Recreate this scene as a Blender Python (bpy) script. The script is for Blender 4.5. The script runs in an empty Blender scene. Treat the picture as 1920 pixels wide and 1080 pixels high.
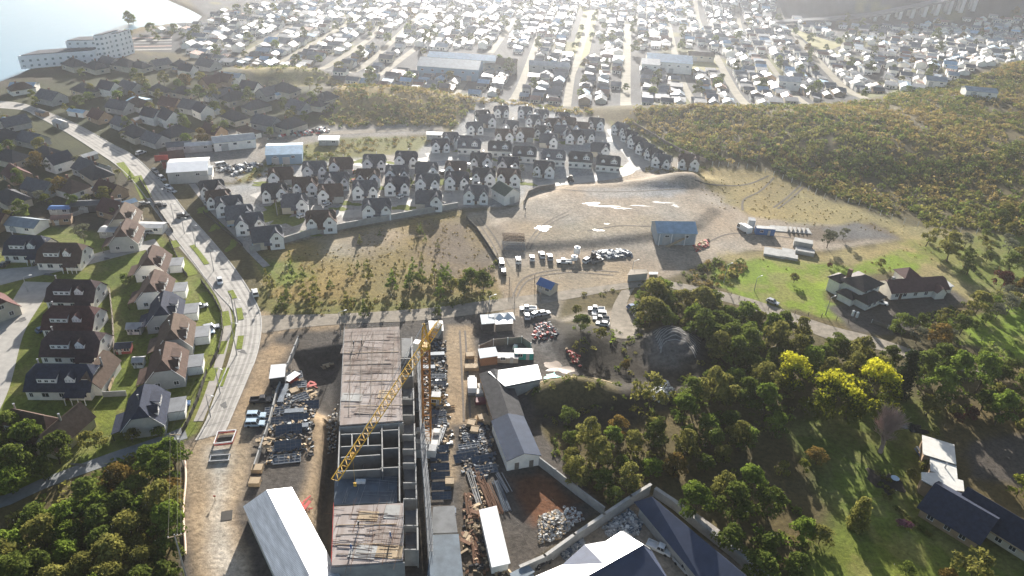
import bpy, bmesh, math, random
import numpy as np
from mathutils import Vector, Matrix
random.seed(7); RNG = np.random.default_rng(11)
S = bpy.context.scene
R = math.radians
# ---------------------------------------------------------------- camera
CAMH, FPX, PITCH, ROLL = 118.0, 1356.0, R(30.5), R(3.0)
FWD = np.array([0, math.cos(PITCH), -math.sin(PITCH)])
_r0 = np.array([1.0, 0, 0]); _u0 = np.array([0, math.sin(PITCH), math.cos(PITCH)])
RGT = math.cos(ROLL)*_r0 + math.sin(ROLL)*_u0
UPV = -math.sin(ROLL)*_r0 + math.cos(ROLL)*_u0
cam = bpy.data.objects.new('camera', bpy.data.cameras.new('camera'))
S.collection.objects.link(cam); S.camera = cam
cam.data.sensor_width = 36; cam.data.lens = 36*FPX/1920
cam.data.clip_start = 1; cam.data.clip_end = 20000
m3 = Matrix((RGT, UPV, -FWD)).transposed()
cam.matrix_world = Matrix.Translation((0, 0, CAMH)) @ m3.to_4x4()
# ---------------------------------------------------------------- light
SUN_EL, SUN_PX = 17.0, 985
d = FWD + (SUN_PX-960)/FPX*RGT + 0.6*UPV
SUN_AZ = math.atan2(d[0], d[1])                      # from +Y towards +X
sd = Vector((math.sin(SUN_AZ)*math.cos(R(SUN_EL)), math.cos(SUN_AZ)*math.cos(R(SUN_EL)), math.sin(R(SUN_EL))))
sun = bpy.data.objects.new('sun', bpy.data.lights.new('sun', 'SUN')); S.collection.objects.link(sun)
sun.data.energy = 5.0; sun.data.angle = R(0.6); sun.data.color = (1, .95, .87)
sun.rotation_euler = sd.to_track_quat('Z', 'Y').to_euler(); sun.location = (0, 0, 300)
Wd = bpy.data.worlds.new('World'); S.world = Wd; Wd.use_nodes = True
nt = Wd.node_tree; sky = nt.nodes.new('ShaderNodeTexSky'); sky.sky_type = 'NISHITA'; sky.sun_disc = False
sky.sun_elevation = R(SUN_EL); sky.sun_rotation = SUN_AZ; sky.air_density = 1.0; sky.dust_density = 1.5
bg = nt.nodes['Background']; bg.inputs[1].default_value = 0.055
nt.links.new(sky.outputs[0], bg.inputs[0])
S.view_settings.view_transform = 'Standard'; S.view_settings.look = 'None'
S.view_settings.exposure = 1.55; S.view_settings.gamma = 1
S.render.engine = 'CYCLES'
cy = S.cycles
cy.use_denoising = True
try: cy.denoiser = 'OPENIMAGEDENOISE'
except Exception: pass
cy.max_bounces = 5; cy.diffuse_bounces = 2; cy.glossy_bounces = 2; cy.transmission_bounces = 2; cy.volume_bounces = 1; cy.transparent_max_bounces = 6
cy.caustics_reflective = False; cy.caustics_refractive = False
# ---------------------------------------------------------------- survey helpers: photograph pixel -> point on the land
def raydir(px, py):
    return FWD + (px-960)/FPX*RGT - (py-540)/FPX*UPV
def P(px, py, z=0.0):
    d = raydir(px, py); t = (z-CAMH)/d[2]
    return np.array([d[0]*t, d[1]*t, z])
def PX(pts, z=0.0):
    return np.array([P(a, b, z)[:2] for a, b in pts])
def to_px(x, y, z=0.0):
    v = np.stack([x, y, z*np.ones_like(x)-CAMH]); w = FWD@v
    return 960+FPX*(RGT@v)/w, 540-FPX*(UPV@v)/w
def _hash(i, j, s):
    n = (i*374761393 + j*668265263 + s*1442695041) & 0xFFFFFFFF
    n = ((n ^ (n >> 13))*1274126177) & 0xFFFFFFFF
    return ((n ^ (n >> 16)) & 0xFFFF)/65535.0
def vnoise(x, y, s=0):
    x = np.asarray(x, float); y = np.asarray(y, float)
    i = np.floor(x).astype(np.int64); j = np.floor(y).astype(np.int64); fx = x-i; fy = y-j
    fx = fx*fx*(3-2*fx); fy = fy*fy*(3-2*fy)
    a = _hash(i, j, s); b = _hash(i+1, j, s); c = _hash(i, j+1, s); e = _hash(i+1, j+1, s)
    return (a*(1-fx)+b*fx)*(1-fy)+(c*(1-fx)+e*fx)*fy
def fbm(x, y, scale, oct=4, s=0):
    t = 0; a = .5; n = 0
    for k in range(oct):
        t = t + a*vnoise(x/scale*2**k, y/scale*2**k, s+k*17); n += a; a *= .55
    return t/n
def sdist(poly, x, y):
    """signed distance to polygon (world), positive inside"""
    x = np.asarray(x, float); y = np.asarray(y, float)
    dmin = np.full(x.shape, 1e18); ins = np.zeros(x.shape, bool)
    n = len(poly)
    for k in range(n):
        ax, ay = poly[k]; bx, by = poly[(k+1) % n]
        ex, ey = bx-ax, by-ay; L = ex*ex+ey*ey+1e-12
        t = np.clip(((x-ax)*ex+(y-ay)*ey)/L, 0, 1)
        dmin = np.minimum(dmin, (x-ax-t*ex)**2+(y-ay-t*ey)**2)
        c = (ay > y) != (by > y)
        ins ^= c & (x < ex*(y-ay)/(ey if abs(ey) > 1e-9 else 1e-9)+ax)
    return np.where(ins, 1, -1)*np.sqrt(dmin)
def sm(t): t = np.clip(t, 0, 1); return t*t*(3-2*t)
# ---------------------------------------------------------------- terrain height
BUMPS = [  # px, py, radius across, radius along view, height
    (1720, 262, 120, 55, 9), (1930, 175, 70, 60, 17), (1800, 215, 60, 30, 6), (1430, 246, 70, 26, 4), (1240, 222, 45, 14, 3),
    (1560, 300, 70, 22, 4), (730, 205, 40, 22, 7), (860, 196, 30, 12, 3), (560, 150, 45, 16, 7), (660, 185, 40, 14, 4),
    (1277, 343, 15, 6, 3.4), (1225, 352, 14, 4, 1.4),
    (1262, 660, 9, 10, 4), (1255, 640, 5, 5, 2.0), (1085, 738, 10, 4.5, 4.5), (1150, 762, 6, 4, 3), (1040, 752, 7, 4, 2.5), (1095, 640, 9, 8, 3.0), (1200, 745, 5, 4, 2.0),
    (1290, 745, 7, 4, 2), (610, 960, 1.8, 17, 1.2)]
_B = [(P(a, b)[0], P(a, b)[1], rx, ry, h) for a, b, rx, ry, h in BUMPS]
PLATS = [  # raised / sunken platforms
    (PX([(948, 470), (925, 425), (985, 378), (1060, 352), (1300, 338), (1345, 395), (1310, 425), (1235, 446), (1100, 462)]), 1.5, 3.5),
    (PX([(560, 668), (640, 655), (640, 765), (612, 780), (560, 735)]), -4.0, 3.0),
    (PX([(616, 782), (640, 770), (636, 840), (622, 960), (614, 1120), (570, 1120), (590, 960), (606, 860)]), -3.6, 2.0)]
SEA = PX([(-900, 420), (-120, 190), (20, 138), (45, 126), (130, 100), (226, 68), (243, 50), (290, 44), (362, 38), (372, 28), (350, 16), (322, 4), (270, -20), (-250, -80), (-1400, -30)])
def H(x, y):
    x = np.asarray(x, float); y = np.asarray(y, float); h = np.zeros(x.shape)
    for bx, by, rx, ry, hh in _B:
        h = h + hh*np.exp(-((x-bx)/rx)**2-((y-by)/ry)**2)
    h = h+.28*np.exp(-((x-_B[12][0])/9)**2-((y-_B[12][1])/10)**2)*np.sin(h*5.2)     # slipped terraces of the dark mound
    for poly, hh, soft in PLATS:
        h = h + hh*sm((sdist(poly, x, y)+soft)/(2*soft))
    # far land: valley side beyond the town rises on the right and far behind
    dist = np.hypot(x, y)
    h = h + 75*sm((y-690-0.0*x)/260)*sm((x-60)/260) + 30*sm((dist-800)/900)*sm((x+320)/300) + 260*sm((dist-1600)/3000)*sm((x+800)/600)
    return h - 3.0*sm((sdist(SEA, x, y)+6)/8)
def G(px, py):
    """point on the land surface seen at a photograph pixel"""
    d = raydir(px, py); z = 0.0
    for _ in range(7):
        t = (z-CAMH)/d[2]; x, y = d[0]*t, d[1]*t
        z = .35*z+.65*float(H(np.array([x]), np.array([y]))[0])
    return np.array([x, y, z])
def hz(x, y): return float(H(np.array([x]), np.array([y]))[0])
# ---------------------------------------------------------------- scene objects
COL = S.collection
def tag(o, label=None, cat=None, group=None, kind=None):
    if label: o['label'] = label
    if cat: o['category'] = cat
    if group: o['group'] = group
    if kind: o['kind'] = kind
    return o
def empty(name, loc, rz=0.0):
    o = bpy.data.objects.new(name, None); COL.objects.link(o); o.location = loc; o.rotation_euler = (0, 0, rz); o.empty_display_size = .5
    return o
def copy_tree(o, parent=None):
    c = o.copy(); COL.objects.link(c)
    if parent is not None: c.parent = parent
    for ch in list(o.children): copy_tree(ch, c)
    return c
class MB:
    """collects shapes and links them as ONE mesh object"""
    def __init__(s): s.v = []; s.f = []; s.m = []
    def add(s, vs, fs, m=0):
        b = len(s.v); s.v += [tuple(map(float, v)) for v in vs]
        s.f += [tuple(b+i for i in f) for f in fs]; s.m += [m]*len(fs); return s
    def box(s, c, d, rz=0.0, m=0, tilt=0.0):
        hx, hy, hz_ = d[0]/2, d[1]/2, d[2]/2; ca, sa = math.cos(rz), math.sin(rz); ct, st = math.cos(tilt), math.sin(tilt)
        vs = []
        for z in (-hz_, hz_):
            for x, y in ((-hx, -hy), (hx, -hy), (hx, hy), (-hx, hy)):
                y2, z2 = y*ct-z*st, y*st+z*ct
                vs.append((c[0]+x*ca-y2*sa, c[1]+x*sa+y2*ca, c[2]+z2))
        return s.add(vs, [(3, 2, 1, 0), (4, 5, 6, 7), (0, 1, 5, 4), (1, 2, 6, 5), (2, 3, 7, 6), (3, 0, 4, 7)], m)
    def prism(s, poly, z0, z1, m=0, mtop=None):
        n = len(poly)
        a = sum(poly[i][0]*poly[(i+1) % n][1]-poly[(i+1) % n][0]*poly[i][1] for i in range(n))
        if a < 0: poly = poly[::-1]
        s.add([(p[0], p[1], z0) for p in poly]+[(p[0], p[1], z1) for p in poly],
              [tuple(range(n-1, -1, -1))]+[(i, (i+1) % n, n+(i+1) % n, n+i) for i in range(n)], m)
        b = len(s.v)-n; s.f.append(tuple(range(b, b+n))); s.m.append(m if mtop is None else mtop)
        return s
    def hexa(s, lo, hi, m=0):
        """solid between quad lo (4 pts, ccw) and quad hi"""
        return s.add(list(lo)+list(hi), [(3, 2, 1, 0), (4, 5, 6, 7), (0, 1, 5, 4), (1, 2, 6, 5), (2, 3, 7, 6), (3, 0, 4, 7)], m)
    def slab(s, pts, th, m=0):
        """a planar polygon given thickness downwards along its normal"""
        p = [np.array(q, float) for q in pts]; n = np.cross(p[1]-p[0], p[2]-p[0]); n /= np.linalg.norm(n)
        if n[2] < 0: p = p[::-1]; n = -n
        k = len(p); lo = [q-n*th for q in p]
        return s.add(p+lo, [tuple(range(k)), tuple(range(2*k-1, k-1, -1))]+[(i, k+i, k+(i+1) % k, (i+1) % k) for i in range(k)], m)
    def tube(s, a, b, r, n=6, m=0, r2=None):
        a = Vector(a); b = Vector(b); dd = b-a
        if dd.length < 1e-6: return s
        q = dd.to_track_quat('Z', 'Y'); r2 = r if r2 is None else r2; vs = []
        for k in range(n):
            w = q @ Vector((math.cos(2*math.pi*k/n), math.sin(2*math.pi*k/n), 0)); vs.append(a+w*r)
        for k in range(n):
            w = q @ Vector((math.cos(2*math.pi*k/n), math.sin(2*math.pi*k/n), 0)); vs.append(b+w*r2)
        return s.add(vs, [(k, (k+1) % n, n+(k+1) % n, n+k) for k in range(n)]+[tuple(range(n-1, -1, -1)), tuple(range(n, 2*n))], m)
    def mesh(s, name, mats):
        me = bpy.data.meshes.new(name); me.from_pydata(s.v, [], s.f)
        for k in (mats if isinstance(mats, (list, tuple)) else [mats]): me.materials.append(k)
        if any(s.m): me.polygons.foreach_set('material_index', s.m)
        me.update(); return me
    def build(s, name, mats, parent=None, loc=None, rz=None):
        o = bpy.data.objects.new(name, s.mesh(name, mats)); COL.objects.link(o)
        if parent is not None: o.parent = parent
        if loc is not None: o.location = loc
        if rz is not None: o.rotation_euler = (0, 0, rz)
        return o
def np_mesh(name, v, quads, mats, mi=None, cols=None):
    """fast mesh from arrays; cols: per-face colour attribute 'tint'"""
    me = bpy.data.meshes.new(name); nv, nf, k = len(v), len(quads), quads.shape[1]
    me.vertices.add(nv); me.vertices.foreach_set('co', np.asarray(v, np.float32).ravel())
    me.loops.add(nf*k); me.loops.foreach_set('vertex_index', np.asarray(quads, np.int32).ravel())
    me.polygons.add(nf); me.polygons.foreach_set('loop_start', np.arange(0, nf*k, k, dtype=np.int32))
    for mm in mats: me.materials.append(mm)
    if mi is not None: me.polygons.foreach_set('material_index', np.asarray(mi, np.int32))
    if cols is not None:
        at = me.attributes.new('tint', 'FLOAT', 'FACE'); at.data.foreach_set('value', np.asarray(cols, np.float32))
    me.update(calc_edges=True); me.validate(); return me
# ---------------------------------------------------------------- materials
def L(c): return (c[0], c[1], c[2], 1.0)
def mat(name, col, rough=.8, metal=0.0, vary=.25, scale=1.0, spec=.3, bump=0.0, col2=None, stretch=None, wave=None, objvar=0.0):
    m = bpy.data.materials.new(name); m.use_nodes = True; nt = m.node_tree; b = nt.nodes['Principled BSDF']
    b.inputs['Roughness'].default_value = rough; b.inputs['Metallic'].default_value = metal; b.inputs['Specular IOR Level'].default_value = spec
    tc = nt.nodes.new('ShaderNodeTexCoord'); src = tc.outputs['Object']
    if stretch:
        mp = nt.nodes.new('ShaderNodeMapping'); mp.inputs['Scale'].default_value = stretch; nt.links.new(src, mp.inputs[0]); src = mp.outputs[0]
    no = nt.nodes.new('ShaderNodeTexNoise'); no.inputs['Scale'].default_value = scale; no.inputs['Detail'].default_value = 6; no.inputs['Roughness'].default_value = .65
    nt.links.new(src, no.inputs['Vector'])
    mr = nt.nodes.new('ShaderNodeMapRange'); mr.inputs[1].default_value = .3; mr.inputs[2].default_value = .7; nt.links.new(no.outputs[0], mr.inputs[0])
    mx = nt.nodes.new('ShaderNodeMix'); mx.data_type = 'RGBA'
    c2 = col2 if col2 else tuple(min(1, c*(1+vary)) for c in col); c1 = col if col2 else tuple(c*(1-vary) for c in col)
    mx.inputs[6].default_value = L(c1); mx.inputs[7].default_value = L(c2); nt.links.new(mr.outputs[0], mx.inputs[0]); out = mx.outputs[2]
    if objvar:
        oi = nt.nodes.new('ShaderNodeObjectInfo'); m2 = nt.nodes.new('ShaderNodeMapRange'); m2.inputs[3].default_value = 1-objvar; m2.inputs[4].default_value = 1+objvar
        nt.links.new(oi.outputs['Random'], m2.inputs[0]); vm = nt.nodes.new('ShaderNodeVectorMath'); vm.operation = 'SCALE'
        nt.links.new(out, vm.inputs[0]); nt.links.new(m2.outputs[0], vm.inputs['Scale']); out = vm.outputs[0]
    h = no.outputs[0]
    if wave:   # corrugation / boards: (axis, scale, strength of the colour groove)
        wv = nt.nodes.new('ShaderNodeTexWave'); wv.bands_direction = wave[0]; wv.inputs['Scale'].default_value = wave[1]; wv.inputs['Distortion'].default_value = 0
        nt.links.new(tc.outputs['Object'], wv.inputs['Vector'])
        m3_ = nt.nodes.new('ShaderNodeMapRange'); m3_.inputs[3].default_value = 1-wave[2]; m3_.inputs[4].default_value = 1.0; nt.links.new(wv.outputs[1], m3_.inputs[0])
        vm = nt.nodes.new('ShaderNodeVectorMath'); vm.operation = 'SCALE'; nt.links.new(out, vm.inputs[0]); nt.links.new(m3_.outputs[0], vm.inputs['Scale']); out = vm.outputs[0]
    nt.links.new(out, b.inputs['Base Color'])
    if bump:
        bp = nt.nodes.new('ShaderNodeBump'); bp.inputs['Strength'].default_value = bump; bp.inputs['Distance'].default_value = .15
        nt.links.new(h, bp.inputs['Height']); nt.links.new(bp.outputs[0], b.inputs['Normal'])
    return m
# ================================================================ the land: one sheet to the horizon
BOUND = [(-200, 215), (0, 168), (60, 128), (150, 112), (230, 95), (330, 98), (430, 125), (560, 137), (640, 165), (720, 175), (860, 190), (940, 190), (1060, 205), (1200, 213), (1420, 222), (1560, 207), (1640, 200), (1760, 180), (1860, 163), (1935, 120), (2400, 20)]
TOWN = PX(BOUND+[(2400, -60), (300, -60), (380, 30), (230, 70), (60, 120)])
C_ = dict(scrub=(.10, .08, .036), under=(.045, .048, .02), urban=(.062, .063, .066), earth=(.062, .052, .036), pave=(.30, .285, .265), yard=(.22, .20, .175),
          dry=(.20, .150, .055), tan=(.265, .215, .15), dirt=(.30, .225, .145), gravel=(.275, .228, .175), mud=(.085, .075, .066), lawn=(.13, .155, .026), lush=(.155, .215, .018),
          straw=(.25, .20, .085), dark=(.05, .042, .032), shale=(.12, .11, .10), wet=(.13, .10, .07), garden=(.10, .125, .022), slab=(.27, .26, .245), pale=(.42, .385, .33), olive=(.145, .14, .042), red=(.16, .075, .04))
ZONES = [  # colour, pixel outline, soft edge (m), ragged edge (m)
    ('earth', [(-500, 400), (-300, 200), (0, 150), (230, 95), (430, 125), (560, 137), (660, 170), (630, 245), (500, 262), (300, 300), (250, 360), (230, 460), (-500, 520)], 3, 6),
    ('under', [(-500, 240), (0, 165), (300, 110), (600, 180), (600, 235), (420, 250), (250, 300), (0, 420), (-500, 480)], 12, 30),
    ('straw', [(440, 128), (560, 140), (640, 165), (560, 170), (470, 150)], 3, 4),
    ('dry', [(640, 170), (760, 176), (880, 195), (840, 245), (620, 245)], 4, 6),
    ('yard', [(300, 290), (420, 245), (560, 240), (640, 235), (830, 240), (830, 252), (640, 262), (520, 310), (440, 340), (380, 350), (330, 340)], 2, 3),
    ('olive', [(560, 275), (640, 258), (820, 258), (830, 285), (560, 315), (450, 340), (470, 315)], 2, 3),
    ('pave', [(380, 350), (470, 345), (500, 315), (780, 285), (800, 270), (850, 250), (900, 195), (960, 195), (1120, 230), (1240, 300), (1330, 305), (1200, 335), (1080, 345), (1000, 355), (975, 385), (850, 392), (660, 425), (470, 470), (440, 440), (390, 380)], 1.5, 1),
    ('olive', [(1240, 300), (1200, 300), (1150, 255), (1140, 235), (1240, 275), (1330, 300)], 1, 1),
    ('dry', [(470, 480), (600, 445), (850, 395), (885, 405), (935, 480), (945, 560), (800, 585), (560, 600), (510, 585), (480, 520)], 1, 1.5),
    ('tan', [(600, 450), (740, 415), (760, 440), (700, 480), (600, 475)], 6, 5),
    ('wet', [(810, 420), (880, 410), (930, 490), (900, 530), (800, 500)], 8, 9),
    ('lawn', [(490, 495), (560, 480), (580, 520), (510, 540)], 3, 6),
    ('olive', [(490, 540), (540, 570), (800, 560), (945, 550), (945, 570), (800, 588), (540, 605), (500, 590)], 4, 5),
    ('gravel', [(872, 400), (985, 385), (985, 355), (1080, 345), (1180, 322), (1330, 330), (1400, 400), (1500, 415), (1640, 420), (1690, 448), (1560, 470), (1400, 470), (1330, 490), (1250, 520), (1180, 530), (1060, 550), (1040, 610), (1100, 600), (1190, 560), (1205, 640), (1150, 645), (1130, 575), (1050, 600), (940, 605), (940, 500)], 1.5, 1.5),
    ('tan', [(880, 405), (905, 402), (960, 500), (955, 560), (938, 545), (925, 475)], 1.5, 1.5),
    ('tan', [(950, 500), (1160, 490), (1240, 515), (1060, 548), (1030, 575), (950, 570)], 3, 3),
    ('tan', [(960, 420), (1080, 425), (1230, 410), (1230, 440), (1100, 455), (970, 462)], 4, 5),
    ('slab', [(1090, 358), (1280, 356), (1290, 372), (1100, 378)], 3, 4),
    ('straw', [(1290, 330), (1340, 318), (1440, 328), (1560, 380), (1700, 420), (1840, 440), (1800, 470), (1700, 455), (1660, 430), (1480, 420), (1400, 402), (1330, 360)], 2, 4),
    ('straw', [(1330, 480), (1440, 470), (1500, 480), (1690, 455), (1740, 440), (1900, 450), (2100, 470), (2100, 560), (1840, 580), (1740, 520), (1560, 500), (1420, 500)], 3, 5),
    ('wet', [(1490, 425), (1640, 418), (1690, 448), (1560, 455), (1480, 445)], 2, 3),
    ('shale', [(1540, 428), (1610, 418), (1680, 446), (1570, 450)], 1.5, 1.5),
    ('lush', [(1345, 505), (1420, 482), (1480, 492), (1600, 500), (1690, 470), (1750, 480), (1720, 510), (1560, 520), (1550, 560), (1600, 590), (1600, 610), (1520, 590), (1400, 560), (1330, 530)], 1.5, 2.5),
    ('mud', [(1550, 575), (1640, 560), (1790, 545), (1815, 565), (1740, 600), (1690, 630), (1600, 625)], 1.5, 1),
    ('lush', [(1790, 610), (1860, 580), (2100, 500), (2100, 700), (1870, 665), (1800, 640)], 2, 3),
    ('lawn', [(1700, 460), (1800, 450), (2100, 420), (2100, 520), (1850, 555), (1800, 530), (1760, 500)], 5, 8),
    ('garden', [(1480, 800), (1560, 770), (1700, 740), (1760, 770), (1740, 900), (1800, 1000), (2100, 1100), (2100, 1300), (1380, 1300), (1480, 1080), (1560, 960)], 3, 3),
    ('lawn', [(1560, 900), (1660, 880), (1740, 980), (1760, 1100), (1760, 1300), (1560, 1300), (1590, 1000)], 5, 3),
    ('mud', [(1800, 840), (1850, 815), (2200, 800), (2200, 960), (1900, 910), (1820, 900)], 2, 2),
    # left residential blocks
    ('lawn', [(-400, 560), (0, 480), (60, 400), (200, 400), (300, 440), (440, 580), (440, 620), (370, 810), (330, 830), (100, 900), (-400, 1060)], 1.5, 1.5),
    ('earth', [(-400, 420), (0, 400), (230, 370), (300, 420), (200, 440), (100, 425), (-100, 470), (-400, 530)], 2, 3),
    ('garden', [(190, 520), (250, 510), (240, 640), (230, 740), (130, 800), (180, 650)], 1, 1),
    # construction ground
    ('mud', [(345, 830), (400, 800), (475, 640), (500, 610), (640, 600), (900, 585), (1040, 600), (1110, 700), (1000, 790), (1130, 960), (980, 1070), (960, 1400), (330, 1400), (335, 1000)], 1, 1),
    ('dirt', [(345, 840), (400, 805), (470, 800), (470, 900), (440, 960), (470, 1080), (520, 1300), (380, 1300), (370, 1080), (345, 960)], 2, 1.5),
    ('dirt', [(480, 660), (430, 800), (470, 800), (520, 690), (545, 650), (510, 640)], 2, 2),
    ('pale', [(400, 840), (425, 840), (420, 960), (455, 1080), (480, 1300), (430, 1300), (395, 1000)], 3, 1.5),
    ('dirt', [(838, 610), (885, 610), (895, 690), (905, 790), (850, 800), (858, 900), (840, 905), (828, 820), (835, 700)], 1.2, 1.2),
    ('dirt', [(585, 760), (610, 760), (610, 850), (590, 1000), (560, 960), (575, 860)], 1.5, 1.5),
    ('wet', [(870, 880), (910, 890), (950, 1080), (960, 1300), (870, 1300), (865, 990)], 2, 2),
    ('red', [(960, 900), (1010, 880), (1080, 940), (1050, 960), (1000, 990), (975, 940)], 2, 2),
    ('shale', [(960, 640), (1010, 620), (1060, 680), (1100, 705), (1060, 712), (1010, 660)], 1.5, 1.5),
    ('dark', [(1020, 600), (1120, 620), (1210, 630), (1330, 640), (1320, 740), (1180, 800), (1000, 800), (990, 730), (1090, 700)], 2, 2),
    ('shale', [(1210, 640), (1250, 622), (1310, 640), (1312, 668), (1270, 700), (1215, 690)], 3, 2),
    ('scrub', [(1000, 735), (1050, 708), (1150, 720), (1160, 760), (1100, 780), (1000, 770)], 2, 2),
    ('dark', [(622, 785), (640, 785), (634, 900), (618, 1100), (575, 1100), (596, 950)], 1.5, 1),  # trench beside the block, its shade put into the ground colour
    ('dirt', [(485, 585), (510, 590), (640, 598), (640, 615), (560, 620), (500, 640), (478, 660)], 2, 2),
    ('gravel', [(985, 1068), (1215, 925), (1300, 1000), (1440, 1090), (1440, 1300), (960, 1300)], .6, .3),
]
def land():
    vs = np.concatenate([np.linspace(1500, 0, 380), np.linspace(-4, -235, 70), -262+27*np.geomspace(.9, .03, 26)])
    us = np.linspace(-1500, 1500, 700)
    rows = []
    pit, f = PITCH, FPX
    cp, sp = math.cos(pit), math.sin(pit)
    pts = []
    for v in vs:
        y2 = (v-540)/f
        dy = cp-y2*sp; dz = -sp-y2*cp
        if dz > -.008: dz = -.008
        t = -CAMH/dz; w = max(1.0, 1.0)
        pts.append(np.stack([us/f*t*1.0, np.full_like(us, dy*t)], 1))
    A = np.array(pts); nr, nc = A.shape[:2]
    x = A[..., 0].ravel(); y = A[..., 1].ravel()
    z = H(x, y)
    near = np.exp(-np.hypot(x, y)/900)
    col = np.tile(np.array(C_['scrub']), (len(x), 1))
    n1 = fbm(x, y, 14, 4, 3); n2 = fbm(x, y, 3.2, 3, 9); n3 = fbm(x, y, 45, 3, 5)
    rag = (fbm(x, y, 7, 4, 21)-.5)*2
    # town ground: plots, gardens and yards
    s = sdist(TOWN, x, y); w = sm(s/8+.5)[:, None]
    tw = np.array(C_['urban'])*(.7+.6*n1[:, None])
    g = sm((fbm(x, y, 30, 3, 77)-.60)*9)[:, None]; tw = tw*(1-g*.8)+np.array(C_['olive'])*g*.8
    col = col*(1-w)+tw*w
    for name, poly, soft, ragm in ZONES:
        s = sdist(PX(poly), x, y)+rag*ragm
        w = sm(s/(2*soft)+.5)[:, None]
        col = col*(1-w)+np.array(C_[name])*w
    # puddled, worn and grown patches (albedo only)
    col *= (.74+.52*n1)[:, None]*(.80+.40*n2)[:, None]*(.85+.3*n3)[:, None]
    gr = sm((fbm(x, y, 9, 4, 55)-.56)*10)[:, None]*sm((220-np.hypot(x, y-180))/90+.2)[:, None]
    lw = sm((col[:, 1]-col[:, 0])*30)*sm((fbm(x, y, 6, 4, 131)-.5)*7)*.55       # worn and dry patches in the lawns
    col = col*(1-lw[:, None])+np.array([.21, .18, .07])*lw[:, None]
    hue = (fbm(x, y, 20, 3, 91)-.5)[:, None]
    col *= 1+hue*np.array([.25, .02, -.25])
    idx = np.arange(nr*nc).reshape(nr, nc)
    q = np.stack([idx[:-1, :-1], idx[:-1, 1:], idx[1:, 1:], idx[1:, :-1]], -1).reshape(-1, 4)
    m = bpy.data.materials.new('land'); m.use_nodes = True; nt = m.node_tree; b = nt.nodes['Principled BSDF']
    b.inputs['Roughness'].default_value = .95; b.inputs['Specular IOR Level'].default_value = .12
    at = nt.nodes.new('ShaderNodeAttribute'); at.attribute_name = 'soil'
    tc = nt.nodes.new('ShaderNodeTexCoord')
    no = nt.nodes.new('ShaderNodeTexNoise'); no.inputs['Scale'].default_value = .9; no.inputs['Detail'].default_value = 8; no.inputs['Roughness'].default_value = .75
    nt.links.new(tc.outputs['Object'], no.inputs['Vector'])
    mr = nt.nodes.new('ShaderNodeMapRange'); mr.inputs[1].default_value = .32; mr.inputs[2].default_value = .68; mr.inputs[3].default_value = .55; mr.inputs[4].default_value = 1.45
    nt.links.new(no.outputs[0], mr.inputs[0])
    vm = nt.nodes.new('ShaderNodeVectorMath'); vm.operation = 'SCALE'; nt.links.new(at.outputs['Color'], vm.inputs[0]); nt.links.new(mr.outputs[0], vm.inputs['Scale'])
    nt.links.new(vm.outputs[0], b.inputs['Base Color'])
    bp = nt.nodes.new('ShaderNodeBump'); bp.inputs['Strength'].default_value = .8; bp.inputs['Distance'].default_value = .25
    nt.links.new(no.outputs[0], bp.inputs['Height']); nt.links.new(bp.outputs[0], b.inputs['Normal'])
    me = np_mesh('ground', np.stack([x, y, z], 1), q[:, ::-1], [m])
    if me.polygons[5].normal.z < 0: me.flip_normals()
    ca = me.attributes.new('soil', 'FLOAT_COLOR', 'POINT'); ca.data.foreach_set('color', np.concatenate([col, np.ones((len(x), 1))], 1).astype(np.float32).ravel())
    me.polygons.foreach_set('use_smooth', np.ones(len(q), bool))
    o = bpy.data.objects.new('ground', me); COL.objects.link(o); tag(o, kind='structure')
land()
# ---------------------------------------------------------------- water
def water():
    m = bpy.data.materials.new('water'); m.use_nodes = True; nt = m.node_tree; b = nt.nodes['Principled BSDF']
    b.inputs['Base Color'].default_value = (.16, .27, .35, 1); b.inputs['Roughness'].default_value = .22; b.inputs['Specular IOR Level'].default_value = .3
    tc = nt.nodes.new('ShaderNodeTexCoord'); no = nt.nodes.new('ShaderNodeTexNoise'); no.inputs['Scale'].default_value = .12; no.inputs['Detail'].default_value = 6
    nt.links.new(tc.outputs['Object'], no.inputs['Vector']); bp = nt.nodes.new('ShaderNodeBump'); bp.inputs['Strength'].default_value = .12; bp.inputs['Distance'].default_value = 1
    nt.links.new(no.outputs[0], bp.inputs['Height']); nt.links.new(bp.outputs[0], b.inputs['Normal'])
    mb = MB(); poly = [(-5000, 150), (-380, 100), (-150, 420), (100, 800), (100, 9000), (-5000, 9000)]
    mb.add([(a, c, -1.2) for a, c in poly], [tuple(range(len(poly)))])
    tag(mb.build('water', m), kind='structure')
water()
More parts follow.
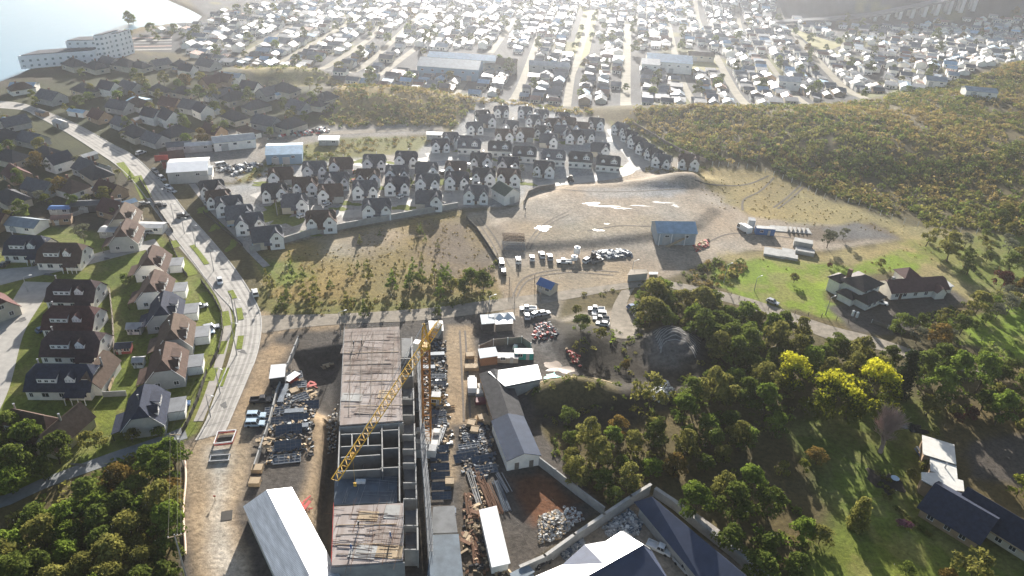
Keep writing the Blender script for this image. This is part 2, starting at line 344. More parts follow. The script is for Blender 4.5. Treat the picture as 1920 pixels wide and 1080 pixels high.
# ---------------------------------------------------------------- roads, footpaths and kerbs
def resamp(pts, step):
    p = np.array(pts, float); out = []
    n = len(p)
    for i in range(n-1):
        p0, p1, p2, p3 = p[max(i-1, 0)], p[i], p[i+1], p[min(i+2, n-1)]
        k = max(2, int(np.linalg.norm(p2-p1)/step))
        for t in np.arange(k)/k:
            out.append(.5*((2*p1)+(-p0+p2)*t+(2*p0-5*p1+4*p2-p3)*t*t+(-p0+3*p1-3*p2+p3)*t**3))
    out.append(p[-1]); return np.array(out)
def strip(name, left, right, m, lift=.05, step=3.0, kind='structure'):
    a = resamp(PX(left), step); b = resamp(PX(right), step); n = max(len(a), len(b))
    def even(c):
        s = np.concatenate([[0], np.cumsum(np.linalg.norm(np.diff(c, axis=0), axis=1))]); t = np.linspace(0, s[-1], n)
        return np.stack([np.interp(t, s, c[:, 0]), np.interp(t, s, c[:, 1])], 1)
    a = even(a); b = even(b); mb = MB(); V = []; k = 5
    for i in range(n):
        for j in range(k):
            p = a[i]*(1-j/(k-1))+b[i]*j/(k-1); V.append((p[0], p[1], hz(p[0], p[1])+lift))
    F = [(i*k+j, i*k+j+1, (i+1)*k+j+1, (i+1)*k+j) for i in range(n-1) for j in range(k-1)]
    mb.add(V, F); o = mb.build(name, m)
    if o.data.polygons[0].normal.z < 0: o.data.flip_normals()
    return tag(o, kind=kind)
def ribbon(name, pts, w, m, lift=.05, step=3.0, th=0.0, kind='structure'):
    c = resamp(PX(pts), step); t = np.gradient(c, axis=0); t /= np.linalg.norm(t, axis=1)[:, None]+1e-9; nrm = np.stack([-t[:, 1], t[:, 0]], 1)
    mb = MB(); V = []; n = len(c)
    for i in range(n):
        for s in (.5, 0, -.5):
            p = c[i]+nrm[i]*w*s; V.append((p[0], p[1], hz(p[0], p[1])+lift))
    F = [(i*3+j, i*3+j+1, (i+1)*3+j+1, (i+1)*3+j) for i in range(n-1) for j in range(2)]
    if th:
        b0 = len(V); V += [(x, y, z-th) for x, y, z in V]
        for i in range(n-1): F += [(i*3, (i+1)*3, b0+(i+1)*3, b0+i*3), (i*3+2, b0+i*3+2, b0+(i+1)*3+2, (i+1)*3+2)]
    mb.add(V, F); o = mb.build(name, m)
    if o.data.polygons[0].normal.z < 0: o.data.flip_normals()
    return tag(o, kind=kind)
M = {}
def road_mat(name, col, vary=.18, joints=0.0):
    m = mat(name, col, .8, 0, vary, .25, .25, .15); return m
def near_road(x, y, d):
    c = ROADC; return np.min(np.hypot(c[:, 0]-x, c[:, 1]-y)) < d
PATCHES = []
M['concrete_road'] = mat('concrete_road', (.36, .335, .30), .72, 0, .2, .35, .35, .1)
M['path'] = mat('footpath', (.34, .31, .28), .85, 0, .22, .5, .2, .1)
M['dirt_road'] = mat('dirt_road', (.27, .235, .19), .95, 0, .3, .5, .1, .4)
M['grey_road'] = mat('grey_road', (.21, .215, .215), .85, 0, .2, .4, .2, .2)
M['kerb'] = mat('kerb', (.42, .40, .37), .8, 0, .2, .8)
M['verge'] = mat('verge_grass', (.17, .20, .035), .95, 0, .4, 2.0, .1, .6)
M['joint'] = mat('road_joint', (.16, .15, .14), .9, 0, .3, .7)
mainL = [(-60, 200), (30, 205), (60, 213), (120, 245), (180, 283), (222, 312), (255, 345), (292, 395), (325, 440), (365, 492), (405, 545), (440, 585), (444, 620), (430, 680), (408, 735), (388, 790), (368, 826)]
mainR = [(-60, 186), (30, 192), (70, 203), (140, 232), (205, 268), (250, 293), (305, 345), (350, 400), (395, 450), (440, 505), (475, 560), (489, 600), (482, 660), (463, 710), (442, 760), (425, 800), (418, 812)]
ROADC = resamp(PX([((a[0]+b[0])/2, (a[1]+b[1])/2) for a, b in zip(mainL[:9], mainR[:9])]), 4)
strip('road', mainL, mainR, M['concrete_road'], .05)
strip('road', [(-60, 552), (0, 535), (60, 520), (140, 503), (220, 482), (300, 462)], [(-60, 516), (0, 505), (60, 500), (130, 488), (210, 467), (290, 448)], M['concrete_road'], .045)
strip('road', [(45, 528), (20, 570), (-20, 640), (-60, 740), (-110, 860)], [(98, 530), (80, 565), (45, 625), (15, 735), (-30, 820)], M['concrete_road'], .06)
strip('road', [(-80, 925), (0, 932), (60, 905), (120, 882), (200, 852), (290, 822), (345, 800)], [(-80, 965), (0, 955), (70, 922), (140, 895), (215, 868), (300, 838), (352, 822)], M['grey_road'], .055)
strip('dirt_road', [(488, 592), (560, 590), (640, 588), (800, 578), (940, 560), (1060, 545), (1170, 531), (1240, 526), (1320, 540), (1400, 558), (1480, 585), (1560, 612), (1640, 632), (1750, 668), (1840, 690)],
      [(492, 625), (560, 615), (640, 608), (800, 600), (940, 582), (1060, 562), (1170, 542), (1240, 538), (1310, 554), (1390, 574), (1470, 604), (1560, 638), (1640, 654), (1745, 684), (1835, 702)], M['dirt_road'], .05)
strip('dirt_road', [(1165, 545), (1150, 572), (1145, 600), (1152, 640)], [(1190, 540), (1175, 570), (1183, 600), (1200, 640)], M['dirt_road'], .06)
# estate streets
strip('road', [(1136, 250), (1150, 270), (1175, 300), (1192, 322)], [(1160, 250), (1180, 270), (1205, 292), (1225, 312)], M['concrete_road'], .05)
strip('road', [(1000, 343), (1070, 333), (1120, 328), (1160, 318), (1180, 305)], [(1000, 354), (1080, 345), (1140, 338), (1185, 328), (1200, 308)], M['concrete_road'], .055)
for pts, w in [([(800, 292), (860, 288), (930, 302), (1000, 318), (1040, 330)], 6), ([(640, 402), (720, 396), (790, 378), (850, 368)], 7), ([(490, 350), (530, 340), (560, 335)], 5), ([(640, 300), (700, 310), (760, 305), (800, 300), (850, 295)], 6),
               ([(480, 362), (530, 385), (590, 392), (640, 402)], 6), ([(960, 240), (1010, 245), (1060, 250), (1110, 262), (1150, 268)], 6), ([(870, 258), (900, 252), (940, 255)], 6), ([(850, 300), (858, 330), (862, 365), (860, 385)], 6)]:
    ribbon('road', pts, w, M['concrete_road'], .04)
ribbon('dirt_road', [(430, 275), (490, 262), (560, 252), (620, 250), (700, 247), (830, 243)], 5, M['dirt_road'], .05)
# the footpath between the gardens and the road, verge islands and kerbs
ribbon('path', [(306, 425), (335, 455), (368, 493), (400, 535), (418, 565), (428, 600), (422, 640), (408, 690), (392, 740), (372, 790)], 2.2, M['path'], .07)
ribbon('path', [(360, 345), (400, 395), (440, 435), (470, 470), (500, 500)], 2.4, M['path'], .09)
for a in [[(432, 545), (440, 560)], [(448, 578), (452, 600)], [(452, 630), (448, 655)], [(360, 460), (375, 478), (388, 496)], [(425, 690), (412, 725)]]:
    ribbon('verge', a, 1.6, M['verge'], .14, 2, .1)
for a, w in [([(255, 330), (275, 372)], 4), ([(338, 486), (350, 500), (362, 516)], 3), ([(384, 548), (392, 575)], 4), ([(415, 585), (420, 612)], 4), ([(413, 640), (405, 665)], 4), ([(225, 305), (245, 332)], 3), ([(322, 452), (330, 464)], 3), ([(395, 690), (386, 715)], 4)]:
    ribbon('verge', a, w, M['verge'], .08, 2)
ribbon('kerb', [(x+1, y) for x, y in mainR[2:]], .3, M['kerb'], .17, 3, .14)
ribbon('kerb', [(x-1, y) for x, y in mainL[2:]], .3, M['kerb'], .17, 3, .14)
c_ = [((a[0]*.5+b[0]*.5), (a[1]*.5+b[1]*.5)) for a, b in zip(mainL, mainR)]
mw = mat('road_wear', (.27, .25, .225), .75, 0, .3, .35, .3)
for f in (.2, .38, .62, .8): ribbon('road_marking', [((a[0]*(1-f)+b[0]*f), (a[1]*(1-f)+b[1]*f)) for a, b in zip(mainL, mainR)], .7, mw, .054)
mt2 = mat('tar_patch', (.13, .125, .12), .9, 0, .3, .8)
for i, (x, y, q, t) in enumerate([(330, 395, 1.6, .8), (420, 505, 2.2, .9), (456, 590, 1.2, 2.2), (455, 660, 2.0, 1.2), (420, 760, 1.4, 1.8), (250, 310, 3, 1.2), (160, 255, 3.5, 1.3), (200, 485, 2, 1), (90, 515, 3, .8), (40, 600, 1.5, 3), (150, 872, 3, .8)]): PATCHES.append((x, y, q, t, i))
# expansion joints across the concrete road
def evenly(c, n):
    s = np.concatenate([[0], np.cumsum(np.linalg.norm(np.diff(c, axis=0), axis=1))]); t = np.linspace(0, s[-1], n)
    return np.stack([np.interp(t, s, c[:, 0]), np.interp(t, s, c[:, 1])], 1)
a = evenly(resamp(PX(mainL[6:]), 1), 400); b = evenly(resamp(PX(mainR[6:]), 1), 400)
mb = MB()
for k in range(36):
    p = a[int(k/36*len(a))]; q = b[int(k/36*len(b))]; dd = (q-p)/np.linalg.norm(q-p); n = np.array([-dd[1], dd[0]])*.06
    mb.add([(*(p-n), .058), (*(q-n), .058), (*(q+n), .058), (*(p+n), .058)], [(0, 1, 2, 3)])
tag(mb.build('road_marking', M['joint']), kind='structure')
# driveways on the estate and tyre tracks over the dry grass
for pts in [[(1450, 338), (1425, 360), (1395, 375), (1392, 395)], [(1300, 352), (1390, 350), (1440, 335)], [(1500, 350), (1475, 372), (1450, 390)], [(1508, 352), (1483, 374), (1458, 392)]]:
    ribbon('track', pts, .9, mat('track_soil', (.10, .08, .055), .95, 0, .3, 1), .06, 2)
mt_ = mat('wheel_track', (.15, .125, .10), .95, 0, .3, 1)
for pts in [[(985, 470), (1005, 440), (1030, 420), (1060, 405)], [(993, 470), (1012, 443), (1038, 422), (1066, 409)], [(1010, 350), (1060, 362), (1150, 366), (1280, 362)], [(960, 560), (985, 520), (1060, 505), (1160, 510)], [(968, 560), (992, 525), (1062, 511), (1150, 516)], [(900, 408), (930, 450), (955, 500)], [(893, 412), (922, 455), (946, 505)], [(1300, 470), (1360, 440), (1420, 440), (1520, 450)], [(1100, 440), (1160, 430), (1230, 432)], [(862, 620), (866, 700), (870, 790)], [(872, 620), (877, 700), (882, 790)]]:
    ribbon('track', pts, .55, mt_, .062, 2)
# white puddles standing on the levelled ground
mp = bpy.data.materials.new('puddle'); mp.use_nodes = True; b_ = mp.node_tree.nodes['Principled BSDF']; b_.inputs['Base Color'].default_value = (.46, .43, .38, 1); b_.inputs['Roughness'].default_value = .28; b_.inputs['Specular IOR Level'].default_value = .9
def blob(name, px, py, rx, ry, m, lift=.07, n=26, seed=0):
    c = G(px, py); rr = random.Random(seed); ph = [rr.uniform(0, 6.28) for _ in range(4)]; V = [(c[0], c[1], hz(c[0], c[1])+lift)]
    for k in range(n):
        t = 2*math.pi*k/n; r = 1+.28*math.sin(2*t+ph[0])+.2*math.sin(3*t+ph[1])+.16*math.sin(5*t+ph[2])+.12*math.sin(9*t+ph[3])
        x, y = c[0]+rx*r*math.cos(t), c[1]+ry*r*math.sin(t); V.append((x, y, hz(x, y)+lift))
    mb = MB(); mb.add(V, [(0, k+1, (k+1) % n+1) for k in range(n)]); return mb.build(name, m)
for x, y, q, t, i in PATCHES: tag(blob('road_marking', x, y, q*.6, t*.6, mt2, .064, 16, i+30), kind='structure')
for i, (px, py, rx, ry) in enumerate([(1110, 382, 5, 1.6), (1135, 387, 7, 1.3), (1165, 391, 5, .9), (1200, 386, 4, 1.0), (1242, 380, 5, 1.4), (1266, 386, 2, 1.8), (1018, 428, 4.4, 2.4), (1122, 432, 2.6, 1.3), (1138, 420, 1.2, .9)]):
    tag(blob('water', px, py, rx*.7, ry*.7, mp, .075, 40, i), kind='structure')

# netting seams over the dark mound and the crest of the brown one
ms_ = mat('mound_seam', (.26, .25, .235), .9, 0, .3, 1)
for k in range(8):
    o = k*5.2; ribbon('seam', [(1222+k*2, 640+o), (1240, 630+o*.95), (1262, 627+o*.92), (1288, 633+o*.95), (1312-k*1.5, 650+o*.9)], .38, ms_, .10, 1)
ribbon('seam', [(985, 748), (1010, 730), (1045, 716), (1085, 710), (1125, 716), (1150, 728)], .7, mat('crest_soil', (.30, .23, .13), .95, 0, .3, 1), .12, 1)
# ================================================================ houses
def objcol(o, slot, m):
    o.material_slots[slot].link = 'OBJECT'; o.material_slots[slot].material = m
M['wall_white'] = mat('painted_wall_white', (.84, .80, .73), .75, 0, .12, .6)
M['wall_cream'] = mat('painted_wall_cream', (.50, .45, .36), .8, 0, .15, .6)
M['wall_grey'] = mat('painted_wall_grey', (.38, .38, .37), .8, 0, .15, .6)
M['wall_tan'] = mat('boarded_wall_tan', (.33, .23, .15), .8, 0, .2, .6)
M['wall_red'] = mat('boarded_wall_red', (.25, .06, .05), .8, 0, .2, .6)
M['trim'] = mat('white_trim', (.82, .81, .79), .6, 0, .08, 1)
for n, c in dict(navy=(.034, .040, .062), plum=(.062, .040, .042), black=(.055, .057, .066), brown=(.095, .062, .050), umber=(.12, .085, .065), maroon=(.085, .040, .038), slate=(.095, .10, .115), green=(.045, .075, .06)).items():
    M['roof_'+n] = mat('shingle_roof_'+n, c, .85, 0, .3, 1.2, .10, .25, None, None, None, .12)
for n, c in dict(zinc=(.17, .18, .195), white=(.46, .46, .455), grey=(.12, .13, .145), rust=(.22, .12, .09), blue=(.30, .44, .56), pale=(.26, .31, .35), dark=(.09, .095, .105), steel=(.085, .10, .135)).items():
    M['tin_'+n] = mat('sheet_roof_'+n, c, .55, 0.1, .25, .5, .35, .05, None, None, ('X', 2.2, .22), .15)
M['tin_dazzle'] = mat('sheet_roof_bright', (.80, .80, .80), .40, .1, .08, .4, .8)
M['glass'] = mat('window_glass', (.03, .035, .045), .12, 0, .2, .5, .8)
M['door'] = mat('door_paint', (.12, .06, .035), .5, 0, .2, 1)
M['flue'] = mat('flue_metal', (.45, .45, .46), .4, .6, .1, 1)
M['brick'] = mat('chimney_brick', (.20, .11, .08), .9, 0, .3, 3)
def gable_block(W, Rf, cx, cy, w, d, eave, ridge, axis='x', ov=.35, clip=0.0, th=.16, base=0.0, rm=0):
    """walls into W, roof slabs into Rf; ridge along axis; clip = share of the gable cut back to a small hip"""
    def T(a, b, z): return (cx+a, cy+b, z) if axis == 'x' else (cx-b, cy+a, z)
    Lh, Dh = (w/2, d/2) if axis == 'x' else (d/2, w/2)
    sl = (ridge-eave)/Dh; c = clip; zc = ridge-(ridge-eave)*c; yc = Dh*c
    e = .02
    prof = [(-Dh, base), (Dh, base), (Dh, eave-e), (yc, zc-e), (-yc, zc-e), (-Dh, eave-e)] if c > 0 else [(-Dh, base), (Dh, base), (Dh, eave-e), (0, ridge-e), (-Dh, eave-e)]
    n = len(prof)
    W.add([T(-Lh, y, z) for y, z in prof]+[T(Lh, y, z) for y, z in prof], [tuple(range(n-1, -1, -1)), tuple(range(n, 2*n))]+[(i, (i+1) % n, n+(i+1) % n, n+i) for i in range(n)])
    De = Dh+ov; ze = eave-ov*sl; Le = Lh+ov; hb = Dh*c*1.0
    up = th
    for s in (-1, 1):
        if c > 0:
            pts = [T(-Le, s*De, ze+up), T(Le, s*De, ze+up), T(Le, s*yc, zc+up), T(Le-hb, 0, ridge+up), T(-Le+hb, 0, ridge+up), T(-Le, s*yc, zc+up)]
        else: pts = [T(-Le, s*De, ze+up), T(Le, s*De, ze+up), T(Le, 0, ridge+up), T(-Le, 0, ridge+up)]
        Rf.slab(pts, th, rm)
    if c > 0:
        for s in (-1, 1): Rf.slab([T(s*Le, -yc, zc+up), T(s*Le, yc, zc+up), T(s*(Le-hb), 0, ridge+up)], th, rm)
def hip_block(W, Rf, cx, cy, w, d, eave, ridge, ov=.45, th=.16, base=0.0, rm=0):
    W.box((cx, cy, (base+eave)/2-.01), (w, d, eave-base-.02))
    a, b = w/2+ov, d/2+ov; r = max(0.0, a-b); q = max(0.0, b-a); z = eave-.08
    A = [(cx-a, cy-b, z), (cx+a, cy-b, z), (cx+a, cy+b, z), (cx-a, cy+b, z)]
    if r >= q: p1, p2 = (cx-r, cy, ridge), (cx+r, cy, ridge); F = [[A[0], A[1], p2, p1], [A[2], A[3], p1, p2], [A[1], A[2], p2], [A[3], A[0], p1]]
    else: p1, p2 = (cx, cy-q, ridge), (cx, cy+q, ridge); F = [[A[1], A[2], p2, p1], [A[3], A[0], p1, p2], [A[0], A[1], p1], [A[2], A[3], p2]]
    if r == q: F = [f[:3] if len(f) == 4 else f for f in F]
    for f in F: Rf.slab(f, th, rm)
def window(parent, x, y, z, w, h, face='-y', name='window', bars=1):
    """white frame standing proud of the wall with dark panes; face gives the outward direction"""
    mb = MB(); t = .06
    mb.box((0, 0, h/2+t/2), (w+.16, .10, t)); mb.box((0, 0, -h/2-t/2), (w+.16, .12, t))
    for s in (-1, 1): mb.box((s*(w/2+t/2), 0, 0), (t, .10, h))
    for k in range(bars): mb.box((-w/2+w*(k+1)/(bars+1), -.012, 0), (.05, .05, h))
    mb.box((0, .015, 0), (w, .03, h), 0, 1)
    o = mb.build(name, [M['trim'], M['glass']], parent, (x, y, z), {'-y': 0, 'y': math.pi, 'x': math.pi/2, '-x': -math.pi/2}[face]); return o
def part(mb, name, m, parent): return mb.build(name, m, parent)
def dormer(root, roofm, x, y, z, w, h, depth, kind='gable', face='-y', wallm=None):
    """a dormer whose front stands at (x, y, z) on the slope facing -y (or turned to 'x')"""
    e = bpy.data.objects.new('dormer', None)
    W = MB(); Rf = MB()
    if kind == 'gable': gable_block(W, Rf, 0, depth/2, w, depth, h*.62, h*1.05, 'y', .18, 0, .1, -.3)
    else:
        W.hexa([(-w/2, 0, -.3), (w/2, 0, -.3), (w/2, depth, -.3), (-w/2, depth, -.3)], [(-w/2, 0, h*.72), (w/2, 0, h*.72), (w/2, depth, h*1.05), (-w/2, depth, h*1.05)])
        Rf.slab([(-w/2-.2, -.25, h*.72+.06), (w/2+.2, -.25, h*.72+.06), (w/2+.2, depth, h*1.05+.14), (-w/2-.2, depth, h*1.05+.14)], .12)
    o = W.build('dormer', wallm or M['trim'], root, (x, y, z), {'-y': 0, 'x': math.pi/2, '-x': -math.pi/2, 'y': math.pi}[face])
    Rf.build('dormer_roof', roofm, o)
    n = 1 if w < 1.8 else 3
    for k in range(n): window(o, (k-(n-1)/2)*w/n, -.04, h*.42, min(.8, w/n-.55), h*.22, bars=1)
    return o
def mid_place(o, px, py, zmid, rz=0.0, scale=None):
    p = P(px, py, zmid)
    for _ in range(4): p = P(px, py, zmid+hz(p[0], p[1]))
    o.location = (p[0], p[1], hz(p[0], p[1])); o.rotation_euler = (0, 0, rz)
    if scale: o.scale = (scale,)*3
    return o
def iang(px, py, deg, z=0.0):
    """world heading of a line that reads at deg above horizontal in the photograph"""
    p, q = P(px, py, z), P(px+6*math.cos(R(deg)), py-6*math.sin(R(deg)), z); return math.atan2(q[1]-p[1], q[0]-p[0])
def heading(a, b, z=5.0):
    p, q = P(*a, z), P(*b, z); return math.atan2(q[1]-p[1], q[0]-p[0])
# -------- cape house: long slope with dormers towards the street
def make_cape(roof='navy', wall='wall_white', wide=14.0, deep=9.5, porch=True, annex=False):
    r = empty('cape_house', (0, 0, 0)); W = MB(); Rf = MB(); rm = M['roof_'+roof]
    gable_block(W, Rf, 0, 0, wide, deep, 2.9, 7.4, 'x', .4, .42)
    part(W, 'wall', M[wall], r); rf = part(Rf, 'roof', rm, r)
    c = MB(); c.tube((-wide*.40, .9, 6.2), (-wide*.40, .9, 8.0), .16, 8); c.tube((-wide*.40, .9, 8.0), (-wide*.40, .9, 8.2), .26, 8); part(c, 'flue', M['flue'], rf)
    dormer(r, rm, -wide*.17, -deep*.37, 3.7, 4.6, 2.7, 3.0, 'shed'); dormer(r, rm, wide*.19, -deep*.36, 3.7, 2.3, 2.9, 3.0, 'gable')
    for x, w in ((-.42, .8), (-.2, 1.6), (.05, 1.0), (.2, 1.5), (.4, 1.2)): window(r, x*wide, -deep/2-.04, 1.6, w, 1.2)
    d = MB(); d.box((.12*wide, -deep/2-.05, 1.05), (.95, .1, 2.1)); part(d, 'door', M['door'], r)
    for y in (-2.2, 1.8): window(r, wide/2+.04, y, 1.6, 1.1, 1.2, 'x')
    window(r, wide/2+.04, 0, 4.4, 1.2, 1.1, 'x')
    if porch:
        p = MB(); p.slab([(wide*.14, -deep/2-2.2, 2.45), (wide*.48, -deep/2-2.2, 2.45), (wide*.48, -deep/2+.1, 3.05), (wide*.14, -deep/2+.1, 3.05)], .14); po = part(p, 'porch_roof', rm, r)
        q = MB()
        for k in range(4): q.box((wide*(.155+.105*k), -deep/2-2.05, 1.18), (.14, .14, 2.3))
        part(q, 'porch_post', M['trim'], po)
    if annex:
        W = MB(); Rf = MB(); gable_block(W, Rf, wide*.42, 2.6, 6.0, 11, 2.6, 6.2, 'y', .4, .3)
        a = part(W, 'annex_wall', M[wall], r); part(Rf, 'annex_roof', M['roof_umber'], a)
        c = MB(); c.tube((wide*.5, 3.4, 4.5), (wide*.5, 3.4, 7.0), .22, 8); part(c, 'flue', M['flue'], r)
    return r
capes = [  # px, py of the roof middle, roof, label
    ((55, 450), 'navy', False, 'navy roofed cape house by the side street, behind the brown roofed one', 12.0),
    ((120, 464), 'brown', False, 'brown roofed cape house facing the side street, beside the navy roofed house', 13.0),
    ((142, 534), 'plum', False, 'dark plum roofed cape house below the side street, topmost of the left row', 13.0),
    ((138, 584), 'maroon', False, 'maroon roofed cape house between two dark roofed ones in the left row', 13.0),
    ((142, 632), 'plum', False, 'dark plum roofed cape house with white dormers above the widest navy house', 14.0),
    ((122, 694), 'navy', True, 'largest navy roofed cape house with a tan annex roof and open carport', 15.0)]
CG = 'cape houses in the left hand street'
for (p, roof, annex, lab, wd) in capes:
    o = make_cape(roof, 'wall_white', wd, 9.5, True, annex); mid_place(o, p[0], p[1]+8, 4.2, R(4)); tag(o, lab, 'house', CG)
o = make_cape('brown', 'wall_cream', 11, 8.5, False); mid_place(o, 60, 794, 4.2, R(-12)); tag(o, 'brown roofed house with a long sunlit cream wing at the dead end', 'house', CG)
W = MB(); Rf = MB(); gable_block(W, Rf, 7.0, 1.2, 5.6, 11.5, 2.9, 6.4, 'y', .4, 0); part(W, 'wing_wall', M['wall_cream'], o); part(Rf, 'wing_roof', M['roof_umber'], o)
c = MB(); c.tube((7.2, 1, 5.5), (7.2, 1, 8), .25, 8); part(c, 'flue', M['flue'], o)
o = make_cape('maroon', 'wall_cream', 10, 8.5, False); mid_place(o, -12, 566, 4.2, R(-35)); tag(o, 'house corner with a pale gable at the left edge of the photo', 'house', CG)
# -------- gable-end houses along the main road: clipped gable to the viewer, dormers on the road side, flat garage
def make_gable(roof='brown', wall='wall_grey', len_=12.0, wid=9.0, garage=True):
    r = empty('gable_house', (0, 0, 0)); W = MB(); Rf = MB(); rm = M['roof_'+roof]
    gable_block(W, Rf, 0, 0, len_, wid, 3.0, 7.8, 'x', .35, .45)      # ridge along local x; viewer's gable at -x
    part(W, 'wall', M[wall], r); rf = part(Rf, 'roof', rm, r)
    t = MB()
    for s in (-1, 1):
        t.slab([(-len_/2-.38, s*(wid/2+.3), 2.6), (-len_/2-.38, s*wid*.225, 5.9), (-len_/2-.38, s*wid*.225, 6.1), (-len_/2-.38, s*(wid/2+.3), 2.8)], .06)
    part(t, 'barge_board', M['trim'], rf)
    dormer(r, rm, -len_*.26, -wid*.37, 3.7, 2.3, 2.9, 3.0, 'gable', '-y'); dormer(r, rm, len_*.10, -wid*.38, 3.7, 3.6, 2.8, 3.0, 'shed', '-y')
    c = MB(); c.tube((-len_*.06, .7, 6.5), (-len_*.06, .7, 8.4), .15, 8); c.tube((-len_*.06, .7, 8.4), (-len_*.06, .7, 8.6), .24, 8); part(c, 'flue', M['flue'], rf)
    for x in (-.34, -.1, .16, .36): window(r, x*len_, -wid/2-.04, 1.6, 1.1, 1.2)
    for y in (-2.4, 1.9): window(r, -len_/2-.04, y, 1.6, 1.1, 1.1, '-x')
    d = MB(); d.box((len_*.27, -wid/2-.05, 1.05), (.95, .1, 2.1)); part(d, 'door', M['door'], r)
    p = MB(); p.slab([(-len_*.5, wid/2, 2.9), (len_*.1, wid/2, 2.9), (len_*.1, wid/2+2.4, 2.2), (-len_*.5, wid/2+2.4, 2.2)], .12)
    for x in (-.48, -.2, .08): p.box((x*len_, wid/2+2.2, 1.05), (.14, .14, 2.05))
    part(p, 'porch_roof', rm, r)
    if garage:
        g = MB(); g.box((len_*.12, -wid/2-2.0, 1.25), (5.2, 3.7, 2.5)); go = part(g, 'garage', M['trim'], r)
        g = MB(); g.box((len_*.12, -wid/2-2.0, 2.62), (5.5, 4.0, .2)); part(g, 'garage_roof', M['tin_zinc'], go)
    return r
gh = [((233, 398), 'umber', 'wall_cream', 'umber roofed gable house at the top of the roadside row'), ((236, 430), 'brown', 'wall_grey', 'brown roofed gable house with a grey gable end, at the corner of the side street'),
      ((286, 482), 'brown', 'wall_white', 'narrow brown roofed gable house just below the side street'), ((290, 530), 'brown', 'wall_white', 'brown roofed gable house second below the side street'),
      ((309, 572), 'navy', 'wall_grey', 'navy roofed gable house beside the white garage with a silver car'), ((328, 616), 'umber', 'wall_grey', 'umber roofed gable house with two cars parked on its drive'),
      ((312, 672), 'brown', 'wall_grey', 'brown roofed gable house with a wide blank pale gable, second from the end'), ((272, 756), 'navy', 'wall_grey', 'navy roofed gable house at the near end of the roadside row')]
for i, (p, roof, wall, lab) in enumerate(gh):
    o = make_gable(roof, wall, 11.5, 8.8, i > 1); mid_place(o, p[0], p[1]+6, 4.4, heading((272, 785), (286, 717)) if i > 3 else heading((285, 520), (300, 480))); tag(o, lab, 'house', 'gable houses along the main road')
# -------- estate houses: dark roof, two pale front gables
def make_estate(roof, wall='wall_white', mirror=1, single=False):
    r = empty('estate_house', (0, 0, 0)); W = MB(); Rf = MB(); rm = M['roof_'+roof]
    gable_block(W, Rf, 0, .8, 9.6, 6.4, 3.1, 7.2, 'x', .3, .25)
    part(W, 'wall', M[wall], r); rf = part(Rf, 'roof', rm, r)
    for k, (x, w, rdg, yy) in enumerate(((2.9*mirror, 4.5, 7.0, -2.6), (-3.2*mirror, 3.4, 6.3, -2.0))):
        if single and k: break
        W = MB(); Rf = MB(); gable_block(W, Rf, x, yy+1.1, w, 3.6, 4.3 if k == 0 else 4.0, rdg, 'y', .28, .3)
        g = part(W, 'front_gable', M['trim'], r); part(Rf, 'gable_roof', rm, g)
        window(g, x, yy-.75, 4.2, 1.0, .95); window(g, x, yy-.75, 1.5, 1.5, 1.2)
    p = MB(); p.slab([(-1.3, -4.2, 2.25), (1.2, -4.2, 2.25), (1.2, -2.3, 3.1), (-1.3, -2.3, 3.1)], .12); part(p, 'porch_roof', rm, r)
    d = MB(); d.box((0, -2.46, 1.05), (.95, .1, 2.1)); part(d, 'door', M['door'], r)
    c = MB(); c.tube((1.0, 1.3, 6.4), (1.0, 1.3, 7.9), .13, 6); c.tube((1.0, 1.3, 7.9), (1.0, 1.3, 8.1), .22, 6); part(c, 'flue', M['flue'], rf)
    return r
EST = {}
for n, a in dict(a=('black', 'wall_white', 1), b=('slate', 'wall_white', -1), c=('brown', 'wall_white', 1), d=('navy', 'wall_grey', -1), e=('slate', 'wall_cream', 1, True), f=('brown', 'wall_grey', -1, True)).items():
    EST[n] = make_estate(*a)
est_pts = [  # px, py of the roof middle, turn in degrees, size
    (398, 349, 24, .95), (410, 368, 24, .95), (430, 380, 24, 1), (449, 398, 22, 1), (468, 413, 22, 1), (501, 439, 20, 1.05),
    (527, 325, 14, 1), (590, 313, 12, 1), (640, 306, 8, 1), (702, 300, 6, 1), (762, 294, 4, 1), (902, 297, 3, 1), (953, 304, 2, .95),
    (515, 356, 14, 1), (572, 344, 12, 1), (632, 334, 10, 1), (690, 328, 8, 1), (745, 321, 5, 1), (800, 315, 4, 1), (855, 312, 2, .95),
    (552, 376, 14, 1), (620, 357, 12, 1), (685, 350, 9, 1), (745, 343, 6, 1), (802, 337, 4, 1), (857, 333, 2, 1), (907, 326, 0, 1), (954, 327, -2, 1), (1020, 312, -4, .95),
    (602, 409, 14, 1.08), (707, 386, 9, 1.08), (804, 370, 5, 1.05), (893, 359, 2, 1.0)]
far_pts = [(905, 213, 20, .8), (912, 222, 15, .9), (940, 205, 10, .8), (985, 206, 0, .8), (1015, 212, -5, .8), (1055, 217, -5, .8), (958, 233, 0, .85), (1000, 222, 0, .8), (1038, 229, 0, .85), (1066, 226, -5, .8), (890, 236, 15, .85),
           (945, 250, 5, .9), (985, 248, 0, .9), (1018, 243, 0, .85), (1054, 242, -3, .85), (1090, 236, -5, .85), (1118, 228, -8, .85), (1028, 259, 0, .9), (1078, 252, 0, .9), (1100, 250, -5, .85), (1125, 276, -3, .9), (826, 268, 12, .85), (845, 255, 10, .8), (870, 262, 0, .85)]
wide_pts = [(880, 266, 3, 'slate'), (937, 271, 2, 'black'), (984, 281, 0, 'black'), (1038, 287, 0, 'slate'), (1089, 291, -2, 'black'), (1141, 298, -5, 'black')]
str_pts = [(1165, 238, -48, .85), (1182, 252, -48, .85), (1197, 264, -48, .85), (1212, 275, -48, .85), (1228, 286, -48, .85), (1242, 297, -25, .85), (1291, 299, -8, .95)]
